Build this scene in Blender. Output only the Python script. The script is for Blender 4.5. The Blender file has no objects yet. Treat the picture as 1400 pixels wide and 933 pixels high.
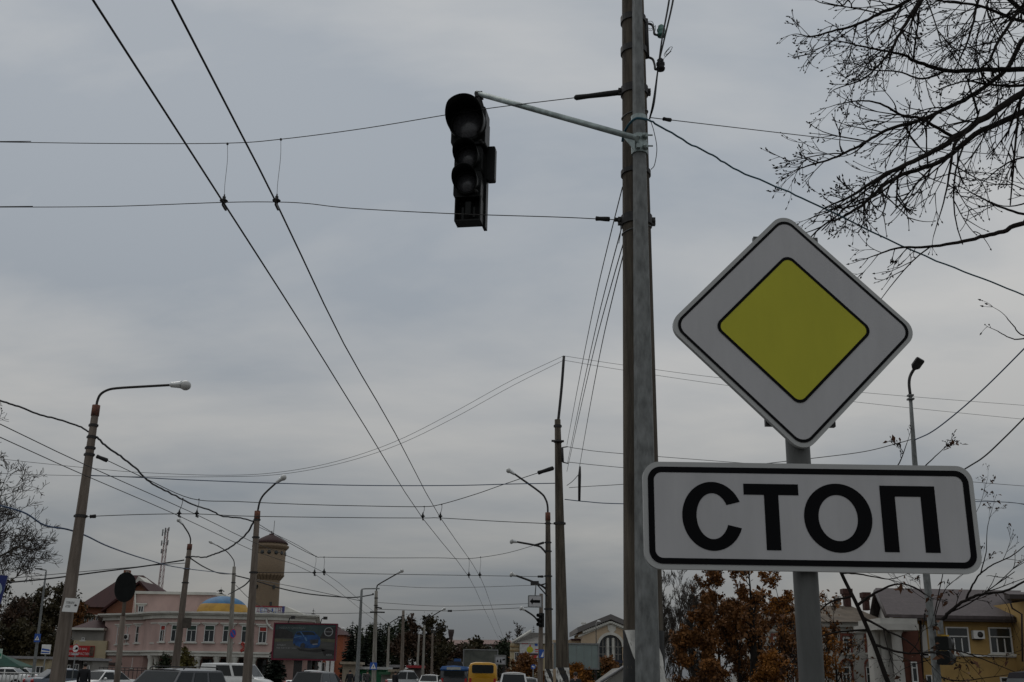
import bpy, bmesh, math, random
from mathutils import Vector, Matrix

R = math.radians
sc = bpy.context.scene
COL = sc.collection

# ------------------------------------------------------------------ camera
FOC, CX, CY = 1442.0, 700.0, 466.5          # focal length and centre of a 1400 x 933 frame
CAM = Vector((0.0, 0.0, 1.6))
_z = Vector((82.0, 4560.0, 1442.0)).normalized()       # up, in camera axes (right, up, forward)
_y = Vector((-10.0, -455.5, 1442.0)); _y = (_y - _z * _y.dot(_z)).normalized()
_x = _z.cross(_y)
cam_data = bpy.data.cameras.new('camera')
cam = bpy.data.objects.new('camera', cam_data); COL.objects.link(cam)
m3 = Matrix(((_x[0], _x[1], -_x[2]), (_y[0], _y[1], -_y[2]), (_z[0], _z[1], -_z[2])))
cam.matrix_world = Matrix.Translation(CAM) @ m3.to_4x4()
cam_data.sensor_width = 36.0
cam_data.lens = 36.0 * FOC / 1400.0
cam_data.clip_start = 0.05
cam_data.clip_end = 6000
sc.camera = cam
sc.render.resolution_x, sc.render.resolution_y = 1024, 682

# ------------------------------------------------------------------ sky, light, exposure
w = bpy.data.worlds.new('World'); sc.world = w; w.use_nodes = True
nt = w.node_tree; nt.nodes.clear(); N = nt.nodes.new; LK = nt.links.new
SUN_EL, SUN_AZ = R(50), R(-30)              # behind the cloud, ahead and a little to the left
out = N('ShaderNodeOutputWorld'); bg = N('ShaderNodeBackground'); bg.inputs['Strength'].default_value = 0.1
LK(bg.outputs[0], out.inputs[0])
sky = N('ShaderNodeTexSky'); sky.sky_type = 'NISHITA'; sky.sun_disc = False
sky.sun_elevation = SUN_EL; sky.sun_rotation = SUN_AZ; sky.air_density = 1.2; sky.dust_density = 2.0
tc = N('ShaderNodeTexCoord'); sep = N('ShaderNodeSeparateXYZ'); LK(tc.outputs['Generated'], sep.inputs[0])
def wm(op, a, b=None, clamp=False):
    n = N('ShaderNodeMath'); n.operation = op; n.use_clamp = clamp
    for i, v in ((0, a), (1, b)):
        if v is None: continue
        if isinstance(v, (int, float)): n.inputs[i].default_value = v
        else: LK(v, n.inputs[i])
    return n.outputs[0]
zpos = wm('MAXIMUM', sep.outputs[2], 0.0)
den = wm('ADD', zpos, 0.26)
cmb = N('ShaderNodeCombineXYZ')
LK(wm('DIVIDE', sep.outputs[0], den), cmb.inputs[0]); LK(wm('DIVIDE', sep.outputs[1], den), cmb.inputs[1])
mp = N('ShaderNodeMapping'); mp.inputs['Rotation'].default_value = (0, 0, R(25)); mp.inputs['Scale'].default_value = (0.85, 1.3, 1)
mp.inputs['Location'].default_value = (3.1, 1.7, 0)
LK(cmb.outputs[0], mp.inputs[0])
nz = N('ShaderNodeTexNoise'); nz.inputs['Scale'].default_value = 1.15; nz.inputs['Detail'].default_value = 7; nz.inputs['Roughness'].default_value = 0.52; nz.inputs['Distortion'].default_value = 0.25
LK(mp.outputs[0], nz.inputs['Vector'])
cr = N('ShaderNodeValToRGB'); LK(nz.outputs['Fac'], cr.inputs[0])
cr.color_ramp.elements[0].position = 0.37; cr.color_ramp.elements[0].color = (0.665, 0.735, 0.815, 1)
cr.color_ramp.elements[1].position = 0.63; cr.color_ramp.elements[1].color = (1.14, 1.135, 1.11, 1)
zc_ = wm('MINIMUM', zpos, 0.56)                                             # overcast: darker towards the horizon
grad = wm('MULTIPLY', wm('SUBTRACT', wm('ADD', wm('MULTIPLY', zc_, 1.14), 0.15), wm('MULTIPLY', wm('MULTIPLY', zc_, zc_), 1.01)), SKY_LEVEL := 11.0)
mul = N('ShaderNodeVectorMath'); mul.operation = 'SCALE'
LK(cr.outputs[0], mul.inputs[0]); LK(grad, mul.inputs['Scale'])
mx = N('ShaderNodeMix'); mx.data_type = 'RGBA'; mx.inputs['Factor'].default_value = 0.96
LK(sky.outputs[0], mx.inputs[6]); LK(mul.outputs[0], mx.inputs[7])
LK(mx.outputs[2], bg.inputs['Color'])
sd = bpy.data.lights.new('sun', 'SUN'); sd.energy = 0.5; sd.angle = R(35); sd.color = (1, 0.97, 0.93)
sun = bpy.data.objects.new('sun', sd); COL.objects.link(sun)
sdir = Vector((math.sin(SUN_AZ) * math.cos(SUN_EL), math.cos(SUN_AZ) * math.cos(SUN_EL), math.sin(SUN_EL)))
sun.rotation_euler = sdir.to_track_quat('Z', 'Y').to_euler(); sun.location = (0, 0, 60)
sc.view_settings.view_transform = 'Standard'; sc.view_settings.look = 'None'
sc.view_settings.exposure = 0.0; sc.view_settings.gamma = 1.0
sc.cycles.max_bounces = 4; sc.cycles.diffuse_bounces = 2; sc.cycles.glossy_bounces = 2

# ------------------------------------------------------------------ measuring: a point of the frame at a known distance or height
def ray(px, py):
    d = Vector((px - CX, CY - py, FOC))
    return Vector((d.dot(_x), d.dot(_y), d.dot(_z)))
def P(px, py, Y):
    d = ray(px, py); return CAM + d * (Y / d.y)
def Pz(px, py, z):
    d = ray(px, py); return CAM + d * ((z - CAM.z) / d.z)
def PS(px, py, Y):                           # metres per pixel there
    d = ray(px, py); return Y / d.y
def XZ(px, py, Y):
    p = P(px, py, Y); return p.x, p.z

# ------------------------------------------------------------------ materials
MATS = {}
def mat(name, col, rough=0.6, metal=0.0, var=0.12, scale=4.0, stretch=(1, 1, 1), bump=0.0, bscale=40.0, spec=0.4, coat=0.0, col2=None, emit=None, contrast=(0.35, 0.65)):
    if name in MATS: return MATS[name]
    m = bpy.data.materials.new(name); m.use_nodes = True
    t = m.node_tree; b = t.nodes['Principled BSDF']
    b.inputs['Roughness'].default_value = rough; b.inputs['Metallic'].default_value = metal
    b.inputs['Specular IOR Level'].default_value = spec; b.inputs['Coat Weight'].default_value = coat
    c = tuple(col) + (1,)
    b.inputs['Base Color'].default_value = c
    m.diffuse_color = c
    tcn = t.nodes.new('ShaderNodeTexCoord'); mpn = t.nodes.new('ShaderNodeMapping')
    mpn.inputs['Scale'].default_value = stretch; t.links.new(tcn.outputs['Object'], mpn.inputs[0])
    if var or col2:
        n = t.nodes.new('ShaderNodeTexNoise'); n.inputs['Scale'].default_value = scale; n.inputs['Detail'].default_value = 6; n.inputs['Roughness'].default_value = 0.6
        t.links.new(mpn.outputs[0], n.inputs['Vector'])
        r = t.nodes.new('ShaderNodeValToRGB'); t.links.new(n.outputs['Fac'], r.inputs[0])
        r.color_ramp.elements[0].position, r.color_ramp.elements[1].position = contrast
        a = col2 if col2 else tuple(x * (1 - var) for x in col)
        z = col if col2 else tuple(min(1, x * (1 + var)) for x in col)
        r.color_ramp.elements[0].color = tuple(a) + (1,); r.color_ramp.elements[1].color = tuple(z) + (1,)
        t.links.new(r.outputs[0], b.inputs['Base Color'])
    if bump:
        n2 = t.nodes.new('ShaderNodeTexNoise'); n2.inputs['Scale'].default_value = bscale; n2.inputs['Detail'].default_value = 4
        t.links.new(mpn.outputs[0], n2.inputs['Vector'])
        bp = t.nodes.new('ShaderNodeBump'); bp.inputs['Strength'].default_value = bump; bp.inputs['Distance'].default_value = 0.02
        t.links.new(n2.outputs['Fac'], bp.inputs['Height']); t.links.new(bp.outputs[0], b.inputs['Normal'])
    if emit:
        b.inputs['Emission Color'].default_value = tuple(emit[0]) + (1,); b.inputs['Emission Strength'].default_value = emit[1]
    MATS[name] = m
    return m
def brick_mat(name, c1, c2, mortar, scale=1.0):
    m = bpy.data.materials.new(name); m.use_nodes = True; t = m.node_tree; b = t.nodes['Principled BSDF']
    b.inputs['Roughness'].default_value = 0.85
    tcn = t.nodes.new('ShaderNodeTexCoord'); sp = t.nodes.new('ShaderNodeSeparateXYZ'); cb = t.nodes.new('ShaderNodeCombineXYZ')
    t.links.new(tcn.outputs['Object'], sp.inputs[0]); ad = t.nodes.new('ShaderNodeMath')
    t.links.new(sp.outputs[0], ad.inputs[0]); t.links.new(sp.outputs[1], ad.inputs[1])
    t.links.new(ad.outputs[0], cb.inputs[0]); t.links.new(sp.outputs[2], cb.inputs[1])
    br = t.nodes.new('ShaderNodeTexBrick'); br.inputs['Scale'].default_value = 4 * scale
    br.inputs['Color1'].default_value = c1 + (1,); br.inputs['Color2'].default_value = c2 + (1,); br.inputs['Mortar'].default_value = mortar + (1,)
    t.links.new(cb.outputs[0], br.inputs['Vector']); t.links.new(br.outputs[0], b.inputs['Base Color'])
    return m

M = dict(
    concrete=mat('weathered_concrete', (0.125, 0.104, 0.078), 0.9, col2=(0.034, 0.027, 0.020), scale=5, stretch=(3.0, 3.0, 0.30), bump=0.5, bscale=45, contrast=(0.32, 0.68)),
    concrete_old=mat('old_pole_concrete', (0.20, 0.165, 0.135), 0.9, col2=(0.105, 0.083, 0.066), scale=4, stretch=(2.5, 2.5, 0.25), bump=0.3),
    concrete_pale=mat('pale_pole_concrete', (0.30, 0.285, 0.25), 0.9, col2=(0.17, 0.155, 0.13), scale=4, stretch=(2.5, 2.5, 0.25)),
    galv=mat('galvanised_steel', (0.235, 0.245, 0.24), 0.6, 0.2, col2=(0.10, 0.105, 0.102), scale=9, stretch=(2.2, 2.2, 0.9), bump=0.08, bscale=60, contrast=(0.3, 0.7)),
    galv_arm=mat('bright_galvanised_tube', (0.30, 0.35, 0.34), 0.45, 0.5, var=0.25, scale=14),
    dark_steel=mat('dark_painted_steel', (0.028, 0.026, 0.025), 0.55, 0.2, var=0.4, scale=12),
    rust=mat('rusty_collar', (0.19, 0.075, 0.045), 0.85, col2=(0.07, 0.035, 0.028), scale=9),
    grey_paint=mat('grey_post_paint', (0.11, 0.113, 0.108), 0.5, 0.1, col2=(0.075, 0.077, 0.074), scale=7, stretch=(2, 2, .35), bump=.1),
    lamp_silver=mat('silver_lamp_housing', (0.62, 0.63, 0.62), 0.3, 0.5, var=0.1),
    lamp_glass=mat('frosted_lamp_bowl', (0.46, 0.46, 0.44), 0.12, 0.0, var=0.05, spec=0.7),
    black_plastic=mat('black_signal_plastic', (0.0065, 0.0075, 0.007), 0.45, var=0.3, scale=8, spec=0.16),
    lens_dark=mat('unlit_dark_lens', (0.065, 0.065, 0.07), 0.25, var=0.3, scale=60, spec=0.5),
    rubber=mat('black_rubber', (0.012, 0.012, 0.012), 0.7, var=0.2),
    wire=mat('dark_copper_wire', (0.022, 0.020, 0.019), 0.6, 0.2, var=0.2),
    cable=mat('black_cable', (0.016, 0.017, 0.019), 0.55, var=0.2),
    blue_cable=mat('blue_grey_cable', (0.035, 0.065, 0.13), 0.5, var=0.2),
    teal_cable=mat('teal_cable', (0.02, 0.085, 0.12), 0.45, var=0.2),
    steel_wire=mat('grey_steel_wire', (0.12, 0.12, 0.12), 0.5, 0.4, var=0.2),
    porcelain=mat('green_glass_insulator', (0.06, 0.16, 0.13), 0.15, var=0.2, spec=0.7),
    porcelain_w=mat('pale_porcelain', (0.45, 0.44, 0.40), 0.2, var=0.2),
    sign_white=mat('sign_white_film', (0.45, 0.445, 0.45), 0.5, var=0.075, scale=5.0, stretch=(2.5, 1, .5), contrast=(.25, .75), spec=0.35),
    sign_rim=mat('sign_edge_film', (0.41, 0.415, 0.405), 0.45, var=0.05, scale=3, spec=0.35),
    sign_black=mat('sign_black_film', (0.004, 0.004, 0.005), 0.55, var=0.1, spec=0.08),
    sign_yellow=mat('sign_yellow_film', (0.45, 0.435, 0.028), 0.5, var=0.07, scale=4, stretch=(2, 1, .6), contrast=(.25, .75), spec=0.3),
    sign_back=mat('bare_sign_metal', (0.20, 0.205, 0.205), 0.5, 0.4, var=0.12),
    sign_blue=mat('sign_blue_film', (0.025, 0.09, 0.36), 0.45, var=0.05),
    sign_red=mat('sign_red_film', (0.5, 0.025, 0.03), 0.45, var=0.05),
    white=mat('white_paint', (0.74, 0.74, 0.72), 0.55, var=0.08),
    stripe_white=mat('worn_white_stripe', (0.62, 0.61, 0.57), 0.7, var=0.25, scale=9),
    stripe_black=mat('worn_black_stripe', (0.025, 0.025, 0.025), 0.7, var=0.3, scale=9),
    glass=mat('window_glass', (0.02, 0.025, 0.027), 0.08, var=0.35, scale=0.6, spec=0.6),
    car_glass=mat('car_glass', (0.010, 0.013, 0.014), 0.08, var=0.2, spec=0.28),
    tyre=mat('tyre_rubber', (0.02, 0.02, 0.02), 0.85, var=0.2),
    rim=mat('alloy_rim', (0.42, 0.43, 0.44), 0.3, 0.7, var=0.1),
    head=mat('headlamp_lens', (0.7, 0.72, 0.73), 0.08, var=0.1, spec=0.7),
    tail=mat('tail_lamp_lens', (0.35, 0.015, 0.015), 0.15, var=0.1, spec=0.6),
    bark=mat('dark_wet_bark', (0.024, 0.020, 0.018), 0.95, spec=.08, col2=(0.014, 0.012, 0.011), scale=14, stretch=(1, 1, .4), bump=0.4),
    bark_grey=mat('grey_brown_bark', (0.085, 0.072, 0.06), 0.95, spec=.1, col2=(0.04, 0.034, 0.03), scale=10, bump=0.3),
    rust_plate=mat('brown_plate_back', (0.07, 0.058, 0.045), 0.7, var=0.3, scale=6),
    asphalt=mat('asphalt', (0.05, 0.05, 0.052), 0.9, var=0.3, scale=2.5, bump=0.4, bscale=120),
    paving=mat('pavement_slabs', (0.19, 0.185, 0.175), 0.9, var=0.25, scale=3, bump=0.3),
    earth=mat('ground_earth', (0.085, 0.075, 0.06), 0.95, var=0.35, scale=0.4, bump=0.4),
    kerb=mat('kerb_concrete', (0.28, 0.275, 0.26), 0.9, var=0.2),
)
LEAF = {}
def leaf_mat(name, c1, c2):
    if name in LEAF: return LEAF[name]
    m = bpy.data.materials.new(name); m.use_nodes = True; t = m.node_tree; b = t.nodes['Principled BSDF']
    b.inputs['Roughness'].default_value = 0.7; b.inputs['Specular IOR Level'].default_value = 0.2
    tcn = t.nodes.new('ShaderNodeTexCoord')
    n = t.nodes.new('ShaderNodeTexNoise'); n.inputs['Scale'].default_value = 0.9; n.inputs['Detail'].default_value = 8; n.inputs['Roughness'].default_value = 0.75
    t.links.new(tcn.outputs['Object'], n.inputs['Vector'])
    r = t.nodes.new('ShaderNodeValToRGB'); t.links.new(n.outputs['Fac'], r.inputs[0])
    r.color_ramp.elements[0].position = 0.36; r.color_ramp.elements[1].position = 0.66
    r.color_ramp.elements[0].color = c1 + (1,); r.color_ramp.elements[1].color = c2 + (1,)
    t.links.new(r.outputs[0], b.inputs['Base Color'])
    LEAF[name] = m
    return m

# ------------------------------------------------------------------ mesh builder
class MB:
    def __init__(s): s.v = []; s.f = []; s.m = []; s.s = []
    def add(s, vs, fs, mi=0, smooth=False):
        n = len(s.v); s.v.extend(tuple(v) for v in vs)
        for f in fs:
            s.f.append(tuple(i + n for i in f)); s.m.append(mi); s.s.append(smooth)
    def box(s, c, d, rz=0.0, mi=0, top=None):
        x, y, z = d[0] / 2, d[1] / 2, d[2] / 2
        k = top if top else (1, 1)
        vs = [(-x, -y, -z), (x, -y, -z), (x, y, -z), (-x, y, -z), (-x * k[0], -y * k[1], z), (x * k[0], -y * k[1], z), (x * k[0], y * k[1], z), (-x * k[0], y * k[1], z)]
        rm = Matrix.Rotation(rz, 3, 'Z') if rz else None
        c = Vector(c)
        vs = [c + (rm @ Vector(v) if rm else Vector(v)) for v in vs]
        s.add(vs, [(0, 3, 2, 1), (4, 5, 6, 7), (0, 1, 5, 4), (1, 2, 6, 5), (2, 3, 7, 6), (3, 0, 4, 7)], mi)
    def tube(s, pts, r, n=6, mi=0, smooth=True, caps=True, phase=0.0):
        pts = [Vector(p) for p in pts]; k = len(pts)
        if not isinstance(r, (list, tuple)): r = [r] * k
        vs = []; t0 = (pts[1] - pts[0]).normalized()
        a = t0.cross(Vector((0, 0, 1)))
        if a.length < 1e-3: a = Vector((1, 0, 0))
        a.normalize()
        for i in range(k):
            t = (pts[min(i + 1, k - 1)] - pts[max(i - 1, 0)])
            if t.length < 1e-9: t = t0
            t = t.normalized()
            a = a - t * a.dot(t)
            if a.length < 1e-6: a = t.orthogonal()
            a.normalize(); b = t.cross(a)
            for j in range(n):
                q = 2 * math.pi * j / n + phase
                vs.append(pts[i] + (a * math.cos(q) + b * math.sin(q)) * r[i])
        fs = [(i * n + j, i * n + (j + 1) % n, (i + 1) * n + (j + 1) % n, (i + 1) * n + j) for i in range(k - 1) for j in range(n)]
        s.add(vs, fs, mi, smooth)
        if caps:
            m0 = len(s.v) - k * n
            s.f.append(tuple(m0 + j for j in reversed(range(n)))); s.m.append(mi); s.s.append(False)
            s.f.append(tuple(m0 + (k - 1) * n + j for j in range(n))); s.m.append(mi); s.s.append(False)
    def lathe(s, o, prof, n=24, mi=0, smooth=True, axis=None, arc=(0, 2 * math.pi)):
        """profile of (radius, height) pairs about an axis through o"""
        o = Vector(o); ax = Vector(axis).normalized() if axis else Vector((0, 0, 1))
        u = ax.orthogonal().normalized() if axis else Vector((1, 0, 0)); w2 = ax.cross(u)
        k = len(prof); full = abs(arc[1] - arc[0] - 2 * math.pi) < 1e-6
        nn = n if full else n + 1
        vs = []
        for r_, h in prof:
            for j in range(nn):
                q = arc[0] + (arc[1] - arc[0]) * j / n
                vs.append(o + ax * h + (u * math.cos(q) + w2 * math.sin(q)) * r_)
        fs = []
        for i in range(k - 1):
            for j in range(n):
                j2 = (j + 1) % nn if full else j + 1
                fs.append((i * nn + j, i * nn + j2, (i + 1) * nn + j2, (i + 1) * nn + j))
        s.add(vs, fs, mi, smooth)
    def prism(s, poly, org, ux, uy, depth, mi=0):
        """closed 2-D polygon extruded along ux x uy by depth (towards the back)"""
        org, ux, uy = Vector(org), Vector(ux), Vector(uy); nrm = ux.cross(uy).normalized()
        k = len(poly)
        vs = [org + ux * a + uy * b for a, b in poly] + [org + ux * a + uy * b - nrm * depth for a, b in poly]
        fs = [tuple(range(k)), tuple(reversed(range(k, 2 * k)))] + [(i, i + k, (i + 1) % k + k, (i + 1) % k) for i in range(k)]
        s.add(vs, fs, mi)
    def ring(s, o1, o2, org, ux, uy, depth=0.0, mi=0):
        """flat band between two outlines with the same number of points"""
        org, ux, uy = Vector(org), Vector(ux), Vector(uy); nrm = ux.cross(uy).normalized(); k = len(o1)
        vs = [org + ux * a + uy * b for a, b in o1] + [org + ux * a + uy * b for a, b in o2]
        fs = [(i, (i + 1) % k, (i + 1) % k + k, i + k) for i in range(k)]
        if depth:
            vs += [v - nrm * depth for v in vs]
            q = 2 * k
            fs += [(i, i + q, (i + 1) % k + q, (i + 1) % k) for i in range(k)]
            fs += [(i + k, (i + 1) % k + k, (i + 1) % k + k + q, i + k + q) for i in range(k)]
        s.add(vs, fs, mi)
    def ell(s, c, rad, n=10, m=6, mi=0, rot=None):
        c = Vector(c); vs = []; fs = []
        for i in range(m + 1):
            t = math.pi * i / m
            for j in range(n):
                q = 2 * math.pi * j / n
                v = Vector((rad[0] * math.sin(t) * math.cos(q), rad[1] * math.sin(t) * math.sin(q), rad[2] * math.cos(t)))
                if rot: v = rot @ v
                vs.append(c + v)
        for i in range(m):
            for j in range(n):
                fs.append((i * n + j, (i + 1) * n + j, (i + 1) * n + (j + 1) % n, i * n + (j + 1) % n))
        s.add(vs, fs, mi, True)
    def loft(s, rings, mi=0, smooth=True, caps=True):
        k = len(rings[0]); vs = [p for r_ in rings for p in r_]
        fs = [(i * k + j, i * k + (j + 1) % k, (i + 1) * k + (j + 1) % k, (i + 1) * k + j) for i in range(len(rings) - 1) for j in range(k)]
        if caps: fs += [tuple(reversed(range(k))), tuple((len(rings) - 1) * k + j for j in range(k))]
        s.add(vs, fs, mi, smooth)
    def build(s, name, mats, parent=None, org=None):
        """ONE mesh object; org = the point its coordinates are measured from"""
        if not isinstance(mats, (list, tuple)): mats = [mats]
        o0 = Vector(org) if org is not None else Vector((0, 0, 0))
        me = bpy.data.meshes.new(name)
        me.from_pydata([tuple(Vector(v) - o0) for v in s.v], [], s.f)
        for mm in mats: me.materials.append(mm)
        me.polygons.foreach_set('material_index', s.m); me.polygons.foreach_set('use_smooth', s.s)
        me.update()
        ob = bpy.data.objects.new(name, me); COL.objects.link(ob)
        if parent is not None: ob.parent = parent
        elif org is not None: ob.location = o0
        return ob

def tag(o, label=None, cat=None, group=None, kind=None):
    if label: o['label'] = label
    if cat: o['category'] = cat
    if group: o['group'] = group
    if kind: o['kind'] = kind
    return o
def thing(name, label, cat, loc=(0, 0, 0), rz=0.0, group=None):
    o = bpy.data.objects.new(name, None); COL.objects.link(o)
    o.location = loc; o.rotation_euler = (0, 0, rz); o.empty_display_size = 0.2
    return tag(o, label, cat, group)
KIDS = lambda o: [c for c in bpy.data.objects if c.parent == o]
def copy_tree(o, parent=None, loc=None, rz=None):
    c = o.copy(); COL.objects.link(c); c.parent = parent
    if loc is not None: c.location = loc
    if rz is not None: c.rotation_euler = (0, 0, rz)
    for ch in KIDS(o): copy_tree(ch, c)
    return c
def struct(name, mb, m, org=None): return tag(mb.build(name, m, None, org), kind='structure')

def spline(pts, k=6):
    pts = [Vector(p) for p in pts]
    if len(pts) < 3:
        return [pts[0].lerp(pts[1], i / k) for i in range(k + 1)]
    q = [pts[0] * 2 - pts[1]] + pts + [pts[-1] * 2 - pts[-2]]; res = []
    for i in range(1, len(q) - 2):
        p0, p1, p2, p3 = q[i - 1], q[i], q[i + 1], q[i + 2]
        for j in range(k):
            t = j / k
            res.append(0.5 * ((2 * p1) + (p2 - p0) * t + (2 * p0 - 5 * p1 + 4 * p2 - p3) * t * t + (3 * p1 - p0 - 3 * p2 + p3) * t ** 3))
    res.append(pts[-1]); return res
def rrect(hw, hh, r, n=7):
    pts = []
    for cx_, cy_, a0 in ((hw - r, hh - r, 0), (-hw + r, hh - r, 90), (-hw + r, -hh + r, 180), (hw - r, -hh + r, 270)):
        for i in range(n + 1):
            a = R(a0 + 90 * i / n); pts.append((cx_ + r * math.cos(a), cy_ + r * math.sin(a)))
    return pts
def rot2(pts, a): return [(x * math.cos(a) - y * math.sin(a), x * math.sin(a) + y * math.cos(a)) for x, y in pts]

def text(name, string, loc, width, height, mtl, parent, thick=0.004, right=(1, 0, 0), up=(0, 0, 1)):
    """flat lettering of a given size, centred at loc (coordinates of the parent)"""
    cu = bpy.data.curves.new('lettering', 'FONT'); cu.body = string; cu.align_x = 'CENTER'; cu.align_y = 'CENTER'; cu.resolution_u = 3
    t = bpy.data.objects.new('lettering_tmp', cu); COL.objects.link(t)
    dg = bpy.context.evaluated_depsgraph_get()
    me = bpy.data.meshes.new_from_object(t.evaluated_get(dg))
    bpy.data.objects.remove(t); bpy.data.curves.remove(cu)
    xs = [v.co.x for v in me.vertices]; ys = [v.co.y for v in me.vertices]
    if not xs: return None
    sx = width / (max(xs) - min(xs)); sy = height / (max(ys) - min(ys))
    mxx, myy = (max(xs) + min(xs)) / 2, (max(ys) + min(ys)) / 2
    rg, u = Vector(right).normalized(), Vector(up).normalized()
    for v in me.vertices: v.co = Vector(loc) + rg * (v.co.x - mxx) * sx + u * (v.co.y - myy) * sy
    me.materials.clear(); me.materials.append(mtl); me.name = name
    ob = bpy.data.objects.new(name, me); COL.objects.link(ob); ob.parent = parent
    return ob

# ================================================================== the ground
g = MB(); n_ = 30
g.add([(-1500, -300, -0.03), (1500, -300, -0.03), (1500, 2500, -0.03), (-1500, 2500, -0.03)], [(0, 1, 2, 3)])
struct('ground', g, M['earth'])
RX0, RX1 = -8.6, 0.45
g = MB(); g.add([(RX0, -40, 0), (RX1, -40, 0), (RX1 + 2.4, 230, 0), (RX0 + 1.2, 230, 0)], [(0, 1, 2, 3)])
g.add([(-70, 40, -0.005), (RX0 + .3, 40, -0.005), (RX0 + .3, 72, -0.005), (-70, 72, -0.005)], [(0, 1, 2, 3)])
road = struct('road', g, M['asphalt'])
g = MB()
for k in range(26):
    y = -10 + k * 8; xo = -3.9 + (y + 40) / 270 * 1.8
    g.add([(xo - .07, y, .004), (xo + .07, y, .004), (xo + .09, y + 3, .004), (xo - .05, y + 3, .004)], [(0, 1, 2, 3)])
g.build('lane_marking', M['stripe_white'], road)
g = MB(); g.add([(RX1 + .18, -40, .12), (7, -40, .12), (9, 230, .12), (RX1 + 2.58, 230, .12)], [(0, 1, 2, 3)])
pv = struct('pavement', g, M['paving'])
g = MB()
for k in range(60):
    y0 = -12 + k * 1.52; xo = RX1 + (y0 + 40) / 270 * 2.4 + .09
    g.box((xo, y0 + .75, .06), (.18, 1.5, .13))
struct('kerb', g, M['kerb'])
g = MB(); g.add([(-30, -40, .12), (RX0 - .18, -40, .12), (RX0 + .2, 38, .12), (-30, 38, .12)], [(0, 1, 2, 3)])
g.add([(-30, 74, .12), (RX0 + .4, 74, .12), (RX0 + 1.0, 230, .12), (-30, 230, .12)], [(0, 1, 2, 3)])
struct('pavement_far_side', g, M['paving'])

# ================================================================== big concrete pole and the steel post clamped to it
MP_Y = 8.2
mp_lo = P(881, 933, MP_Y); mp_hi = P(865.2, 0, MP_Y)
def along(a, b, z): return a.lerp(b, (z - a.z) / (b.z - a.z))
mp0 = along(mp_lo, mp_hi, -0.3); mp1 = along(mp_lo, mp_hi, 9.4)
def mp_r(z):
    r0, r1 = 28.3 * PS(881, 933, MP_Y), 14.9 * PS(865, 0, MP_Y)
    return r0 + (r1 - r0) * (z - mp_lo.z) / (mp_hi.z - mp_lo.z)
mpole = thing('concrete_pole', 'tall weathered concrete pole with the unlit traffic light, behind the yellow diamond sign', 'pole', along(mp_lo, mp_hi, 0), group='concrete poles along the right kerb')
O = mpole.location
b = MB(); zs = [-0.3 + i * 0.42 for i in range(24)]
b.tube([along(mp_lo, mp_hi, z) for z in zs], [mp_r(z) for z in zs], 24)
b.build('shaft', M['concrete'], mpole, O)
def helix(a, b_, r0, r1, turns, bands, n=48, m=10, off=0.006):
    """painted sleeve with slanting black and white bands"""
    vs = []; fs = []; mi = []
    for i in range(m + 1):
        t = i / m; c = a.lerp(b_, t); rr = r0 + (r1 - r0) * t + off
        for j in range(n):
            q = 2 * math.pi * (j / n + turns * t); vs.append((c.x + rr * math.cos(q), c.y + rr * math.sin(q), c.z))
    mb = MB()
    for i in range(m):
        for j in range(n):
            fs = [(i * n + j, i * n + (j + 1) % n, (i + 1) * n + (j + 1) % n, (i + 1) * n + j)]
            mb.f += fs; mb.m.append(int(j * bands * 2 / n) % 2); mb.s.append(True)
    mb.v = vs; return mb
za, zb_ = 0.12, 1.93
helix(along(mp_lo, mp_hi, za), along(mp_lo, mp_hi, zb_), mp_r(za), mp_r(zb_), -0.95, 2).build('warning_stripe_sleeve', [M['stripe_white'], M['stripe_black']], mpole, O)
def z_at(px, py, Y): return P(px, py, Y).z
def band(parent, c, r, h, org, lug=None, mtl=None, ax=None):
    mb = MB(); mb.lathe(c - Vector((0, 0, h / 2)), [(r, 0), (r + .014, 0), (r + .014, h), (r, h)], 24, smooth=False)
    if lug:
        k = r / .17
        for sx in lug: mb.box(c + Vector((sx * (r + .03 * k), 0, 0)), (.05 * k, .05 * k, h * .8)); mb.lathe(c + Vector((sx * (r + .035 * k), -.035 * k, 0)), [(0, 0), (.022 * k, 0), (.022 * k, .07 * k), (0, .07 * k)], 6, axis=(0, 1, 0))
    return mb.build('clamp_band', mtl or M['dark_steel'], parent, org)
for py, lug, h in ((29, None, .06), (71, None, .06), (126, (-1, 1), .075), (238, None, .04), (303, (-1, 1), .085)):
    z = z_at(866, py, MP_Y); band(mpole, along(mp_lo, mp_hi, z), mp_r(z), h, O, lug)
for py in (158, 316):
    z = z_at(866, py, MP_Y); c = along(mp_lo, mp_hi, z); rr = mp_r(z) + .004
    mb = MB(); mb.tube([c + Vector((rr * math.cos(q), rr * math.sin(q), .035 * math.sin(q + 1.2))) for q in [2 * math.pi * i / 24 for i in range(25)]], .006, 5)
    mb.build('wire_strap', M['steel_wire'], mpole, O)
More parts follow.
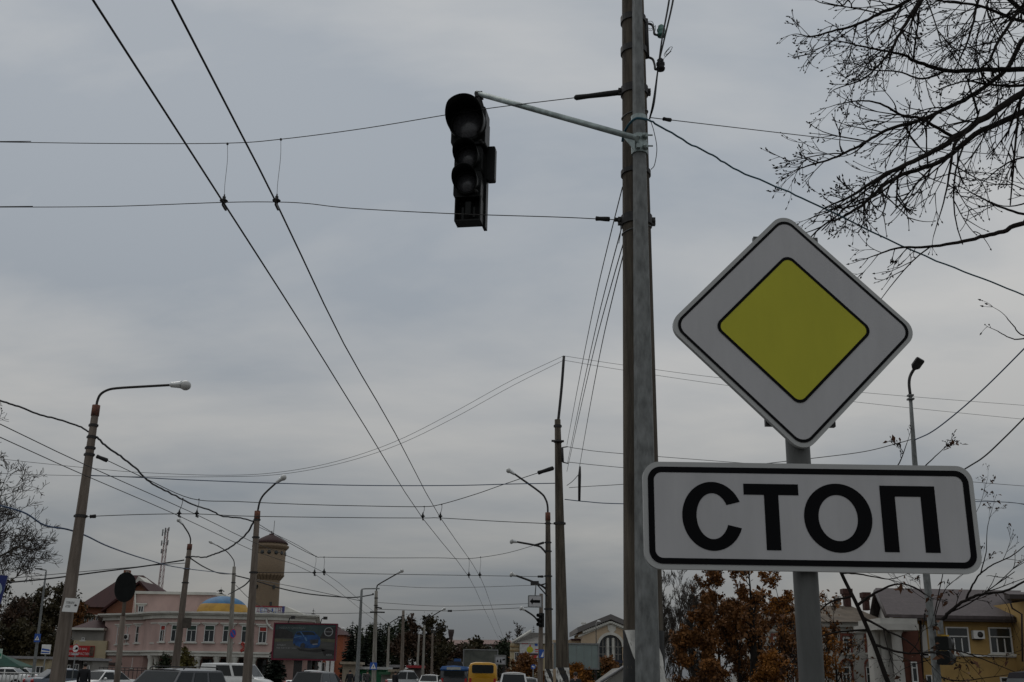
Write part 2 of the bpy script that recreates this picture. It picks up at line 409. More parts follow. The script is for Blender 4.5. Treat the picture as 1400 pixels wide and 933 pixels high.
# side bracket with two insulators, right-hand side near the top
br = MB(); a_ = P(882, 27, MP_Y); b2 = P(884, 79, MP_Y); br.tube([a_, b2], .028, 6)
br.build('insulator_bracket', M['dark_steel'], mpole, O)
INS = []
for (h0, h1, h2, top) in (((882, 32), (891, 34), (895, 47), (904, 42)), ((884, 78), (892, 81), (896, 95), (903, 88))):
    mb = MB(); mb.tube(spline([P(*h0, MP_Y), P(*h1, MP_Y), P((h1[0] + h2[0]) / 2 + 1, (h1[1] + h2[1]) / 2 + 1, MP_Y - .05), P(*h2, MP_Y - .1), P(top[0] - 2, top[1] + 7, MP_Y - .1)], 4), .011, 6)
    hk = mb.build('insulator_hook', M['dark_steel'], mpole, O)
    c = P(*top, MP_Y - .1); INS.append(c)
    mb = MB(); mb.lathe(c - Vector((0, 0, .04)), [(0, -.02), (.035, -.02), (.04, 0), (.028, .015), (.038, .03), (.038, .05), (.025, .06), (.03, .08), (.012, .10), (0, .10)], 14)
    mb.build('insulator', M['porcelain'] if top[1] < 60 else M['rubber'], hk, O)

# steel post
SP_Y = 7.93
sp_lo = P(884.8, 880, SP_Y); sp_hi = P(871.0, 0, SP_Y)
spost = thing('steel_post', 'galvanised steel post with a bracket arm, clamped to the front of the big concrete pole', 'post', along(sp_lo, sp_hi, 0))
O2 = spost.location
def sp_r(z):
    r0, r1 = 17.4 * PS(884, 880, SP_Y), 7.0 * PS(871, 0, SP_Y)
    return r0 + (r1 - r0) * (z - sp_lo.z) / (sp_hi.z - sp_lo.z)
b = MB(); zs = [-0.2 + i * 0.5 for i in range(20)]
b.tube([along(sp_lo, sp_hi, z) for z in zs], [sp_r(z) for z in zs], 8, smooth=False, phase=R(11))
b.build('shaft', M['galv'], spost, O2)
for py, h in ((163, .04), (199, .17)):
    z = z_at(873, py, SP_Y); c = along(sp_lo, sp_hi, z)
    mb = MB(); rr = sp_r(z)
    mb.lathe(c - Vector((0, 0, h / 2)), [(rr, 0), (rr + .012, 0), (rr + .012, h), (rr, h)], 16, smooth=False)
    if h > .1:
        for dz in (-.05, .05):
            mb.lathe(c + Vector((.03, -rr - .05, dz)), [(0, 0), (.016, 0), (.016, .08), (0, .08)], 6, axis=(0, 1, 0))
            mb.box(c + Vector((.045, -rr - .015, dz)), (.03, .05, .035)); mb.box(c + Vector((-.02, -rr - .015, dz)), (.03, .05, .035))
            mb.tube([c + Vector((.03, -rr - .03, dz)), c + Vector((.10, -rr - .04, dz - .005))], .007, 6)
    mb.build('arm_clamp' if h > .1 else 'hose_clamp', M['galv_arm'], spost, O2)
arm0 = P(871, 189.5, SP_Y - .12); arm1 = P(651, 127.5, 8.80)
mb = MB(); mb.tube([arm0, arm0.lerp(arm1, .33), arm0.lerp(arm1, .66), arm1], .0255, 14)
mb.build('bracket_arm', M['galv_arm'], spost, O2)
mb = MB(); dirn = (arm1 - arm0).normalized()
mb.add([arm0 + Vector((-.02, 0, -.02)), arm0 + dirn * .15 + Vector((0, 0, -.02)), arm0 + Vector((-.02, 0, -.11)), arm0 + Vector((-.02, .012, -.02)), arm0 + dirn * .15 + Vector((0, .012, -.02)), arm0 + Vector((-.02, .012, -.11))],
       [(0, 1, 2), (3, 5, 4), (0, 3, 4, 1), (1, 4, 5, 2), (2, 5, 3, 0)])
mb.build('gusset_plate', M['galv_arm'], spost, O2)
mb = MB()     # supply cable looped over the post into the arm
mb.tube(spline([P(851, 194, 8.0), P(853, 183, 7.95), P(860, 170, 7.86), P(870, 162, 7.80), P(884, 163.5, 7.84)], 6), .011, 7)
mb.build('supply_cable', M['teal_cable'], spost, O2)

# ================================================================== traffic light on the arm
TL = thing('traffic_light', 'unlit black three-section traffic light hanging from the galvanised bracket arm', 'traffic light', P(639, 234, 8.72), R(-9))
def tl_px(px): return px * 1.0
S = PS(640, 220, 8.72)                      # metres per pixel
VS = S * 1.005
def section(w_, z0, z1, dep, x0, rad, vis, yoff):
    h = z1 - z0; cz = (z0 + z1) / 2
    mb = MB(); mb.prism(rrect(w_ / 2, h / 2, .03, 4), (x0, yoff, cz), (1, 0, 0), (0, 0, 1), dep)
    hs = mb.build('housing', M['black_plastic'], TL)
    mb = MB()
    mb.lathe((x0, yoff - .004, cz), [(rad * 1.16, 0), (rad * 1.16, .03), (rad * .97, .03), (rad * .97, 0)], 28, axis=(0, -1, 0))
    mb.build('lens_collar', M['black_plastic'], hs)
    mb = MB()
    mb.lathe((x0, yoff - .006, cz), [(rad, 0), (rad * .85, .018), (rad * .55, .032), (rad * .25, .04), (.001, .042)], 28, axis=(0, -1, 0))
    mb.build('lens', M['lens_dark'], TL)
    # open-bottomed visor: a hood that is long on top and cut away below
    n = 30; vs = []; fs = []
    for sh, rr in ((0, rad * 1.12), (1, rad * 1.085)):
        for j in range(n + 1):
            q = R(-52 + 284 * j / n); s_ = math.sin(q)
            ln = vis * (0.40 + 0.60 * max(0, min(1, (s_ + 0.75) / 1.35)))
            for t in (0, .5, 1):
                vs.append((x0 + rr * math.cos(q) * (1 + .02 * t), yoff - .01 - ln * t, cz + rr * s_ * (1 + .02 * t) - .05 * vis * t))
    k = (n + 1) * 3
    for j in range(n):
        for t in (0, 1):
            a, c = j * 3 + t, (j + 1) * 3 + t
            fs.append((a, a + 1, c + 1, c)); fs.append((k + a, k + c, k + c + 1, k + a + 1))
        fs.append((j * 3 + 2, j * 3 + 2 + k, (j + 1) * 3 + 2 + k, (j + 1) * 3 + 2))
    mb = MB(); mb.add(vs, fs, 0, True); mb.build('visor', M['black_plastic'], TL)
def zpx(py): return (237 - py) * VS
section(48 * S, zpx(198), zpx(141), .20, 0 * S, .150, .30, -.02)
section(38 * S, zpx(236), zpx(198.5), .17, 0 * S, .100, .20, .01)
section(38 * S, zpx(274.5), zpx(236.5), .17, 0 * S, .100, .20, .01)
mb = MB(); x_ = 1.5 * S                       # open box under the lamps
z0, z1 = zpx(309), zpx(275); w_ = 36 * S
mb.box((x_, .16, (z0 + z1) / 2), (w_, .012, z1 - z0)); mb.box((x_ - w_ / 2 + .006, .09, (z0 + z1) / 2), (.012, .15, z1 - z0)); mb.box((x_ + w_ / 2 - .006, .09, (z0 + z1) / 2), (.012, .15, z1 - z0))
mb.box((x_, .09, z0 + .006), (w_ - .024, .15, .012)); mb.box((x_, .05, (z0 + z1) / 2 + .02), (.05, .03, .12)); mb.box((x_ - .05, .06, (z0 + z1) / 2 - .03), (.02, .03, .12)); mb.box((x_ + .055, .06, (z0 + z1) / 2 - .02), (.02, .03, .1))
mb.build('lower_box', M['black_plastic'], TL)
mb = MB()                                   # rear spine and the transformer box behind it
mb.box((20 * S, .22, (zpx(309) + zpx(150)) / 2), (.03, .10, zpx(150) - zpx(309)))
mb.box((13 * S, .19, (zpx(275) + zpx(150)) / 2), (.11, .03, zpx(150) - zpx(275) - .01))
mb.build('mounting_rail', M['black_plastic'], TL)
mb = MB(); mb.prism(rrect(.038, (zpx(189) - zpx(240)) / 2, .015, 3), (28 * S, .16, (zpx(189) + zpx(240)) / 2), (1, 0, 0), (0, 0, 1), .08)
mb.build('control_box', M['black_plastic'], TL)
for px, py in ((18, 195), (20, 198), (11, 268), (14, 270)):
    mb = MB(); mb.ell((px * S, -.03, zpx(py)), (.017, .02, .014), 8, 5); mb.build('wing_nut', M['dark_steel'], TL)
TLm = Matrix.Translation(TL.location) @ Matrix.Rotation(R(-9), 4, 'Z')
mb = MB(); ae = TLm.inverted() @ arm1
mb.tube([ae + Vector((.03, -.02, -.05)), Vector((20 * S, .22, zpx(152)))], .022, 8); mb.box(ae + Vector((.03, 0, -.03)), (.07, .08, .05))
mb.build('hanger_bracket', M['dark_steel'], TL)

# ================================================================== the priority road sign with its plate
SG_Y = 3.99
sgc = P(1084.8, 449.5, SG_Y)
plc = P(1107.5, 706.8, SG_Y)
post_lo = P(1110, 933, SG_Y + .085); post_hi = P(1090, 600, SG_Y + .085)
sign = thing('road_sign', 'yellow diamond priority road sign above a white plate reading СТОП on a grey post', 'road sign', along(post_lo, post_hi, 0))
O3 = sign.location
mb = MB(); zs = [-.2, 1.0, 2.0, 2.6, 3.15]
mb.tube([along(post_lo, post_hi, z) for z in zs], .0465, 24); mb.build('post', M['grey_paint'], sign, O3)
UX, UZ = Vector((1, .03, 0)).normalized(), Vector((-0.020, 0, 1)).normalized()
SC = 1.02
def sq(h, r): return [(x * SC, y * SC) for x, y in rot2(rrect(h, h, r, 8), R(45))]
fr = Vector((0, -.0012, 0))
mb = MB(); mb.prism(sq(.352, .062), sgc, UX, UZ, .004); mb.ring(sq(.352, .062), sq(.346, .056), sgc + Vector((0, .004, 0)), UX, UZ, .02)
pl = mb.build('priority_plate', M['sign_rim'], sign, O3)
mb = MB(); mb.prism(sq(.336, .050), sgc + fr, UX, UZ, .0008); mb.build('plate_face', M['sign_white'], pl, O3)
mb = MB(); mb.ring(sq(.336, .050), sq(.3255, .043), sgc + fr * 2, UX, UZ, 0); mb.build('black_border', M['sign_black'], pl, O3)
mb = MB(); mb.prism(sq(.2145, .030), sgc + fr * 2, UX, UZ, .0006); mb.build('yellow_field', M['sign_yellow'], pl, O3)
mb = MB(); mb.ring(sq(.2225, .036), sq(.2115, .028), sgc + fr * 3, UX, UZ, 0); mb.build('inner_border', M['sign_black'], pl, O3)
UX, UZ = Vector((1, -.02, 0)).normalized(), Vector((0, 0, 1))
PW, PH = 1.254, .405
mb = MB(); mb.prism(rrect(PW / 2, PH / 2, .062, 8), plc, UX, UZ, .004); mb.ring(rrect(PW / 2, PH / 2, .062, 8), rrect(PW / 2 - .006, PH / 2 - .006, .056, 8), plc + Vector((0, .004, 0)), UX, UZ, .02)
tp = mb.build('text_plate', M['sign_rim'], sign, O3)
mb = MB(); mb.prism(rrect(PW / 2 - .017, PH / 2 - .018, .048, 8), plc + fr, UX, UZ, .0008); mb.build('plate_face', M['sign_white'], tp, O3)
mb = MB(); mb.ring(rrect(PW / 2 - .018, PH / 2 - .019, .050, 8), rrect(PW / 2 - .041, PH / 2 - .041, .030, 8), plc + fr * 2, UX, UZ, 0); mb.build('black_border', M['sign_black'], tp, O3)
def lx(u): return (u - .5) * PW
lo = plc + fr * 2.2
def letter(fn):
    mb = MB(); fn(mb); mb.build('letter', M['sign_black'], tp, O3)
HB, HT = -.1275, .1220                         # foot and head of the letters
def L_C(mb):
    c0 = lx(.2075); rx, ry, ix, iy = .1150, .1300, .0610, .0865; n = 44; o1 = []; o2 = []
    for i in range(n + 1):
        q = R(25 + 315 * i / n); o1.append((c0 + rx * math.cos(q), -.003 + ry * math.sin(q)))
        q = R(29 + 309 * i / n); o2.append((c0 + ix * math.cos(q), -.003 + iy * math.sin(q)))
    vs = [lo + UX * a + UZ * b_ for a, b_ in o1 + o2]
    mb.add(vs, [(i, i + 1, i + 1 + n + 1, i + n + 1) for i in range(n)])
def L_T(mb):
    a, c = lx(.3035), lx(.4690); s0, s1 = (a + c) / 2 - .0272, (a + c) / 2 + .0272
    mb.add([lo + UX * x + UZ * y for x, y in ((a, HT - .042), (s0, HT - .042), (s1, HT - .042), (c, HT - .042), (c, HT), (a, HT), (s0, HB), (s1, HB))], [(0, 1, 2, 3, 4, 5), (1, 6, 7, 2)])
def L_O(mb):
    c0 = lx(.5835); n = 48
    o1 = [(c0 + .1280 * math.cos(2 * math.pi * i / n), -.003 + .1300 * math.sin(2 * math.pi * i / n)) for i in range(n)]
    o2 = [(c0 + .0735 * math.cos(2 * math.pi * i / n), -.003 + .0865 * math.sin(2 * math.pi * i / n)) for i in range(n)]
    mb.ring(o1, o2, lo, UX, UZ)
def L_P(mb):
    a, c = lx(.7145), lx(.8800); s = .0555
    mb.add([lo + UX * x + UZ * y for x, y in ((a, HB), (a + s, HB), (a + s, HT - .041), (c - s, HT - .041), (c - s, HB), (c, HB), (c, HT), (a, HT))], [(0, 1, 2, 7), (2, 3, 6, 7), (3, 4, 5, 6)])
for fn in (L_C, L_T, L_O, L_P): letter(fn)
for (xa, xb, yy, cz) in ((1029.5, 1117, 331, 'd'), (1046, 1141, 577, 'd')):
    p, q = P(xa, yy, SG_Y + .035), P(xb, yy + 1, SG_Y + .035)
    mb = MB(); mb.box((p + q) / 2, ((q - p).x, .025, .036)); mb.build('mounting_bracket', M['grey_paint'] if yy < 400 else M['dark_steel'], sign, O3)
for yy in (652, 771):
    p = P(1104, yy, SG_Y + .03); mb = MB(); mb.box(p, (.36, .03, .035)); mb.build('mounting_bracket', M['dark_steel'], sign, O3)

# ================================================================== wires
def wire(name, label, pts, r, m, group=None, sub=6, sides=5, seg=None, cat='wire', wob=0.0):
    """one hanging line; pts = (px, py, Y); seg = thicker insulated lengths as (from, to, radius) in points"""
    w3 = [P(*p) if len(p) == 3 else Vector(p) for p in [tuple(p) for p in pts]]
    path = spline(w3, sub)
    if wob:
        rg = random.Random(len(label)); path = [path[0]] + [p + Vector((rg.uniform(-wob, wob) * .3, 0, rg.uniform(-wob, wob))) for p in path[1:-1]] + [path[-1]]
    o = thing(name, label, cat, path[0], group=group)
    mb = MB(); mb.tube(path, r, sides); mb.build('strand', M[m] if isinstance(m, str) else m, o, path[0])
    for (a, b_, rr) in (seg or []):
        mb = MB(); p, q = P(*a), P(*b_); mb.tube([p, p.lerp(q, .04), p.lerp(q, .3), p.lerp(q, .7), p.lerp(q, .96), q], [rr * .5, rr, rr * .85, rr * 1.0, rr, rr * .5], 8)
        mb.build('tension_insulator', M['rubber'], o, path[0])
    return o
WG = 'trolley contact wires over the road'
def contact(label, pxs, ex0=None, ex1=None):
    pts = [Pz(px, py, 5.75) for px, py in pxs]
    if ex0: pts = [pts[0] + (pts[0] - pts[1]).normalized() * ex0] + pts
    if ex1: pts = pts + [pts[-1] + (pts[-1] - pts[-2]).normalized() * ex1]
    o = thing('trolley_wire', label, 'wire', pts[0], group=WG); mb = MB(); mb.tube(spline(pts, 3), .0092, 6); mb.build('strand', M['wire'], o, pts[0]); return o
contact('left wire of the trolley pair running overhead straight along the street', [(127, 0), (306, 278), (420, 456), (500, 585), (578, 709), (641, 789), (663, 835)], 14, 60)
contact('right wire of the trolley pair running overhead straight along the street', [(235, 0), (378, 278), (470, 470), (540, 592), (602, 708), (656, 788), (674, 835)], 14, 60)
contact('lower wire of the trolley pair turning in from the left edge', [(0, 598), (111, 648), (241, 704), (344, 752), (430, 785), (489, 830), (530, 862)], 8, 30)
contact('upper wire of the trolley pair turning in from the left edge', [(0, 580), (115, 635), (269, 704), (345, 741), (443, 783), (493, 822), (530, 852)], 8, 30)

def span(label, pts, r, seg=None): return wire('span_wire', label, pts, r, 'wire', 'span wires that carry the trolley wires', seg=seg)
YA = 8.2
span('upper near span wire reaching the big concrete pole by a long black insulator', [(-1100, 200, 11.2), (-60, 194, 9.6), (0, 194.5, 9.6), (160, 196.5, 9.4), (310, 196, 9.2), (385, 190.5, 9.1), (500, 175.5, 8.9), (650, 151, 8.6), (785, 134, 8.3), (849, 126, 8.2)], .0042, [((785, 134, 8.3), (848, 126.5, 8.2), .026)])
span('lower near span wire reaching the big concrete pole below the traffic light', [(-1100, 296, 11.2), (-60, 283.5, 9.4), (0, 283.5, 9.4), (150, 282.5, 9.2), (305, 277, 9.0), (378, 276.5, 9.0), (420, 278.5, 8.9), (480, 285, 8.8), (620, 292.5, 8.5), (760, 297, 8.3), (815, 299.5, 8.22), (849, 301, 8.2)], .0042, [((814, 299, 8.22), (834, 300, 8.21), .022), ((840, 300.5, 8.2), (850, 301, 8.2), .022)])
span('upper second span wire from the leaning left pole to the slim far pole', [(133, 625, 25), (147, 630, 25), (200, 655, 25.3), (262, 682, 25.8), (325, 686, 26), (420, 690, 26.3), (500, 692, 26.5), (575, 693, 26.6), (602, 690, 26.6), (650, 676, 26.7), (690, 662, 26.7), (735, 647, 26.8), (758, 640, 26.8)], .0095, [((132, 624, 25), (147, 630, 25), .05), ((735, 647, 26.8), (757, 640, 26.8), .055)])
span('lower second span wire from the leaning left pole to the slim far pole', [(119, 707, 25), (130, 706, 25), (200, 703.5, 25.4), (269, 703, 25.8), (340, 706, 26), (480, 708, 26.3), (578, 708.5, 26.5), (602, 708.5, 26.6), (680, 713, 26.7), (745, 716, 26.8), (758, 716.5, 26.8)], .0095, [((123, 706.5, 25), (131, 706, 25), .045)])
span('third span wire, upper, across the street to the brown-topped lamp pole', [(352, 716, 38), (400, 745, 39), (432, 761, 40), (443, 762, 40), (520, 763, 41.5), (600, 763, 43), (641, 764, 43.5), (690, 757, 44.4), (730, 746, 45), (745, 742, 45)], .011, [((730, 746, 45), (744, 742, 45), .05)])
span('third span wire, lower, across the street to the brown-topped lamp pole', [(350, 783, 38), (430, 783, 40), (520, 785, 41.5), (641, 787, 43.5), (735, 788.5, 45), (748, 788.5, 45)], .011, [((735, 788.5, 45), (743, 788.5, 45), .05)])
span('far span wire low over the street between the last lamp poles', [(513, 833, 85), (580, 835, 84), (615, 835.5, 82), (663, 833.5, 80), (700, 832, 76), (738, 829, 65)], .02, [((612, 835.5, 82), (618, 835.5, 82), .08)])

def hanger(label, top, ins, Y, big):
    o = thing('trolley_hanger', label, 'insulator', P(*ins, Y), group='bell hangers holding the trolley wires'); c = P(*ins, Y)
    if top:
        t = P(*top, Y + .05); mb = MB(); mb.tube(spline([t, t.lerp(c, .3) + Vector((.012 * big, 0, 0)), t.lerp(c, .7), c + Vector((0, 0, .07 * big))], 4), .0028 if big < 1 else .008, 4); mb.build('dropper', M['steel_wire'], o, c)
        mb = MB(); mb.lathe(t, [(0, -.02 * big), (.014 * big, -.01 * big), (.014 * big, .012 * big), (0, .02 * big)], 6); mb.build('wire_clip', M['dark_steel'], o, c)
    mb = MB(); k = big
    mb.lathe(c, [(0, -.045 * k), (.018 * k, -.045 * k), (.024 * k, -.02 * k), (.046 * k, -.008 * k), (.05 * k, .004 * k), (.03 * k, .018 * k), (.02 * k, .03 * k), (.02 * k, .055 * k), (.009 * k, .06 * k), (.009 * k, .085 * k), (0, .085 * k)], 14)
    mb.build('bell', M['rubber'], o, c)
    mb = MB(); mb.box(c + Vector((.004 * k, .03 * k, -.062 * k)), (.022 * k, .16 * k, .035 * k)); mb.build('wire_clamp', M['dark_steel'], o, c)
hanger('nearest left bell hanger on the trolley wire, top left of the picture', (311, 197), (306, 275), 9.05, .78)
hanger('nearest right bell hanger on the trolley wire, top left of the picture', (384, 191), (378, 274.5), 9.0, .78)
for lab, top, ins, Y, k in (('left bell hanger on the turning trolley pair near the leaning pole', (250, 682), (245, 702), 25.7, 1.15), ('right bell hanger on the turning trolley pair near the leaning pole', (272, 683), (269, 702), 25.8, 1.15),
                            ('left bell hanger in the middle of the street beside the round-bowl lamp', (580, 693), (578, 706), 26.5, 1.15), ('right bell hanger in the middle of the street beside the round-bowl lamp', (604, 690), (602, 706), 26.6, 1.15),
                            ('left bell hanger above the car billboard', (432, 761), (430, 783), 40, 1.5), ('right bell hanger above the car billboard', (443, 762), (443, 782), 40, 1.5),
                            ('left bell hanger low over the street left of the arrow sign', (641, 764), (641, 786), 43.5, 1.5), ('right bell hanger low over the street left of the arrow sign', (657, 762), (656, 786), 43.6, 1.5)):
    hanger(lab, top, ins, Y, k)

# lines on the big pole
wire('service_cable', 'dark teal service cable sagging from the big pole to the right edge', [(884, 163.5, 7.84), (900, 171, 7.9), (940, 195, 8.2), (975, 213, 8.5), (1010, 234, 8.7), (1070, 259, 9.0), (1130, 287, 9.3), (1250, 344, 9.9), (1330, 376, 10.2), (1400, 404, 10.6), (1470, 430, 11)], .0085, 'teal_cable', cat='cable', wob=.006)
wire('steel_strand', 'thin steel strand leaving the big pole towards the bare branches', [(889, 161, 8.1), (905, 163, 8.1), (915, 164, 8.15), (1000, 174, 8.6), (1160, 192.5, 9.4), (1300, 206, 10), (1460, 220, 10.6)], .0042, 'steel_wire', seg=[((907, 162.8, 8.1), (917, 164.5, 8.15), .018)])
for k, (a, lab) in enumerate(((0, 'left line of the dark bundle rising from the big pole to the top edge'), (5, 'right line of the dark bundle rising from the big pole to the top edge'))):
    wire('overhead_line', lab, [(888, 163, 8.1), (893 + a * .3, 140, 8.0), (900, 92, 8.05), (905 + a * .6, 55, 7.2), (913 + a, 12, 6.3), (918 + a * 1.2, -20, 5.6), (930 + a * 2, -90, 4.2)], .007, 'cable', 'lines rising from the big pole to the top edge')
wire('loose_wire', 'loose black wire looped down the right side of the big pole', [(889, 164, 8.1), (894, 180, 8.05), (898, 203, 8.05), (895, 225, 8.05), (890, 232, 8.1)], .0035, 'cable', cat='wire')
for k, (cx_, cy_) in enumerate(((889, 35), (914, 70))):
    o_ = [(cx_ + 7 * math.cos(q * 1.3 + k) * (1 - q / 16), cy_ + 8 * math.sin(q * 1.3) * (1 - q / 16), 8.1 - .3 * k) for q in range(9)]
    wire('loose_wire', ('coiled loose wire end by the upper glass insulator of the big pole', 'curled loose wire end by the lower black insulator of the big pole')[k], [(896 + 6 * k, 42 + 44 * k, 8.1)] + o_, .0025, 'cable', sub=4, sides=4)
wire('loose_wire', 'short wire dangling from the lower clamp on the left of the big pole', [(848, 305, 8.2), (848.5, 318, 8.2), (846, 333, 8.2)], .003, 'steel_wire')
# lines from the big pole back to the slim pole
for i, (a, b_, lab) in enumerate((((851, 256, 8.2), (775, 609, 26.7), 'leftmost'), ((853, 300, 8.2), (776, 633, 26.7), 'second from the left'), ((853, 330, 8.2), (775, 645, 26.7), 'third from the left'), ((853, 345, 8.2), (792, 640, 23.5), 'rightmost'))):
    m_ = [(a[0] + (b_[0] - a[0]) * t + sg, a[1] + (b_[1] - a[1]) * t, 1 / ((1 - t) / 8.2 + t / b_[2])) for t, sg in ((0, 0), (.2, -2.5), (.4, -4), (.6, -3.5), (.8, -2), (1, 0))]
    wire('overhead_line', lab + ' of the four lines slanting from big pole to slim pole', m_, .0052, 'cable', 'lines slanting between the big pole and the slim pole')

# ================================================================== street lamps and poles
LG = 'street lamp poles along the street'
def lamp_head(parent, base, tip, org, k=1.0, silver=True):
    """ballast cone and bowl of a street lamp from base to tip"""
    d = (tip - base); L_ = d.length; d = d.normalized(); dn = Vector((0, 0, -1))
    mb = MB(); n = 10
    prof = [(0, .035), (.06, .06), (.35, .075), (.5, .085), (.58, .10)]
    side = d.cross(Vector((0, 0, 1)));
    if side.length < .01: side = Vector((0, 1, 0))
    side.normalize(); up = side.cross(d)
    rings = []
    for t, r_ in prof:
        c = base + d * (t * L_); rings.append([c + (side * math.cos(2 * math.pi * j / n) + up * math.sin(2 * math.pi * j / n) * .9) * r_ * k for j in range(n)])
    mb.loft(rings); h = mb.build('lamp_housing', M['lamp_silver'], parent, org)
    mb = MB(); rot = Matrix((d, side, up)).transposed()
    mb.ell(base + d * (.78 * L_) - up * .02 * k, (.27 * L_, .115 * k, .105 * k), 12, 8, rot=rot)
    mb.build('lamp_bowl', M['lamp_glass'] if silver else M['lamp_silver'], h, org)
def pole(label, top, bot, Y, rt, rb, m='concrete_pale', bands=(), arms=(), collar=None, name='lamp_pole', cat='lamp pole', group=LG, wrap=None, crossarms=(), sides=14, lampk=1.0, arm_r=.035, lugs=True, ztop=None):
    lo_, hi_ = P(*bot, Y), P(*top, Y)
    o = thing(name, label, cat, along(lo_, hi_, 0), group=group); O_ = o.location
    rr = lambda z: rt + (rb - rt) * (hi_.z - z) / (hi_.z - lo_.z)
    mb = MB(); zs = [-.2 + (hi_.z + .2) * i / 8 for i in range(9)]
    mb.tube([along(lo_, hi_, z) for z in zs], [rr(z) for z in zs], sides); mb.build('shaft', M[m], o, O_)
    for py in bands:
        z = z_at(top[0] + (bot[0] - top[0]) * (py - top[1]) / (bot[1] - top[1]), py, Y); band(o, along(lo_, hi_, z), rr(z), .065, O_, (-1, 1) if lugs else None)
    if collar:
        z = z_at(top[0], collar, Y); mb = MB(); mb.tube([along(lo_, hi_, z), along(lo_, hi_, hi_.z + .03)], [rr(z) + .012, rt + .012], sides); mb.build('collar', M['rust'], o, O_)
    for (path, head) in arms:
        a = [P(p[0], p[1], Y + (p[2] if len(p) > 2 else 0)) for p in path]
        mb = MB(); mb.tube(spline(a, 4), arm_r, 8); mb.build('lamp_arm', M['dark_steel'] if m != 'galv' else M['galv'], o, O_)
        if head: lamp_head(o, P(head[0][0], head[0][1], Y), P(head[1][0], head[1][1], Y), O_, lampk)
    for (p, q, r_) in crossarms:
        mb = MB(); mb.tube([P(*p, Y - .15), P(*q, Y - .15)], r_, 6); mb.build('cross_arm', M['dark_steel'], o, O_)
    if wrap:
        z = z_at(bot[0], wrap, Y); helix(along(lo_, hi_, .1), along(lo_, hi_, z), rr(.1), rr(z), -.9, 3, m=8).build('warning_stripe_sleeve', [M['stripe_white'], M['stripe_black']], o, O_)
    return o
def px_r(w_, px, py, Y): return w_ / 2 * PS(px, py, Y)
YA_ = 25
pA = pole('leaning weathered lamp pole with a red-brown collar and a white notice', (131.5, 556), (78, 933), YA_, px_r(9.2, 131, 556, YA_), px_r(21, 78, 933, YA_), 'concrete_old',
     bands=(582, 598, 613, 622, 706), arms=[([(131.5, 558), (133, 549), (137, 540), (146, 534), (160, 531), (200, 528.5), (236, 526.5)], ((232, 526.5), (260, 526)))], collar=569, lampk=1.15, arm_r=.032)
# notice plate on the left pole
c0 = P(97, 827.5, YA_ - .42); s_ = PS(97, 827, YA_ - .42)
notice = thing('notice_plate', 'small white notice with two lines of writing on the leaning left pole', 'sign', c0)
ry = R(2.2); rg, up = Vector((math.cos(ry), 0, -math.sin(ry))), Vector((.14, 0, 1)).normalized()
mb = MB(); mb.prism([(-10.2 * s_, -9.2 * s_), (10.2 * s_, -9.2 * s_), (10.2 * s_, 9.2 * s_), (-10.2 * s_, 9.2 * s_)], (0, 0, 0), rg, up, .015); mb.build('plate', M['white'], notice)
text('lettering', 'ТОВАРИ', rg * (-2 * s_) + up * (3.2 * s_) + Vector((0, -.004, 0)), 11 * s_, 3.1 * s_, M['sign_black'], notice, right=rg, up=up)
text('lettering', 'АПТЕК', rg * (-3.6 * s_) + up * (-2 * s_) + Vector((0, -.004, 0)), 7 * s_, 3.1 * s_, M['sign_black'], notice, right=rg, up=up)
mb = MB(); q = [rg * (a * s_) + up * (b_ * s_) + Vector((0, -.004, 0)) for a, b_ in ((4.2, 0), (6.5, 2), (6.5, .8), (8.2, .8), (8.2, -.8), (6.5, -.8), (6.5, -2))]; mb.add(q, [(0, 6, 1), (2, 5, 4, 3)]); mb.build('arrow', M['sign_black'], notice)

pole('brown lamp pole with a dark upturned lamp, in front of the water tower', (352, 700), (337.5, 933), 38, px_r(7, 352, 700, 38), px_r(13, 338, 933, 38), 'concrete_old', bands=(711, 735, 783),
     arms=[([(352, 702), (353.5, 693), (356, 684), (362, 675), (378, 660)], ((377, 661), (390, 650.5)))], collar=712, lampk=1.0)
pole('dark bent-arm lamp pole in front of the pink building, left of the dome', (259.5, 745), (240, 910), 53, px_r(6, 259, 745, 53), px_r(10.5, 240, 910, 53), 'concrete_old', bands=(762, 778, 797),
     arms=[([(259.5, 747), (260.5, 738), (258, 730), (253, 722), (249, 716)], ((249.5, 717), (243.5, 709.5)))], collar=752)
pole('slim lamp pole rising in front of the blue and yellow dome', (320.3, 775), (312.5, 920), 80, px_r(4.5, 320, 775, 80), px_r(8, 312, 920, 80), 'concrete_pale', bands=(785, 797),
     arms=[([(320.3, 777), (320, 768), (316, 761), (309, 753.5), (296, 745.5)], ((297, 746), (286, 740)))])
pole('tall lamp pole with cross-arms between the two dark spruces', (514.5, 808), (511, 933), 85, px_r(4.2, 514, 808, 85), px_r(6.5, 511, 933, 85), 'concrete_pale', bands=(818, 828),
     arms=[([(514.5, 809), (515.5, 802), (518, 799), (530, 792), (544, 784)], ((543, 784.5), (551, 779)))], lampk=1.5, arm_r=.05, crossarms=[((506, 837), (526, 837.5), .06), ((509, 812), (511, 812), .05), ((513, 830), (522, 832), .06)])
pole('bare concrete pole without any lamp, standing before the round brown trees', (551.5, 835), (549, 933), 105, px_r(3.6, 551, 835, 105), px_r(5.6, 549, 933, 105), 'concrete_old', name='concrete_pole', cat='pole', lugs=False, bands=(842,))
pole('pale lamp pole with a slanting arm, left of the blue bus', (580.5, 855), (577.5, 933), 125, px_r(2.4, 580, 855, 125), px_r(4.2, 577, 933, 125), 'concrete_pale',
     arms=[([(580.5, 856), (581.5, 850), (584, 847), (604, 834.5)], ((603, 835), (609, 831.5)))], lampk=1.6, arm_r=.06, lugs=False)
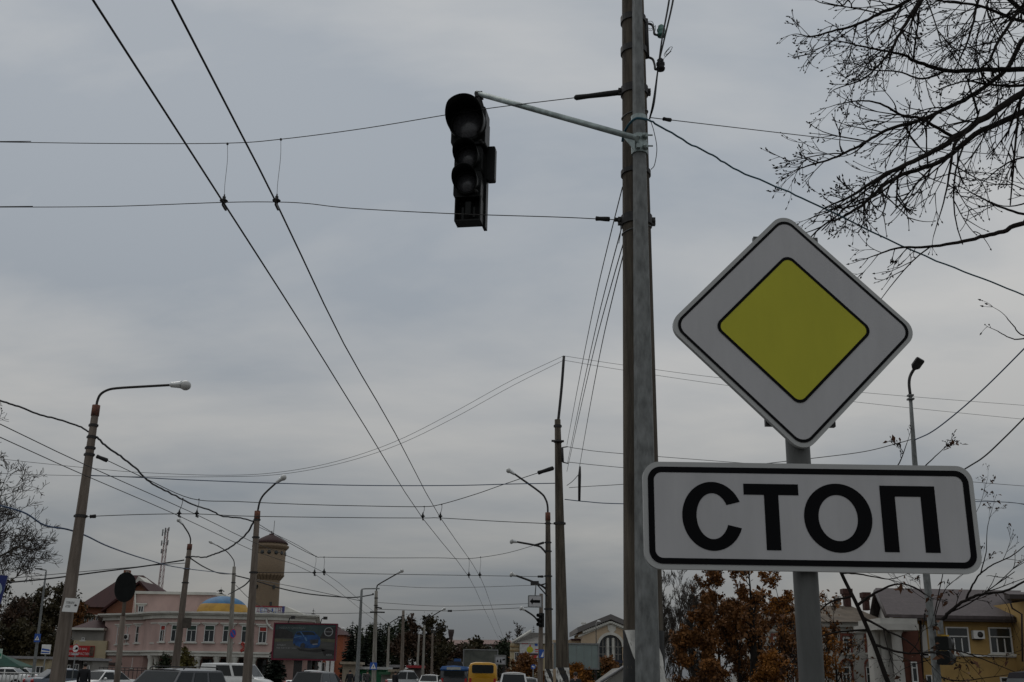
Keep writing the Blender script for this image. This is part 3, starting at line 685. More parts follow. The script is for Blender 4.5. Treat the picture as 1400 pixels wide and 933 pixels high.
pole('thin pole behind the pale lamp pole, topped by brown leaves', (573, 868), (569.5, 933), 140, .10, .19, 'concrete_pale', lugs=False)
pole('thin lamp pole with a long slanting arm in front of the round brown trees', (532, 857), (529.5, 925), 115, .09, .16, 'concrete_pale', arms=[([(532, 858), (533, 853), (536, 850), (549, 842.5)], None)], arm_r=.05, lugs=False)
o = pole('floodlight mast with four heads beyond the blue bus', (591.5, 866), (590, 933), 150, .12, .2, 'concrete_old', arms=[([(591.5, 867), (588.5, 860)], None), ([(591.5, 867), (591.5, 860)], None), ([(591.5, 868), (597, 861)], None), ([(591.5, 869), (601, 861)], None)], arm_r=.06, lugs=False)
for hx, hy in ((588, 859), (591.8, 859), (597.5, 858.2), (601.5, 858.2)):
    mb = MB(); mb.box(P(hx, hy, 150), (.42, .3, .22)); mb.build('floodlight', M['dark_steel'], o, o.location)
pole('galvanised mast with a bracket reaching towards the spruces lamp pole', (494.5, 807), (488, 933), 82, .09, .16, 'galv', arms=[([(494.5, 808), (495, 806), (500, 805.2), (519, 805)], None)], arm_r=.045, lugs=False, name='signal_mast', cat='mast')
pole('short lamp pole with its lamp to the left, in front of the first spruce', (485.5, 866), (483, 925), 150, .08, .15, 'concrete_pale', arms=[([(485.5, 867), (485, 862), (480, 860.5), (471, 860)], ((473, 860), (467, 859.5)))], lampk=1.8, arm_r=.05, lugs=False)
pG = pole('slim grey lamp post with a flat head and a crossing sign, at the far left', (63, 782), (44, 933), 70, .055, .11, 'galv', arms=[([(63, 784), (62.8, 780), (57, 779), (51, 777.5)], None)], arm_r=.04, lugs=False)
mb = MB(); mb.box(P(53, 778, 70), (.42, .18, .07)); mb.build('lamp_head', M['dark_steel'], pG, pG.location)

# right-hand side
pole('slim concrete pole topped by a thin steel spike, middle of the row on the right', (762.3, 574), (769.5, 933), 26.8, px_r(8.2, 762, 574, 26.8), px_r(19, 769, 933, 26.8), 'concrete', bands=(583, 604, 716), wrap=913, group='concrete poles along the right kerb', name='concrete_pole', cat='pole',
     arms=[([(763, 576), (764, 568), (768, 528), (771, 487)], None)], crossarms=[((754, 603), (771, 603.5), .03), ((768.5, 612), (769.5, 632), .035), ((769, 612), (776, 611), .015), ((769, 632), (777, 634), .015)], arm_r=.036)
pC = pole('brown-topped lamp pole carrying three lamp arms, right side of the street', (749, 702), (750.5, 933), 45, px_r(6.4, 749, 702, 45), px_r(11.6, 750, 933, 45), 'concrete', bands=(716, 742, 754, 788, 833), wrap=915, collar=712,
     arms=[([(749, 704), (748.6, 692), (746, 683), (738, 673), (703, 648)], ((704, 649), (693.5, 641.5))), ([(747, 757), (742, 751), (735, 746.5), (706, 741)], ((707, 741.3), (697.5, 739.5))), ([(749, 808), (742, 802), (732, 797), (705, 787)], ((706, 787.3), (697.5, 784.5)))], lampk=1.05, arm_r=.042)
mb = MB(); mb.box(P(731, 797.5, 44.9), (.34, .22, .16)); mb.build('ballast_box', M['dark_steel'], pC, pC.location)
mb = MB(); mb.tube([P(747, 798, 44.8), P(735, 801, 44.8)], .03, 6); mb.tube([P(748, 815, 44.8), P(734, 799, 44.8)], .03, 6); mb.build('arm_brace', M['dark_steel'], pC, pC.location)
pD = pole('shorter dark pole hung with a signal, left of the brown-topped lamp pole', (740, 812), (738.5, 933), 63, px_r(5, 740, 812, 63), px_r(7.8, 738, 933, 63), 'concrete_old', arms=[([(739, 858), (735, 849), (729, 842), (717, 834)], ((718, 834.6), (711.5, 830.5)))], group='concrete poles along the right kerb', name='concrete_pole', cat='pole', lugs=False, lampk=1.3, arm_r=.05)
pM = thing('street_lamp', 'grey tapered lamp post with a slim tilted flat head, behind the СТОП plate', 'street lamp', along(P(1281, 933, 19), P(1250, 630, 19), 0))
lo_, hi_ = P(1281.5, 933, 19), P(1250.5, 630, 19); mid = P(1244.5, 540, 19)
mb = MB(); mb.tube([along(lo_, hi_, -.1), lo_, hi_, P(1247.5, 585, 19), mid], [px_r(12.5, 1281, 933, 19) * 1.05, px_r(11.5, 1281, 933, 19), px_r(7, 1250, 630, 19), px_r(5.6, 1247, 585, 19), px_r(4.6, 1244, 540, 19)], 14); mb.build('shaft', M['galv'], pM, pM.location)
mb = MB(); mb.tube(spline([mid, P(1243, 527, 19), P(1243.5, 518, 19), P(1246, 511, 19), P(1251, 503, 18.95)], 4), [px_r(4.2, 1244, 540, 19)] * 17, 8); mb.build('bent_arm', M['dark_steel'], pM, pM.location)
a, b_ = P(1249, 505, 18.95), P(1259, 491, 18.8); d = (b_ - a).normalized(); sd_ = d.cross(Vector((0, 1, 0))).normalized(); nr = sd_.cross(d)
mb = MB(); rings = []
for t, wd, th in ((0, .035, .03), (.12, .06, .035), (.25, .085, .045), (.9, .085, .04), (1, .075, .03)):
    c = a.lerp(b_, t); rings.append([c + sd_ * wd * x + nr * th * y for x, y in ((1, 0), (.8, 1), (-.8, 1), (-1, 0), (-.8, -.8), (.8, -.8))])
mb.loft(rings, smooth=False); mb.build('lamp_head', M['dark_steel'], pM, pM.location)
z = z_at(1247, 543, 19); mb = MB(); mb.box(P(1244.6, 541, 19), (.1, .1, .03)); mb.box(P(1244.9, 546, 19), (.11, .11, .03)); mb.build('clamp_band', M['steel_wire'], pM, pM.location)

# pedestrian signal on the lamp post
ps = thing('pedestrian_signal', 'black pedestrian signal fixed to the grey lamp post, before the yellow building', 'traffic light', P(1293, 890, 18.8), R(140))
u = PS(1293, 890, 18.8)
for i, z in enumerate((9.5, -9.5)):
    mb = MB(); mb.prism(rrect(9 * u, 9.2 * u, .03, 4), (0, 0, z * u), (1, 0, 0), (0, 0, 1), .16); hs = mb.build('housing', M['black_plastic'], ps)
    mb = MB(); mb.lathe((0, -.003, z * u), [(.096, 0), (.09, .012), (.05, .02), (.001, .022)], 20, axis=(0, -1, 0)); mb.build('lens', M['lens_dark'], ps)
    mb = MB(); mb.lathe((0, 0, z * u), [(.106, 0), (.106, .17), (.100, .17), (.100, 0)], 20, axis=(0, -1, 0), arc=(0, 2 * math.pi)); mb.build('visor', M['black_plastic'], ps)
mb = MB(); mb.box((9.5 * u, .1, 0), (.06, .06, 30 * u)); mb.build('mounting_bracket', M['galv'], ps)
ab = thing('junction_box', 'small grey junction box with a yellow strip above the pedestrian signal', 'box', P(1285.5, 858, 18.82)); mb = MB(); mb.box((0, 0, 0), (6 * u, .09, 18 * u)); mb.build('case', M['galv'], ab)
mb = MB(); mb.box((5 * u, 0, -11 * u), (10 * u, .06, 2 * u)); mb.build('yellow_strip', mat('yellow_strip_paint', (.55, .33, .03), .5), ab)

# signal seen from behind, left
def oval(rx, rz, n=28): return [(rx * math.cos(2 * math.pi * i / n), rz * (abs(math.sin(2 * math.pi * i / n)) ** .85) * (1 if math.sin(2 * math.pi * i / n) >= 0 else -1)) for i in range(n)]
sp0, sp1 = P(159.5, 933, 30), P(172.5, 800, 30)
sgp = thing('signal_pole', 'dark pole holding the round-backed traffic light, in front of the pink building corner', 'pole', along(sp0, sp1, 0))
mb = MB(); mb.tube([along(sp0, sp1, -.1), along(sp0, sp1, P(168, 843, 30).z)], [px_r(9, 160, 933, 30), px_r(7.6, 160, 933, 30)], 12); mb.build('lower_shaft', M['concrete_old'], sgp, sgp.location)
mb = MB(); mb.tube([along(sp0, sp1, P(168, 845, 30).z), P(174.5, 781, 30)], [px_r(5, 160, 933, 30), px_r(4.4, 160, 933, 30)], 10); mb.build('upper_shaft', M['concrete_old'], sgp, sgp.location)
tl2 = thing('traffic_light', 'traffic light with a big oval black backing board, turned away at the left', 'traffic light', P(171, 803, 29.8), R(-142)); u = PS(171, 803, 29.8)
mb = MB(); mb.prism([(x, z) for x, z in oval(14.4 * u, 20 * u)], (0, 0, 0), (1, 0, 0), (0, 0, 1), .02); mb.build('backing_board', M['black_plastic'], tl2)
mb = MB(); mb.prism(rrect(5.5 * u, 15 * u, .03, 4), (0, -.14, 0), (1, 0, 0), (0, 0, 1), .138); mb.build('housing', M['black_plastic'], tl2)
for z in (9, 0, -9):
    mb = MB(); mb.lathe((0, -.145, z * u), [(.1, 0), (.1, .2), (.094, .2), (.094, 0)], 16, axis=(0, -1, 0)); mb.build('visor', M['black_plastic'], tl2)
    mb = MB(); mb.lathe((0, -.146, z * u), [(.09, 0), (.05, .018), (.001, .02)], 16, axis=(0, -1, 0)); mb.build('lens', M['lens_dark'], tl2)
# far signal on the shorter dark pole
tl3 = thing('traffic_light', 'tiny dark traffic light with hoods on the shorter dark pole under the arrow sign', 'traffic light', P(739, 848, 62.6), R(-35)); u = PS(739, 848, 62.6)
mb = MB(); mb.prism(rrect(3 * u, 9.5 * u, .03, 3), (0, 0, 0), (1, 0, 0), (0, 0, 1), .2); mb.build('housing', M['black_plastic'], tl3)
for z in (6, 0, -6):
    mb = MB(); mb.lathe((0, 0, z * u), [(2.4 * u, 0), (2.4 * u, .3), (2.2 * u, .3), (2.2 * u, 0)], 14, axis=(0, -1, 0)); mb.build('visor', M['black_plastic'], tl3)
    mb = MB(); mb.lathe((0, -.01, z * u), [(2.1 * u, 0), (.001, .02)], 14, axis=(0, -1, 0)); mb.build('lens', M['lens_dark'], tl3)

# traffic signs
def sign_plate(name, label, px, py, Y, w_, h_, face, cat='road sign', rz=0.0, shape='rect', rim=None, group=None):
    """w_, h_ in pixels; returns the thing and metres per pixel"""
    u = PS(px, py, Y); o = thing(name, label, cat, P(px, py, Y), rz, group)
    poly = rrect(w_ / 2 * u, h_ / 2 * u, min(w_, h_) * .08 * u, 4) if shape == 'rect' else [(w_ / 2 * u * math.cos(2 * math.pi * i / 28), h_ / 2 * u * math.sin(2 * math.pi * i / 28)) for i in range(28)]
    mb = MB(); mb.prism(poly, (0, 0, 0), (1, 0, 0), (0, 0, 1), .03); mb.build('plate', M[rim or face], o)
    if rim:
        mb = MB(); k = .84; mb.add([(x * k, -.006, z * k) for x, z in poly], [tuple(range(len(poly)))]); mb.build('plate_face', M[face], o)
    return o, u
def flat(o, name, m, polys, u, y=-.012):
    mb = MB()
    for p in polys: mb.add([(a * u, y, b_ * u) for a, b_ in p], [tuple(range(len(p)))])
    return mb.build(name, M[m], o)
WALKER = [[(-.5, 3.0), (.6, 3.0), (.9, 3.7), (.3, 4.2), (-.4, 3.8)], [(-.9, .2), (.8, .2), (1.1, 2.7), (-.7, 2.7)], [(-.9, .3), (-.1, .3), (-1.2, -3.2), (-2.1, -3.2)], [(.0, .3), (.8, .3), (2.0, -3.0), (1.2, -3.2)], [(-.7, 2.6), (-1.9, .7), (-1.5, .4), (-.3, 2.0)], [(.9, 2.6), (2.0, 1.0), (1.7, .6), (.6, 1.8)]]
def crossing(label, px, py, Y, w_, h_):
    o, u = sign_plate('crossing_sign', label, px, py, Y, w_, h_, 'sign_blue', group='blue pedestrian crossing signs'); k = min(w_, h_) / 12
    flat(o, 'white_triangle', 'white', [[(-4.6 * k, -4.3 * k), (4.6 * k, -4.3 * k), (0, 4.6 * k)]], u)
    flat(o, 'walking_figure', 'sign_black', [[(a * k * .62, b_ * k * .62 - 1.3 * k) for a, b_ in p] for p in WALKER], u, -.02)
    return o
crossing('blue pedestrian crossing sign on the slim grey lamp post at the left', 51, 872.5, 69.7, 8.2, 11)
crossing('blue pedestrian crossing sign on the tall lamp pole between the spruces', 510.5, 911, 84.6, 9.6, 9.6)
o, u = sign_plate('road_sign', 'small blue sign with a white sloping wedge on the pole under the arrow sign', 740.5, 894, 62.5, 7, 11, 'sign_blue')
flat(o, 'white_wedge', 'white', [[(-1.2, -4.2), (2.4, -4.2), (2.4, 3.2)]], u)
o, u = sign_plate('arrow_sign', 'white plate with a black arrow pointing left, hung from a lamp arm', 731.5, 822.5, 44.4, 19.5, 16.4, 'sign_white', rim='sign_back')
flat(o, 'arrow', 'sign_black', [[(-7.2, 0), (-3.2, 4.2), (-3.2, -4.2)], [(-3.2, 1.9), (7, 1.9), (7, -1.9), (-3.2, -1.9)]], u)
mb = MB(); mb.tube([(-.0, 0, 8 * u), P(732.8, 799, 44.7) - o.location], .02, 6); mb.build('hanging_rod', M['dark_steel'], o)
o, u = sign_plate('round_sign', 'round blue sign with a white arrow near the parked cars', 729, 912, 75, 6.4, 6.4, 'sign_blue', shape='round')
flat(o, 'arrow', 'white', [[(-2.2, .4), (-.4, 2), (-.4, .9), (1.6, .9), (1.6, -2), (.6, -2), (.6, -.1), (-.4, -.1), (-.4, -1.1)]], u)
mb = MB(); mb.tube([(0, .05, 0), (0, .05, -P(729, 912, 75).z)], .035, 8); mb.build('post', M['galv'], o)
o, u = sign_plate('round_sign', 'round white sign with a red ring in front of the red banner', 103.5, 887, 60, 9.4, 11.4, 'white', shape='round', rim='sign_red')
flat(o, 'pictogram', 'sign_black', [[(-3, -1.2), (-.4, -1.2), (-.4, .4), (.4, 1.8), (2.4, 1.8), (3, .8), (3, -1.4), (-3, -1.8)]], u)
flat(o, 'lower_plate', 'sign_white', [[(-4.5, -8.6), (4.5, -8.6), (4.5, -6.2), (-4.5, -6.2)]], u, .012)
mb = MB(); mb.tube([(0, .06, .3), (0, .06, -P(103.5, 887, 60).z)], .035, 8); mb.build('post', M['galv'], o)
o, u = sign_plate('round_sign', 'round no-stopping sign, blue with a red rim, on the slim lamp pole by the dome', 318.5, 866.5, 79.6, 8.6, 12.4, 'sign_blue', shape='round', rim='sign_red', rz=R(18))
flat(o, 'red_bar', 'sign_red', [[(-2.6, 2.9), (-2.0, 3.6), (2.6, -2.9), (2.0, -3.6)]], u, -.014)
o, u = sign_plate('triangle_sign', 'brown back of a sign plate on the dark lamp pole left of the dome', 255.5, 852, 52.6, 12, 14, 'rust_plate', rz=R(25), cat='sign')

# ------------------------------------------------------------------ lines of the middle and far distance
wire('service_cable', 'thick black cable from the left edge to the collar of the leaning pole', [(-30, 538, 22), (0, 548, 23), (25, 556, 23.5), (50, 566, 24), (80, 574, 24.5), (108, 583, 25), (122, 591, 25)], .023, 'cable', cat='cable', wob=.008)
wire('service_cable', 'thick black cable sagging from the leaning pole to the pole by the water tower', [(133, 598, 25), (146, 611, 26), (165, 624, 27), (185, 640, 28.5), (205, 659, 30), (230, 673, 31.5), (262, 689, 33.5), (285, 697, 35), (305, 706, 36), (325, 708, 37), (347, 713, 38)], .027, 'cable', cat='cable', wob=.014)
wire('service_cable', 'black cable from the pole by the water tower down to the dark lamp pole', [(347, 714, 38), (338, 729, 39.5), (325, 741, 42), (310, 751, 44.5), (295, 757, 47), (280, 762, 50), (262, 761, 53)], .036, 'cable', cat='cable', wob=.02)
wire('service_cable', 'black cable from the left edge rising to the dark lamp pole', [(-40, 801, 49), (8, 797, 50), (70, 791, 51), (130, 783, 52), (200, 774, 52.6), (252, 766, 53)], .036, 'cable', cat='cable')
wire('service_cable', 'grey-blue cable dropping from the bare tree past the leaning pole', [(-30, 684, 23.5), (30, 700, 24), (60, 718, 24.5), (92, 724, 25), (118, 733, 26), (150, 748, 29), (200, 765, 38), (250, 777, 48), (318, 785, 80)], .02, 'blue_cable', cat='cable')
wire('service_cable', 'sagging black cable between the dark lamp pole and the slim lamp pole', [(261, 764, 53), (280, 776, 60), (300, 784, 68), (318, 785, 80)], .035, 'cable', cat='cable')
wire('service_cable', 'long black cable from the slim lamp pole to the pole between the spruces', [(321, 787, 80), (345, 793, 80.5), (385, 805, 81), (420, 812, 82), (460, 816, 83), (485, 817, 84), (511, 813, 85)], .045, 'cable', cat='cable')
wire('service_cable', 'short cable slanting from the water tower pole to the slim lamp pole', [(343, 792, 38.3), (335, 800, 45), (325, 806, 53), (312, 813, 80)], .03, 'cable', cat='cable')
wire('service_cable', 'blue-grey cable across the whole street below the slim far pole', [(118, 650, 25), (180, 652.5, 25.2), (260, 656.5, 25.6), (380, 661, 26), (500, 664, 26.4), (620, 664, 26.6), (700, 662, 26.7), (760, 661, 26.8)], .012, 'blue_cable', cat='cable')
wire('service_cable', 'blue-grey cable from the slim far pole on to the right edge', [(772, 683, 26.8), (800, 686, 27), (850, 689, 27.5), (1000, 690, 29), (1340, 686, 33), (1410, 691, 34)], .012, 'blue_cable', cat='cable')
for i, (ya, lab) in enumerate(((487, 'upper'), (493, 'lower'))):
    wire('thin_line', lab + ' of the two thin lines falling from the steel spike to the left', [(770, ya, 26.8), (700, 520 + 8 * i, 26.6), (620, 564 + 8 * i, 26.3), (540, 604 + 6 * i, 26), (460, 631 + 4 * i, 25.8), (380, 646 + i * 3, 25.5), (300, 650 + i * 2, 25.3), (190, 646 + i * 6, 25.1), (130, 641 + i * 10, 25), (40, 632 + i * 17, 24.5), (-30, 624 + i * 22, 24)], .0058, 'steel_wire', 'thin lines from the steel spike')
    wire('thin_line', lab + ' of the two thin lines running from the steel spike to the right', [(772, ya, 26.8), (850, 499 + 7 * i, 27), (985, 517 + 9 * i, 27.5), (1180, 537 + 14 * i, 28.5), (1400, 554.5 + 19 * i, 30), (1450, 558 + 20 * i, 30.4)], .0058, 'steel_wire', 'thin lines from the steel spike')
wire('overhead_line', 'first line from the upper hook of the slim pole to the right edge', [(776, 611, 26.7), (793, 614, 26.9), (850, 620.5, 27.4), (1100, 640, 29.5), (1340, 660, 32), (1410, 665.5, 33)], .008, 'steel_wire', 'lines from the slim pole to the right')
wire('overhead_line', 'second line from the lower hook of the slim pole to the right edge', [(776, 632, 26.7), (850, 639.5, 27.4), (1100, 662, 29.5), (1330, 683, 32), (1410, 690, 33)], .008, 'steel_wire', 'lines from the slim pole to the right')
wire('overhead_line', 'line climbing slightly from the slim pole to the big pole above the plate', [(778, 667, 26.7), (800, 665.5, 26.5), (850, 662.5, 25), (890, 658, 24.5), (1000, 640, 22.5), (1110, 627, 21), (1180, 618, 20), (1225, 607, 19.3), (1250, 600, 19)], .008, 'cable')
wire('service_cable', 'twisted dark cable rising from the grey lamp post to the right edge', [(1250, 602, 19), (1275, 590, 18.3), (1310, 563, 17.6), (1350, 527, 16.9), (1400, 477, 16.1), (1450, 425, 15.4)], .0115, 'blue_cable', cat='cable')
wire('service_cable', 'thicker dark cable rising from behind the plate corner to the right edge', [(1240, 690, 15), (1320, 641, 14.2), (1345, 625, 14), (1370, 602, 13.8), (1400, 572, 13.6), (1440, 530, 13.2)], .0105, 'cable', cat='cable')
ir = thing('hanging_insulator', 'long dark rod insulator dangling right of the slim far pole', 'insulator', P(793, 640, 23.5)); mb = MB(); mb.tube([P(793, 638, 23.5), P(792.4, 650, 23.5), P(792, 685, 23.5)], [.02, .035, .028], 8); mb.build('rod', M['dark_steel'], ir, ir.location)
mb = MB(); mb.tube(spline([P(792, 648, 23.5), P(783, 658, 24.5), P(775, 664, 26.5)], 4), .008, 5); mb.build('tail_wire', M['cable'], ir, ir.location)
for (a, b_, c, lab, Y1, r_) in (((254, 770), (200, 774), (0, 792), 'thin line from the dark lamp pole down to the left edge', 53, .018), ((494, 822), (420, 806), (352, 793), 'thin line from the galvanised mast to the water tower pole', 70, .02), ((511, 838), (440, 839), (355, 836), 'thin line past the billboard lamps to the water tower pole', 85, .022),
                         ((516, 824), (610, 829), (737, 825), 'upper far thin line across the street end', 90, .02), ((516, 800), (600, 804), (744, 800), 'pale thin line across the street above the far lamps', 85, .018), ((352, 720), (400, 742), (432, 761), 'thin slack line from the water tower pole to the billboard hangers', 40, .010), ((322, 800), (345, 822), (375, 838), 'short thin line dropping to the roof lettering', 60, .016)):
    wire('thin_line', lab, [(a[0], a[1], Y1), (b_[0], b_[1], Y1 + .5), (c[0], c[1], Y1 + 1)], r_, 'steel_wire')

# ================================================================== trees
def rvec(rg): 
    while True:
        v = Vector((rg.uniform(-1, 1), rg.uniform(-1, 1), rg.uniform(-1, 1)))
        if .05 < v.length < 1: return v.normalized()
def bud(mb, p, d, k=1.0):
    a = d.orthogonal().normalized(); b_ = d.cross(a)
    mb.add([p - d * .012 * k, p + a * .0095 * k, p + b_ * .0095 * k, p - a * .0095 * k, p - b_ * .0095 * k, p + d * .026 * k], [(0, 2, 1), (0, 3, 2), (0, 4, 3), (0, 1, 4), (5, 1, 2), (5, 2, 3), (5, 3, 4), (5, 4, 1)], 0, True)
def twig(mb, bd, p, d, L_, r, rg, depth, droop, k=1.0, tips=None, nb=2):
    n = 7; pts = [p]; q = d.copy()
    curl = rvec(rg) * rg.uniform(.03, .12)
    for i in range(n):
        t = i / n
        q = (q + curl + Vector((0, 0, droop * (1 - 2.2 * t))) + rvec(rg) * .035).normalized()
        pts.append(pts[-1] + q * L_ / n)
    mb.tube(pts, [r * (1 - .52 * i / n) for i in range(n + 1)], 4 if r > .006 * k else 3, caps=False)
    if bd is not None:
        bud(bd, pts[-1], q, k * rg.uniform(.6, 1.0))
        if rg.random() < .35: bud(bd, pts[-2] + rvec(rg) * r, q, k * .55)
    if tips is not None: tips.append(pts[-1])
    if depth > 0:
        for c in range(nb if rg.random() < .6 else nb + 1):
            i = rg.randint(2, n - 1); dd = (pts[i + 1] - pts[i]).normalized()
            sd = (rvec(rg)); sd = (sd - dd * sd.dot(dd)).normalized()
            twig(mb, bd, pts[i], (dd * 1.0 + sd * rg.uniform(.4, .8)).normalized(), L_ * rg.uniform(.35, .62), r * .74, rg, depth - 1, droop, k, tips, nb)

def shift(l, k, rk): return [([(a[0], a[1], a[2] * k) for a in p], r0 * rk, r1 * rk, tf) for p, r0, r1, tf in l]
def hand_tree(label, trunk, limbs, seed, barkm, name='bare_tree', twl=.75, droop=-.14, dens=5.0, depth=2, leaves=None, leafm=None, budk=1.0, rtw=.0062, twmul=1.0):
    """tree whose trunk and limbs follow measured lines; limbs = (points (px, py, Y), r0, r1, twig factor)"""
    rg = random.Random(seed); t3 = [(P(*p[0]) if isinstance(p[0], tuple) else Vector(p[0]), p[1]) for p in trunk]
    o = thing(name, label, 'tree', t3[0][0]); O_ = t3[0][0]; O_ = Vector((O_.x, O_.y, 0)); o.location = O_
    mb = MB(); tp = spline([p for p, _ in t3], 6); rs = []
    for i in range(len(t3) - 1): rs += [t3[i][1] + (t3[i + 1][1] - t3[i][1]) * j / 6 for j in range(6)]
    rs.append(t3[-1][1]); mb.tube(tp, rs, 12); mb.build('trunk', M[barkm], o, O_)
    tw, bd, tips = MB(), MB(), []
    for (pts, r0, r1, tf) in limbs:
        w3 = [P(*p) if isinstance(p[0], (int, float)) else Vector(p[0]) for p in pts]
        path = spline(w3, 6); n = len(path); mb = MB(); rr = [r0 + (r1 - r0) * (i / (n - 1)) ** .8 for i in range(n)]
        mb.tube([p + rvec(rg) * min(.012, rr[i] * .35) for i, p in enumerate(path)], rr, 7); mb.build('limb', M[barkm], o, O_)
        tot = sum((path[i + 1] - path[i]).length for i in range(n - 1))
        for _ in range(int(tot * dens * tf)):
            i = min(n - 2, int(n * rg.uniform(.08, 1) ** .8)); dd = (path[i + 1] - path[i]).normalized()
            sd = rvec(rg); sd = (sd - dd * sd.dot(dd)).normalized(); t = i / n
            big = 1.55 if rg.random() < .28 * twmul and t < .7 else 1.0
            if t > .72: big *= .7
            twig(tw, bd, path[i].lerp(path[i + 1], rg.random()), (dd * rg.uniform(.6, 1.2) + sd * .8).normalized(), twl * rg.uniform(.35, 1.15) * (1 - .55 * t) * big, min(rr[i] * .6, rtw * rg.uniform(.8, 1.3) * big), rg, depth, droop, budk, tips)
        twig(tw, bd, path[-1], (path[-1] - path[-2]).normalized(), twl * .22, r1, rg, 1, droop, budk, tips)
    tag(tw.build('twigs', M[barkm], o, O_), kind='stuff'); tag(bd.build('buds', M[barkm], o, O_), kind='stuff')
    if leaves:
        lf = MB(); n = 0
        for _ in range(leaves):
            p = rg.choice(tips) + rvec(rg) * .04; u, v = rvec(rg), rvec(rg); v = (v - u * u.dot(v)).normalized(); s = rg.uniform(.025, .05)
            lf.add([p, p + u * s + v * s * .5, p + u * s * 2.1 - Vector((0, 0, s * .5)), p + u * s - v * s * .5], [(0, 1, 2, 3)])
        tag(lf.build('withered_leaves', leafm, o, O_), kind='stuff')
    return o
TX, TY = 8.3, 11.5
def T(z, dx=0, dy=0): return ((Vector((TX + dx, TY + dy, z))),)
limbs = [
    ([T(4.6), (1500, 96, 11.3), (1400, 95, 11), (1345, 95.5, 10.8), (1293, 97, 10.6), (1250, 83, 10.4), (1235, 75, 10.3), (1190, 66, 10.1), (1150, 57, 10)], .045, .007, .8),
    ([T(4.0), (1470, 85, 10.8), (1400, 126, 10.2), (1325, 175, 9.8), (1268, 212, 9.5), (1211, 238, 9.2), (1162, 269, 9.0), (1130, 283, 8.9)], .060, .006, 1.2),
    ([T(3.8), (1480, 118, 11.2), (1400, 153, 10.9), (1333, 185, 10.6), (1284, 222, 10.4), (1223, 244, 10.1), (1178, 281, 9.9), (1146, 300, 9.8), (1132, 302, 9.75)], .052, .006, 1.2),
    ([T(5.0), (1440, 70, 11.6), (1370, 102, 11.2), (1317, 138, 10.8), (1256, 165, 10.4), (1211, 179, 10.1), (1174, 200, 9.9), (1138, 217, 9.7), (1105, 227, 9.6), (1090, 232, 9.6)], .038, .005, 1.1),
    ([(1320, 180, 9.9), (1305, 187, 9.7), (1260, 163, 9.5), (1235, 159, 9.4), (1203, 142, 9.2), (1174, 138, 9.1), (1146, 143, 9.0)], .022, .005, .9),
    ([T(3.2), (1470, 285, 9.6), (1400, 305, 9.2), (1366, 318, 9.1), (1325, 328, 9.0), (1276, 337, 8.9), (1229, 339.5, 8.85), (1195, 350, 8.8)], .035, .006, .33),
    ([T(3.4), (1460, 302, 9.6), (1400, 293, 9.3), (1362, 281, 9.2), (1327, 263, 9.1)], .022, .006, .35),
    ([(1312, 186, 10.5), (1304, 200, 10.4), (1299, 232, 10.3), (1292, 269, 10.2), (1276, 324, 10.1)], .024, .004, 1.2),
    ([T(6.0), (1430, -20, 11), (1400, 6, 10.8), (1367, 53, 10.6), (1354, 81, 10.5), (1341, 94, 10.4)], .034, .01, .9),
    ([T(7.6), (1330, -80, 10.6), (1260, 0, 10), (1231, 45, 9.8), (1215, 73, 9.7), (1183, 106, 9.5), (1142, 122, 9.4)], .034, .005, 1.0),
    ([T(7.4), (1320, -50, 10.8), (1244, 0, 10.4), (1200, 20, 10.2), (1174, 33, 10), (1138, 43, 9.9), (1111, 50, 9.8), (1092, 47, 9.75)], .032, .005, 1.0),
    ([T(8.0), (1330, -90, 11.5), (1258, 0, 11), (1249, 20, 10.9), (1239, 60, 10.8)], .025, .006, .9),
    ([T(7.2), (1370, -70, 10.9), (1338, 0, 10.6), (1331, 32, 10.5), (1316, 73, 10.4), (1299, 107, 10.3)], .028, .006, .9),
    ([T(6.8), (1380, -60, 11.2), (1352, 0, 11), (1351, 19, 10.9), (1367, 51, 10.8)], .02, .007, .8),
    ([T(4.8), (1470, 112, 11), (1400, 117, 10.6), (1350, 116, 10.5), (1322, 111, 10.4), (1290, 120, 10.3)], .026, .007, 1.0),
    ([T(5.4), (1450, 20, 10.2), (1400, 30, 9.9), (1340, 8, 9.6), (1290, 2, 9.4), (1240, -10, 9.3)], .03, .006, 1.0),
    ([(1293, 97, 10.6), (1262, 108, 10.4), (1228, 98, 10.2), (1195, 96, 10.1), (1162, 84, 10.0)], .015, .004, .9),
    ([(1160, 0, 9.9), (1149, 8, 9.85), (1120, 3, 9.8), (1108, -6, 9.8)], .009, .004, .8),
    ([T(4.4), (1480, 205, 10.4), (1400, 215, 10), (1370, 228, 9.9), (1345, 248, 9.8)], .018, .005, .6),
    ([T(3.0), (1460, 455, 9.2), (1400, 463, 8.9), (1383, 463, 8.85), (1364, 453, 8.8)], .009, .004, .05),
    ([T(3.1), (1450, 468, 9.4), (1400, 459, 9.1), (1386, 446, 9.0), (1376, 434, 9.0)], .009, .004, .05),
]
hand_tree('bare dark tree whose budded branches reach in from the right edge', [((Vector((TX + .1, TY, -.2))), .24), (Vector((TX, TY, 2.5)), .19), (Vector((TX + .1, TY + .1, 5)), .14), (Vector((TX - .1, TY, 8)), .07)], limbs, 5, 'bark', twl=.95, dens=2.9, depth=2, rtw=.0080, budk=1.1, droop=-.07)
brown = leaf_mat('withered_brown_leaves', (.05, .025, .015), (.13, .055, .025))
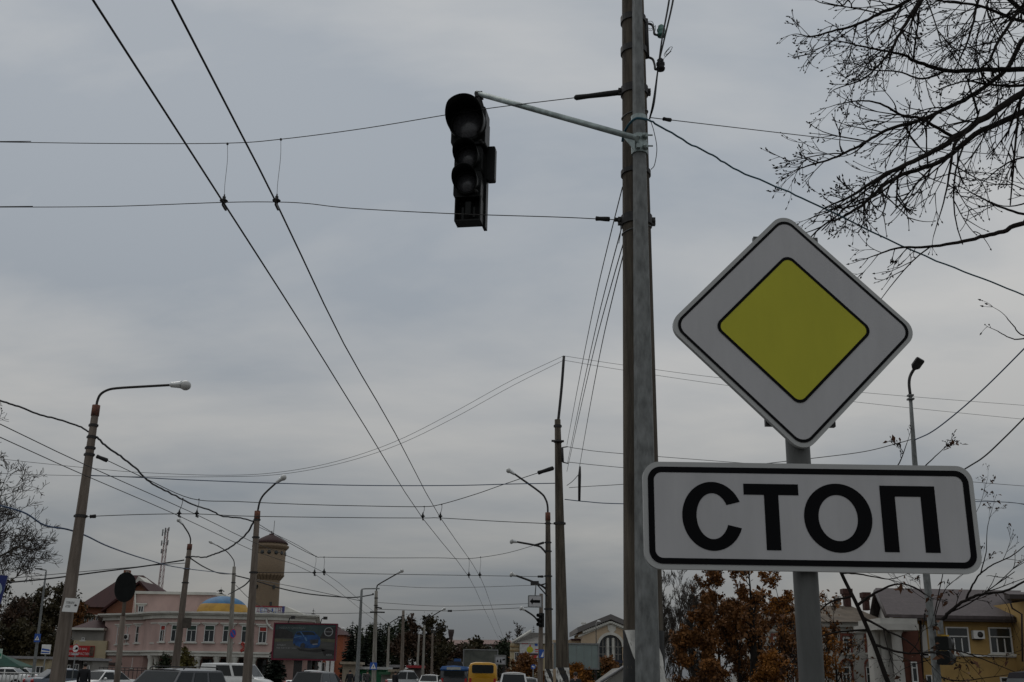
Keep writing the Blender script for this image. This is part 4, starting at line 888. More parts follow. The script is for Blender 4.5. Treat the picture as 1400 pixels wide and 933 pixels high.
lm2 = [
    ([(1172, 828, 12), (1195, 812, 11.9), (1225, 799, 11.8), (1250, 803, 11.8), (1270, 816, 11.7)], .018, .004, .6),
    ([(1180, 845, 12), (1212, 862, 11.8), (1245, 880, 11.6), (1275, 912, 11.5)], .016, .004, .6),
    ([(1196, 882, 12), (1235, 893, 11.8), (1280, 893, 11.6), (1310, 905, 11.4)], .016, .004, .6),
    ([(1165, 815, 12), (1135, 824, 12.1), (1112, 842, 12.2), (1090, 850, 12.3)], .014, .004, .7),
    ([(1187, 862, 12), (1150, 864, 12.1), (1118, 872, 12.3), (1090, 890, 12.4)], .014, .004, .7),
    ([(1143, 765, 12), (1175, 700, 11.9), (1225, 640, 11.8), (1240, 606, 11.8)], .016, .004, .3),
    ([(1135, 745, 12), (1200, 700, 11.8), (1262, 640, 11.7), (1292, 612, 11.6)], .015, .004, .3),
    ([(1150, 783, 12), (1180, 786, 11.9), (1215, 792, 11.8), (1238, 786, 11.7)], .012, .003, .6),
]
hand_tree('leaning thin bare tree seen below the СТОП plate, right of its post', [(P(1236, 985, 12), .031), (P(1212, 928, 12), .027), (P(1195, 881, 12), .024), (P(1172, 828, 12), .021), (P(1150, 783, 12), .019), (P(1132, 735, 12), .014), (P(1120, 690, 12), .012)], lm2, 8, 'bark', name='young_tree', twl=.75, dens=5.6, depth=2, twmul=1.6, rtw=.0052, droop=.05, leaves=110, leafm=brown)
lm3 = [
    ([(1284, 862, 14.5), (1290, 845, 14.4), (1305, 831, 14.3), (1321, 820.5, 14.2), (1342, 813, 14), (1375, 808, 13.8), (1400, 795, 13.6), (1440, 775, 13.4)], .052, .02, .55),
    ([(1321, 819, 14.2), (1329, 802, 14.1), (1339, 786, 14), (1358, 772, 13.9), (1382, 761, 13.8), (1400, 747, 13.7), (1415, 735, 13.7)], .027, .008, .6),
    ([(1340, 786, 14), (1348, 756, 13.9), (1350, 722, 13.9), (1357, 694, 13.8)], .016, .005, .55),
    ([(1283, 884, 14.5), (1306, 889, 14.3), (1329, 896, 14.1), (1358, 907, 13.9), (1400, 924, 13.6)], .026, .008, .7),
    ([(1284, 925, 14.5), (1310, 931, 14.3), (1340, 928, 14.1), (1385, 922, 13.8)], .022, .007, .6),
    ([(1283, 850, 14.5), (1268, 818, 14.5), (1240, 800, 14.6), (1205, 790, 14.7), (1190, 785, 14.7)], .016, .005, .6),
    ([(1284, 845, 14.5), (1290, 810, 14.4), (1310, 790, 14.3), (1345, 768, 14.2)], .013, .004, .5),
    ([(1283, 838, 14.5), (1286, 800, 14.4), (1300, 740, 14.4), (1335, 700, 14.3), (1350, 655, 14.3)], .016, .004, .3),
    ([(1362, 810, 13.9), (1378, 830, 13.8), (1385, 855, 13.8), (1395, 880, 13.8)], .009, .003, .8),
    ([(1283, 900, 14.5), (1262, 905, 14.6), (1235, 915, 14.7), (1215, 930, 14.8)], .014, .004, .6),
]
hand_tree('bare tree with a few brown leaves before the yellow building, behind the lamp post', [(P(1287, 1000, 21.0), .075), (P(1282, 940, 21.0), .07), (P(1277, 895, 21.0), .06), (P(1274, 850, 21.0), .04)], shift([([(1274, 858, 14.5)] + p[1:], r0, r1, tf) if p[0][0] in (1283, 1284) and p[0][1] < 880 else ([(1279, p[0][1], 14.5)] + p[1:], r0, r1, tf) if p[0][0] in (1283, 1284) else (p, r0, r1, tf) for p, r0, r1, tf in lm3], 1.45, .78), 12, 'bark', name='young_tree', twl=1.15, dens=3.6, depth=2, twmul=1.6, rtw=.0085, droop=.06, leaves=130, leafm=brown, budk=1.3)

def grow_tree(name, label, base, H, spread, seed, barkm='bark_grey', levels=3, nl=7, leaf=None, leafn=0, leafs=.3, r0=None, lean=0.0, thin=.012, up=.35, first=.3, bushy=False, group=None, crown=None):
    """generic tree: trunk, limbs, twigs and, where it has them, leaves clumped round the twig ends"""
    rg = random.Random(seed); o = thing(name, label, 'tree', base, group=group); base = Vector((0, 0, 0))
    spread = min(spread, H * .60); r0 = r0 or H * .018; tr = [base + Vector((lean * H * t ** 1.5 + rg.uniform(-.02, .02) * H * t, rg.uniform(-.02, .02) * H * t, H * .8 * t)) for t in (0, .25, .5, .75, 1)]
    mb = MB(); tp = spline(tr, 3); mb.tube(tp, [r0 * (1 - .85 * i / (len(tp) - 1)) for i in range(len(tp))], 8); mb.build('trunk', M[barkm], o)
    mb = MB(); tips = []
    def rec(p, d, L_, r, lv):
        n = 4; pts = [p]; q = d.copy()
        for i in range(n):
            q = (q + rvec(rg) * .14 + Vector((0, 0, up * .25))).normalized(); pts.append(pts[-1] + q * L_ / n)
        mb.tube(pts, [max(thin, r * (1 - .6 * i / n)) for i in range(n + 1)], 3 if lv < levels - 1 else 5, caps=False)
        tips.append(pts[-1]); tips.append(pts[-2])
        if lv > 0:
            for _ in range(rg.randint(3, 5)):
                i = rg.randint(1, n); dd = (pts[i] - pts[i - 1]).normalized(); s_ = rvec(rg); s_ = (s_ - dd * s_.dot(dd)).normalized()
                rec(pts[i], (dd * .8 + s_ * .75).normalized(), L_ * rg.uniform(.42, .66), r * .5, lv - 1)
    for k in range(nl):
        t = first + (1 - first) * (k + .5) / nl; i = min(len(tp) - 1, int(t * (len(tp) - 1))); a = k * 2.4 + rg.uniform(-.5, .5)
        shape = (1 - .55 * t) if not bushy else (math.sin(math.pi * min(.95, .25 + t * .7)))
        d = Vector((math.cos(a), math.sin(a), up + t * .8)).normalized()
        rec(tp[i], d, spread * shape * rg.uniform(.75, 1.1), r0 * .45 * (1 - .5 * t), levels - 1)
    rec(tp[-1], Vector((lean, 0, 1)).normalized(), H * .22, r0 * .2, levels - 1)
    mb.build('crown' if not leaf else 'branches', M[barkm], o)
    if leaf:
        lf = MB()
        for _ in range(leafn):
            p = rg.choice(tips) + rvec(rg) * leafs * rg.uniform(.2, 2.6); u, v = rvec(rg), rvec(rg); v = (v - u * u.dot(v)).normalized(); s = leafs * rg.choice((.3, .42, .55, .7, 1.0))
            lf.add([p - u * s, p + v * s * .6, p + u * s, p - v * s * .6], [(0, 1, 2, 3)])
        tag(lf.build('crown', leaf, o), kind='stuff')
    return o
def on_ground(px, Y):
    p = P(px, 918 + (px - 700) * .018, Y); return Vector((p.x, p.y, 0))
def height_to(px, py, Y): return P(px, py, Y).z
lf_rust = leaf_mat('rust_leaves', (.055, .024, .009), (.22, .092, .023))
lf_orange = leaf_mat('orange_leaves', (.085, .032, .008), (.33, .135, .022))
lf_olive = leaf_mat('olive_brown_leaves', (.018, .017, .008), (.060, .045, .018))
lf_brown = leaf_mat('dull_brown_leaves', (.026, .017, .011), (.075, .042, .024))
lf_green = leaf_mat('dark_green_leaves', (.010, .016, .008), (.034, .044, .018))
lf_yel = leaf_mat('yellow_green_leaves', (.045, .04, .012), (.13, .11, .03))
# bare tree at the left edge
grow_tree('bare_tree', 'bare fine-twigged tree at the left edge, left of the leaning pole', on_ground(-70, 44), 10.6, 3.7, 3, 'bark_grey', 5, 28, r0=.14, thin=.0095, up=.25, first=.42, leaf=lf_brown, leafn=1600, leafs=.05)
# right: bare bushes and autumn trees between the post and the white house
for px, py, Y, sd_, lab in ((905, 812, 52, 21, 'tall bare shrub just right of the steel post'), (930, 800, 58, 22, 'bare upright tree between the steel post and the rust tree'), (948, 826, 50, 23, 'lower bare shrub in front of the rust tree')):
    grow_tree('bare_tree', lab, on_ground(px, Y), height_to(px, py, Y), 2.4, sd_, 'bark_grey', 5, 12, r0=.09, thin=.0075, up=1.1, first=.06)
for px, py, Y, sp_, lf, sd_, n_, lab in ((985, 790, 62, 2.7, lf_rust, 31, 5200, 'dense rust-brown autumn tree left of the sign post'), (1012, 803, 60, 2.2, lf_rust, 32, 3600, 'second rust-brown autumn tree touching the sign post side'), (1070, 792, 66, 2.6, lf_orange, 33, 4200, 'orange autumn tree directly behind the sign post'),
                                     (1112, 838, 58, 1.7, lf_orange, 34, 900, 'thin orange tree with sparse leaves in front of the white house'), (962, 850, 48, 1.5, lf_rust, 35, 2600, 'low rust-coloured bush below the bare upright tree'), (1053, 905, 46, 1.0, lf_orange, 36, 1300, 'small bright orange bush at the bottom left of the sign post')):
    grow_tree('autumn_tree', lab, on_ground(px, Y), height_to(px, py, Y), sp_, sd_, 'bark', 3, 10, leaf=lf, leafn=int(n_ * 4.2), leafs=.105, thin=.012, up=.5, first=.10, bushy=True)
grow_tree('autumn_tree', 'dark-trunked tall tree with thin rusty leaves near the white house', on_ground(1031, 50), height_to(1028, 786, 50), 1.6, 37, 'bark', 3, 7, leaf=lf_rust, leafn=700, leafs=.17, thin=.012, up=.8, first=.45, r0=.30)
# left background trees
for px, py, Y, n_, sd_, lab in ((1143, 838, 62, 1000, 91, 'thin rusty tree in front of the white house, right of the sign post'), (1076, 850, 54, 900, 92, 'thin rusty tree in front of the white house, left of the sign post')):
    grow_tree('autumn_tree', lab, on_ground(px, Y), height_to(px, py, Y), 1.7, sd_, 'bark', 4, 9, leaf=lf_rust, leafn=n_, leafs=.13, thin=.010, up=.7, first=.12, bushy=True)
for px, py, Y, sp_, lf, sd_, lab in ((6, 838, 130, 4.4, lf_brown, 41, 'brown round tree at the far left edge above the green tent'), (38, 822, 138, 5.2, lf_olive, 42, 'large olive-brown tree left of the slim grey lamp post'), (68, 820, 142, 5.0, lf_olive, 43, 'large olive-brown tree between the slim lamp and the leaning pole'), (99, 842, 135, 2.8, lf_rust, 44, 'rusty tree peeping out right of the leaning pole'), (22, 862, 118, 4.0, lf_olive, 45, 'dark green lower tree above the green tent'), (58, 866, 116, 3.8, lf_olive, 46, 'dark green lower tree behind the crossing sign')):
    grow_tree('leafy_tree', lab, on_ground(px, Y), height_to(px, py, Y), sp_, sd_, 'bark', 3, 10, leaf=lf, leafn=6500, leafs=.28, thin=.03, up=.35, first=.12, bushy=True, group='trees behind the left kiosks')
# middle background
for px, py, Y, sd_, lab in ((470, 872, 190, 81, 'dark evergreen mass left of the pointed spruce'), (489, 868, 186, 82, 'dark tree filling the gap behind the galvanised mast'), (507, 866, 182, 83, 'dark tree behind the tall cross-arm pole'), (531, 868, 188, 84, 'dark tree behind the thin slanting-arm lamp pole')):
    grow_tree('leafy_tree', lab, on_ground(px, Y), height_to(px, py, Y), 3.2, sd_, 'bark', 3, 10, leaf=lf_green, leafn=4200, leafs=.36, thin=.03, up=.5, first=.08, bushy=True, group='trees at the end of the street')
for px, py, Y, sp_, lf, sd_, lab in ((547, 858, 175, 3.6, lf_green, 51, 'dark round tree left of the bare concrete pole'), (563, 856, 168, 3.4, lf_brown, 52, 'brownish tree right of the bare concrete pole'), (583, 858, 172, 3.2, lf_olive, 53, 'brown-topped tree behind the pale lamp pole'), (600, 866, 180, 3.0, lf_olive, 54, 'olive tree by the floodlight mast'), (622, 893, 200, 4.6, lf_brown, 55, 'low brown tree mass left of the mesh billboard'), (648, 884, 240, 5.5, lf_olive, 56, 'olive trees crown behind the mesh billboard'), (687, 886, 190, 4.4, lf_green, 57, 'dark green tree between the white billboard and the advert house'), (721, 902, 120, 2.2, lf_rust, 58, 'rusty shrub in front of the advert house'), (806, 912, 140, 2.2, lf_green, 59, 'dark bush under the grey billboard'), (833, 908, 160, 3.0, lf_rust, 60, 'reddish bush in front of the station'), (790, 914, 130, 2.0, lf_orange, 61, 'orange bush under the grey billboard')):
    grow_tree('leafy_tree', lab, on_ground(px, Y), max(2.0, height_to(px, py, Y)), sp_, sd_, 'bark', 3, 9, leaf=lf, leafn=4200, leafs=.28 * Y / 140, thin=.03, up=.35, first=.10, bushy=True, group='trees at the end of the street')
grow_tree('bare_tree', 'hazy bare tree on the skyline above the advert house', on_ground(707, 230), height_to(707, 860, 230), 5, 62, 'bark_grey', 4, 8, thin=.05, up=.4)
grow_tree('leafy_tree', 'yellow-green bush in front of the pink building, beside the dark lamp pole', on_ground(254, 100), height_to(254, 891, 100), 1.1, 63, 'bark', 3, 8, leaf=lf_yel, leafn=1400, leafs=.2, thin=.02, up=.5, first=.05, bushy=True)
grow_tree('leafy_tree', 'green bush against the pink wall left of the dark lamp pole', on_ground(227, 104), height_to(227, 903, 104), 1.0, 64, 'bark', 3, 8, leaf=lf_green, leafn=1000, leafs=.2, thin=.02, up=.4, first=.05, bushy=True)

def spruce(label, px, py, Y, wpx, seed, group='dark spruces along the street'):
    rg = random.Random(seed); b0 = on_ground(px, Y); H = height_to(px, py, Y); W_ = wpx / 2 * PS(px, py, Y)
    o = thing('spruce_tree', label, 'tree', b0, group=group); mb = MB(); mb.tube([(0, 0, 0), (0, 0, H * .97)], [H * .016, .02], 8); mb.build('trunk', M['bark'], o)
    mb = MB(); nt_ = 26
    for i in range(nt_):
        t = i / nt_; z = H * (.06 + .92 * t); rr = W_ * 1.15 * (1 - t) ** .75 * rg.uniform(.75, 1.2) + .08; n = 11 if t < .7 else 7
        for j in range(n):
            a = j * 2 * math.pi / n + i * 1.1 + rg.uniform(-.3, .3); d = Vector((math.cos(a), math.sin(a), 0)); L_ = rr * rg.uniform(.7, 1.15)
            for k in range(7):
                u0 = k / 7; p = Vector((0, 0, z)) + d * L_ * u0 + Vector((0, 0, -L_ * .55 * u0 ** .8 + L_ * .18 * u0 ** 3))
                sd = Vector((-d.y, d.x, 0)); w_ = L_ * .50 * (1 - u0 * .7) * rg.uniform(.6, 1.2); q = p + d * L_ * .28 + Vector((0, 0, -L_ * rg.uniform(.05, .24)))
                mb.add([p + sd * w_ * .4, q + sd * w_ * rg.uniform(.4, 1), q + d * L_ * .08, q - sd * w_ * rg.uniform(.4, 1), p - sd * w_ * .4], [(0, 1, 2, 3, 4)])
                mb.add([p, p + d * L_ * .14 - Vector((0, 0, L_ * rg.uniform(.12, .3))), p + d * L_ * .24], [(0, 1, 2)])
    tag(mb.build('crown', leaf_mat('spruce_needles', (.006, .010, .007), (.020, .028, .018)), o), kind='stuff'); return o
for a in (('spruce rising behind the car billboard', 423, 829, 150, 25, 71), ('pointed dark spruce left of the galvanised mast', 478.5, 846, 118, 27, 72), ('slender spruce between the galvanised mast and the tall lamp pole', 498, 855, 125, 19, 73), ('dark spruce directly behind the tall lamp pole with cross-arms', 517, 848, 122, 26, 74),
          ('broad low spruce in front of the pink building beside the billboard', 376, 866, 108, 30, 75), ('small spruce top peeping over the pink roof left of the dome', 292, 799, 190, 92, 76), ('tiny spruce tip beside the slim lamp pole above the roof', 307, 804, 200, 34, 77), ('dark spruce on the skyline behind the shorter dark pole', 729, 853, 200, 14, 78), ('small spruce on the roof line of the advert house', 723, 866, 210, 9, 79)):
    spruce(*a)

# ================================================================== buildings
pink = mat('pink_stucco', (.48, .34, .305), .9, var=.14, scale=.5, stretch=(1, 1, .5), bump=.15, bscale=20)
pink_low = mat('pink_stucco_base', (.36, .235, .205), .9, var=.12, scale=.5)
cornice_w = mat('off_white_cornice', (.56, .55, .50), .85, var=.12, scale=.8)
cream = mat('cream_stucco', (.44, .37, .24), .9, var=.10, scale=.4)
peach = mat('peach_stucco', (.46, .36, .25), .9, var=.08, scale=.2)
ochre = mat('ochre_yellow_stucco', (.36, .235, .085), .9, var=.12, scale=.6, bump=.15, bscale=15)
white_st = mat('white_stucco', (.41, .40, .37), .9, var=.12, scale=.7)
grey_wall = mat('grey_wall', (.22, .21, .19), .9, var=.15, scale=.5)
roof_red = mat('dark_red_metal_roof', (.042, .011, .011), .8, var=.18, scale=1.2, stretch=(4, .3, .3))
roof_brown = mat('brown_tin_roof', (.16, .085, .065), .6, var=.25, scale=.4)
roof_grey = mat('grey_brown_slate_roof', (.075, .06, .06), .8, var=.18, scale=1.0, stretch=(3, 3, .6), bump=.3, bscale=12)
gutter_b = mat('brown_gutter', (.035, .025, .022), .6)
frame_w = mat('white_window_frame', (.62, .62, .60), .5, var=.05)
blind_red = mat('red_window_film', (.30, .03, .02), .6)
blind_gr = mat('green_window_film', (.02, .05, .035), .5)
door_dk = mat('dark_doorway', (.03, .022, .018), .8)
terracotta = mat('terracotta_wall', (.28, .085, .040), .85, var=.15)
brick_r = brick_mat('orange_brick', (.22, .075, .035), (.17, .055, .028), (.20, .14, .10))
brick_c = mat('dark_brick', (.060, .026, .020), .9, var=.3, scale=8)  # chimney brick, a darker tone than the wall and trim brick
brick_t = mat('red_brick_trim', (.17, .052, .035), .85, var=.25, scale=8)
tower_st = brick_mat('tan_tower_brick', (.235, .17, .108), (.185, .135, .085), (.21, .165, .12), .5)

def wall(mb, x0, z0, x1, z1, Y, dep, mi=0): mb.box(((x0 + x1) / 2, Y + dep / 2, (z0 + z1) / 2), (abs(x1 - x0), dep, abs(z1 - z0)), mi=mi)
def pxz(px, py, Y): p = P(px, py, Y); return p.x, p.z
def pwall(mb, px0, py0, px1, py1, Y, dep, mi=0, ground=False):
    """wall whose front face fills a rectangle of the frame at distance Y"""
    pm, qm = (px0 + px1) / 2, (py0 + py1) / 2
    x0, x1 = P(px0, qm, Y).x, P(px1, qm, Y).x; z1 = P(pm, py0, Y).z; z0 = -.05 if ground else P(pm, py1, Y).z
    wall(mb, x0, z0, x1, z1, Y, dep, mi); return x0, x1, z0, z1
def window(par, O_, px, py0, py1, wpx, Y, top=None, split=.3, n=2, rz=0.0, head=True, fm=None, glass=None, name='window', thick=.07):
    """frame, mullions, sill and pane; stands a little proud of the wall at Y"""
    c = P(px, (py0 + py1) / 2, Y); z1, z0 = P(px, py0, Y).z, P(px, py1, Y).z; w_ = wpx * PS(px, (py0 + py1) / 2, Y); h = z1 - z0; cz = (z0 + z1) / 2
    fm = fm or frame_w
    rm = Matrix.Translation(Vector((c.x, Y, cz))) @ Matrix.Rotation(rz, 4, 'Z')
    def bx(mb, x, y, z, dx, dy, dz, mi=0):
        mb.box(rm @ Vector((x, y, z)), (dx, dy, dz), rz, mi)
    mb = MB(); t = thick
    bx(mb, -w_ / 2 + t / 2, -.05, 0, t, .14, h); bx(mb, w_ / 2 - t / 2, -.05, 0, t, .14, h); bx(mb, 0, -.05, h / 2 - t / 2, w_ - 2 * t, .14, t); bx(mb, 0, -.05, -h / 2 + t / 2, w_ - 2 * t, .14, t)
    if split: bx(mb, 0, -.045, h / 2 - h * split, w_ - 2 * t, .10, t * .8)
    for i in range(1, n): bx(mb, -w_ / 2 + w_ * i / n, -.045, -h * (split or 0) / 2 - (t * .4 if split else 0), t * .8, .10, h * (1 - (split or 0)) - 2 * t)
    f = mb.build(name, fm, par, O_)
    mb = MB(); bx(mb, 0, -.015, 0, w_ - t, .02, h - t); mb.build('pane', glass or M['glass'], f, O_)
    if top: mb = MB(); bx(mb, 0, -.03, h / 2 - h * split / 2 - t * .5, w_ - 2 * t, .02, h * split - t * 1.4); mb.build('top_film', top, f, O_)
    mb = MB(); bx(mb, 0, -.09, -h / 2 - .08, w_ + .35, .26, .14); mb.build('sill', cornice_w if fm is frame_w else fm, f, O_)
    if head: mb = MB(); bx(mb, 0, -.09, h / 2 + .22, w_ + .7, .3, .14); bx(mb, 0, -.05, h / 2 + .08, w_ + .4, .16, .14); mb.build('window_head', cornice_w, f, O_)
    return f

# ---- pink corner building with a rounded bay and the painted dome
PY = 120.0
def plan(d):                                     # front line of the building, pushed outwards by d
    return [(P(142, 870, 127).x - d, 127 - d), (P(196, 870, 123).x - d, 123 - d), (P(201, 870, 122.2).x - d * .8, 121.6 - d), (P(210, 870, 120.6).x - d * .5, 119.8 - d), (P(221, 870, 118.9).x - d * .3, 118.6 - d), (P(233, 870, 118).x - d * .1, 118 - d), (P(375, 870, 118).x, 118 - d), (P(427, 870, 121).x + d, 121 - d), (P(429, 870, 140).x + d, 140), (P(139, 870, 140).x - d, 140)]
def ext(mb, pts, z0, z1, mi=0):
    k = len(pts); mb.add([(x, y, z0) for x, y in pts] + [(x, y, z1) for x, y in pts], [(i, (i + 1) % k, (i + 1) % k + k, i + k) for i in range(k)] + [tuple(range(k, 2 * k)), tuple(reversed(range(k)))], mi)
bld = thing('pink_building', 'two-storey pink building with white cornices and a blue and yellow dome', 'building', (P(300, 870, PY).x, PY, 0)); OB = bld.location
zt = P(300, 846, 118).z; zm = P(300, 893, 118).z; zc = P(300, 838, 118).z
mb = MB(); ext(mb, plan(0), zm, zt); mb.build('upper_wall', pink, bld, OB)
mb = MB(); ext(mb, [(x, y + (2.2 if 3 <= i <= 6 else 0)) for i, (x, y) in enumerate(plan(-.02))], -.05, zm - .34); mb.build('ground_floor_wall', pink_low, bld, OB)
mb = MB(); ext(mb, plan(.25), zt - .05, zt + .35); ext(mb, plan(.55), zt + .35, zc - .12); ext(mb, plan(.75), zc - .12, zc + .05); mb.build('cornice', cornice_w, bld, OB)
mb = MB(); ext(mb, plan(.12), zm - .36, zm - .02); ext(mb, plan(.28), zm - .02, zm + .16); mb.build('belt_course', cornice_w, bld, OB)
for px, y0, y1, wd, Y, rz, top, n in ((211, 855, 878.5, 5.5, 119.75, R(-38), None, 1), (222.8, 855, 877.5, 8.5, 118.5, R(-20), blind_red, 2), (240.5, 854.5, 877.5, 12.5, 118, 0, blind_gr, 2), (262, 855, 878, 13.5, 118, 0, blind_gr, 2), (286.4, 855, 878, 14, 118, 0, blind_gr, 2), (312, 855.5, 878, 14, 118, 0, blind_gr, 2), (337, 856, 879, 13.5, 118, 0, blind_gr, 2), (359.4, 857, 879.5, 11, 118, 0, blind_red, 2), (395, 858, 881, 10, 119.15, R(8), None, 2)):
    window(bld, OB, px, y0, y1, wd, Y, top=top, n=n, rz=rz)
for px, y0, y1, wd, Y in ((162, 857, 881, 4, 125.6), (175.8, 857, 880, 4.8, 124.6), (189.7, 856, 879, 8.6, 123.55)): window(bld, OB, px, y0, y1, wd, Y, rz=R(-15), split=.45, n=2 if wd > 6 else 1)
for px, y0, y1, wd, Y in ((172, 899, 912, 5, 124.9), (185, 899, 913, 8.5, 123.85)): window(bld, OB, px, y0, y1, wd, Y, rz=R(-15), split=0, n=2, head=False)
for px in (206, 214, 270, 296, 321, 346, 371):
    c = P(px, 905, 118.35 if px > 230 else 119.9); c.y = 118.35 if px > 230 else 119.9; mb = MB(); mb.lathe((c.x, c.y, 0), [(.42, 0), (.42, .3), (.30, .35), (.28, zm - .8), (.4, zm - .6), (.42, zm - .355)], 14); mb.build('column', cornice_w, bld, OB)
for px in (283, 308, 333, 358): window(bld, OB, px, 901.5, 922, 13, 120.15, split=0, n=2, head=False, fm=gutter_b, name='shop_window')
mb = MB(); x0, x1, z0, z1 = pwall(mb, 182, 813, 291, 840, 126.5, 8); mb.build('attic_wall', pink, bld, OB)
mb = MB(); wall(mb, x0 - .25, z1 + .0, x1 + .25, z1 + .30, 126.2, 8.6); mb.build('attic_coping', cornice_w, bld, OB)
window(bld, OB, 193, 828.5, 837.5, 7.5, 126.5, split=0, n=2)
mb = MB(); mb.tube([P(185, 812.5, 126.3), P(185, 838, 126.3)], .09, 6); mb.tube([P(247.5, 812.5, 126.3), P(247.5, 838, 126.3)], .09, 6); mb.build('attic_downpipe', cornice_w, bld, OB)
dome = thing('dome', 'flat roof dome painted half blue and half yellow on the pink building', 'dome', P(304.5, 838.5, 123)); sD = PS(304, 838, 123)
def dprof(a, b_, n=8): return [(34.5 * sD * math.cos(a + (b_ - a) * i / n), 22.5 * sD * math.sin(a + (b_ - a) * i / n)) for i in range(n + 1)]
am = math.asin(.50)
mb = MB(); mb.lathe((0, 0, 0), dprof(0, am, 6), 40); mb.build('yellow_half', mat('dome_yellow_paint', (.50, .29, .05), .6, col2=(.34, .19, .035), scale=1.2), dome)
mb = MB(); mb.lathe((0, 0, 0), dprof(am, math.pi / 2 - .01, 8), 40); mb.build('blue_half', mat('dome_blue_paint', (.030, .16, .32), .6, col2=(.02, .10, .22), scale=1.2), dome)
mb = MB(); mb.lathe((0, 0, -.3), [(35.5 * sD, 0), (35.5 * sD, .32), (34 * sD, .34)], 40); mb.build('ring_base', cornice_w, dome)
rs = thing('roof_sign', 'row of blue letters on a red beam along the pink roof edge', 'sign', P(368, 834.6, 119.0)); sR = PS(368, 838, 119)
mb = MB(); mb.box((0, .05, 4.9 * sR), (40 * sR, .15, 1.7 * sR)); mb.build('red_beam', mat('red_beam_paint', (.22, .02, .03), .6), rs)
mb = MB(); mb.box((0, .12, -.3 * sR), (40 * sR, .10, 8.5 * sR)); mb.build('backing_panel', mat('pale_sign_panel', (.50, .50, .50), .7), rs)
mb = MB(); mb.box((19.5 * sR, -.02, 1.2 * sR), (3.2 * sR, .12, 9 * sR)); mb.build('blue_end_panel', mat('violet_blue_panel', (.05, .05, .17), .6), rs)
for i, ch in enumerate('ДЕЛЬФІН'): text('letter', ch, ((-15.5 + i * 4.9) * sR, .06, -.1 * sR), 3.6 * sR if ch != 'І' else 1.1 * sR, 6.2 * sR, M['sign_blue'] if i % 3 else mat('sign_violet', (.16, .03, .09), .6), rs)
mb = MB(); mb.tube(spline([P(364.8, 846, 117.7), P(364.8, 851, 117.7), P(367, 855, 117.7), P(373, 861, 117.7)], 3), .10, 6); mb.build('downpipe', cornice_w, bld, OB); mb = MB(); mb.tube([P(345.5, 846, 117.8), P(344, 915, 117.8)], .08, 6); mb.build('downpipe', cornice_w, bld, OB)
mb = MB(); mb.prism([(0, 0), (30 * sR, 0), (0, 12 * sR)], P(389, 841, 122), (1, 0, 0), (0, 0, 1), 4); mb.build('pediment', cornice_w, bld, OB)
em = thing('wall_emblem', 'red outlined star-like emblem on the pink wall behind the brown lamp pole', 'sign', P(337, 885, 117.75)); u = PS(337, 885, 117.75)
mb = MB(); q = [Vector((a * u, 0, b_ * u)) for a, b_ in ((-7.5, 4.5), (-6, 6), (-1.5, 2.5), (2, 6), (4, 5), (1.5, .5), (7.5, .5), (7.5, -2), (2, -2), (5, -6), (2, -6.5), (-1.5, -3), (-7, -6.3), (-7.5, -4.5), (-3, -.2), (-7.5, 4.5))]; mb.tube(q, .09, 6); mb.build('tube', mat('red_neon_tube', (.4, .04, .03), .5), em)
for px, py in ((200, 843), (163, 871)):
    ac = thing('air_conditioner', ('small air conditioner on the pink building corner under its cornice', 'small air conditioner on the pink side wing beside the signal pole')[px == 163], 'air conditioner', P(px if px != 163 else 171, py + 0, 121.0 if px == 200 else 124.4)) if px == 163 else None
    if ac:
        mb = MB(); mb.box((0, 0, 0), (.9, .35, .6)); mb.build('case', frame_w, ac); mb = MB(); mb.lathe((.1, -.18, 0), [(.22, 0), (.22, .02), (.05, .03), (.001, .03)], 14, axis=(0, -1, 0)); mb.build('fan_grille', M['dark_steel'], ac)

# ---- house with the big dark red roof
RY = 168.0
h1 = thing('red_roof_house', 'brick house with a steep dark red roof behind the pink building', 'building', (P(165, 870, RY).x, RY, 0)); OH = h1.location
xL, zE = pxz(107, 830, RY); xR, _q = pxz(238, 832, RY); xa, zr = pxz(172, 786.5, RY + 6); xb, _q = pxz(196, 787, RY + 6); yb = RY + 14
mb = MB(); wall(mb, xL + .6, -.05, xR - .6, zE, RY + .5, 13); mb.build('wall', brick_r, h1, OH)
mb = MB(); rf = [(xL, RY - .6, zE), (xR, RY - .6, zE), (xR, yb, zE), (xL, yb, zE), (xa, RY + 6, zr), (xb, RY + 6, zr)]
mb.add(rf, [(0, 1, 5, 4), (1, 2, 5), (2, 3, 4, 5), (3, 0, 4), (3, 2, 1, 0)]); mb.build('roof', roof_red, h1, OH)
gx0, gz0 = pxz(146, 833, RY - 2); gx1, _q = pxz(226, 833, RY - 2); gxa, gza = pxz(192, 799, RY - 2)
mb = MB(); mb.add([(gx0, RY - 2, -.05), (gx1, RY - 2, -.05), (gx1, RY - 2, gz0), (gxa, RY - 2, gza), (gx0, RY - 2, gz0), (gx0, RY + 4, -.05), (gx1, RY + 4, -.05), (gx1, RY + 4, gz0), (gxa, RY + 4, gza), (gx0, RY + 4, gz0)], [(0, 1, 2, 3, 4), (5, 9, 8, 7, 6), (1, 6, 7, 2), (0, 4, 9, 5)]); mb.build('gable_wall', brick_r, h1, OH)
mb = MB()
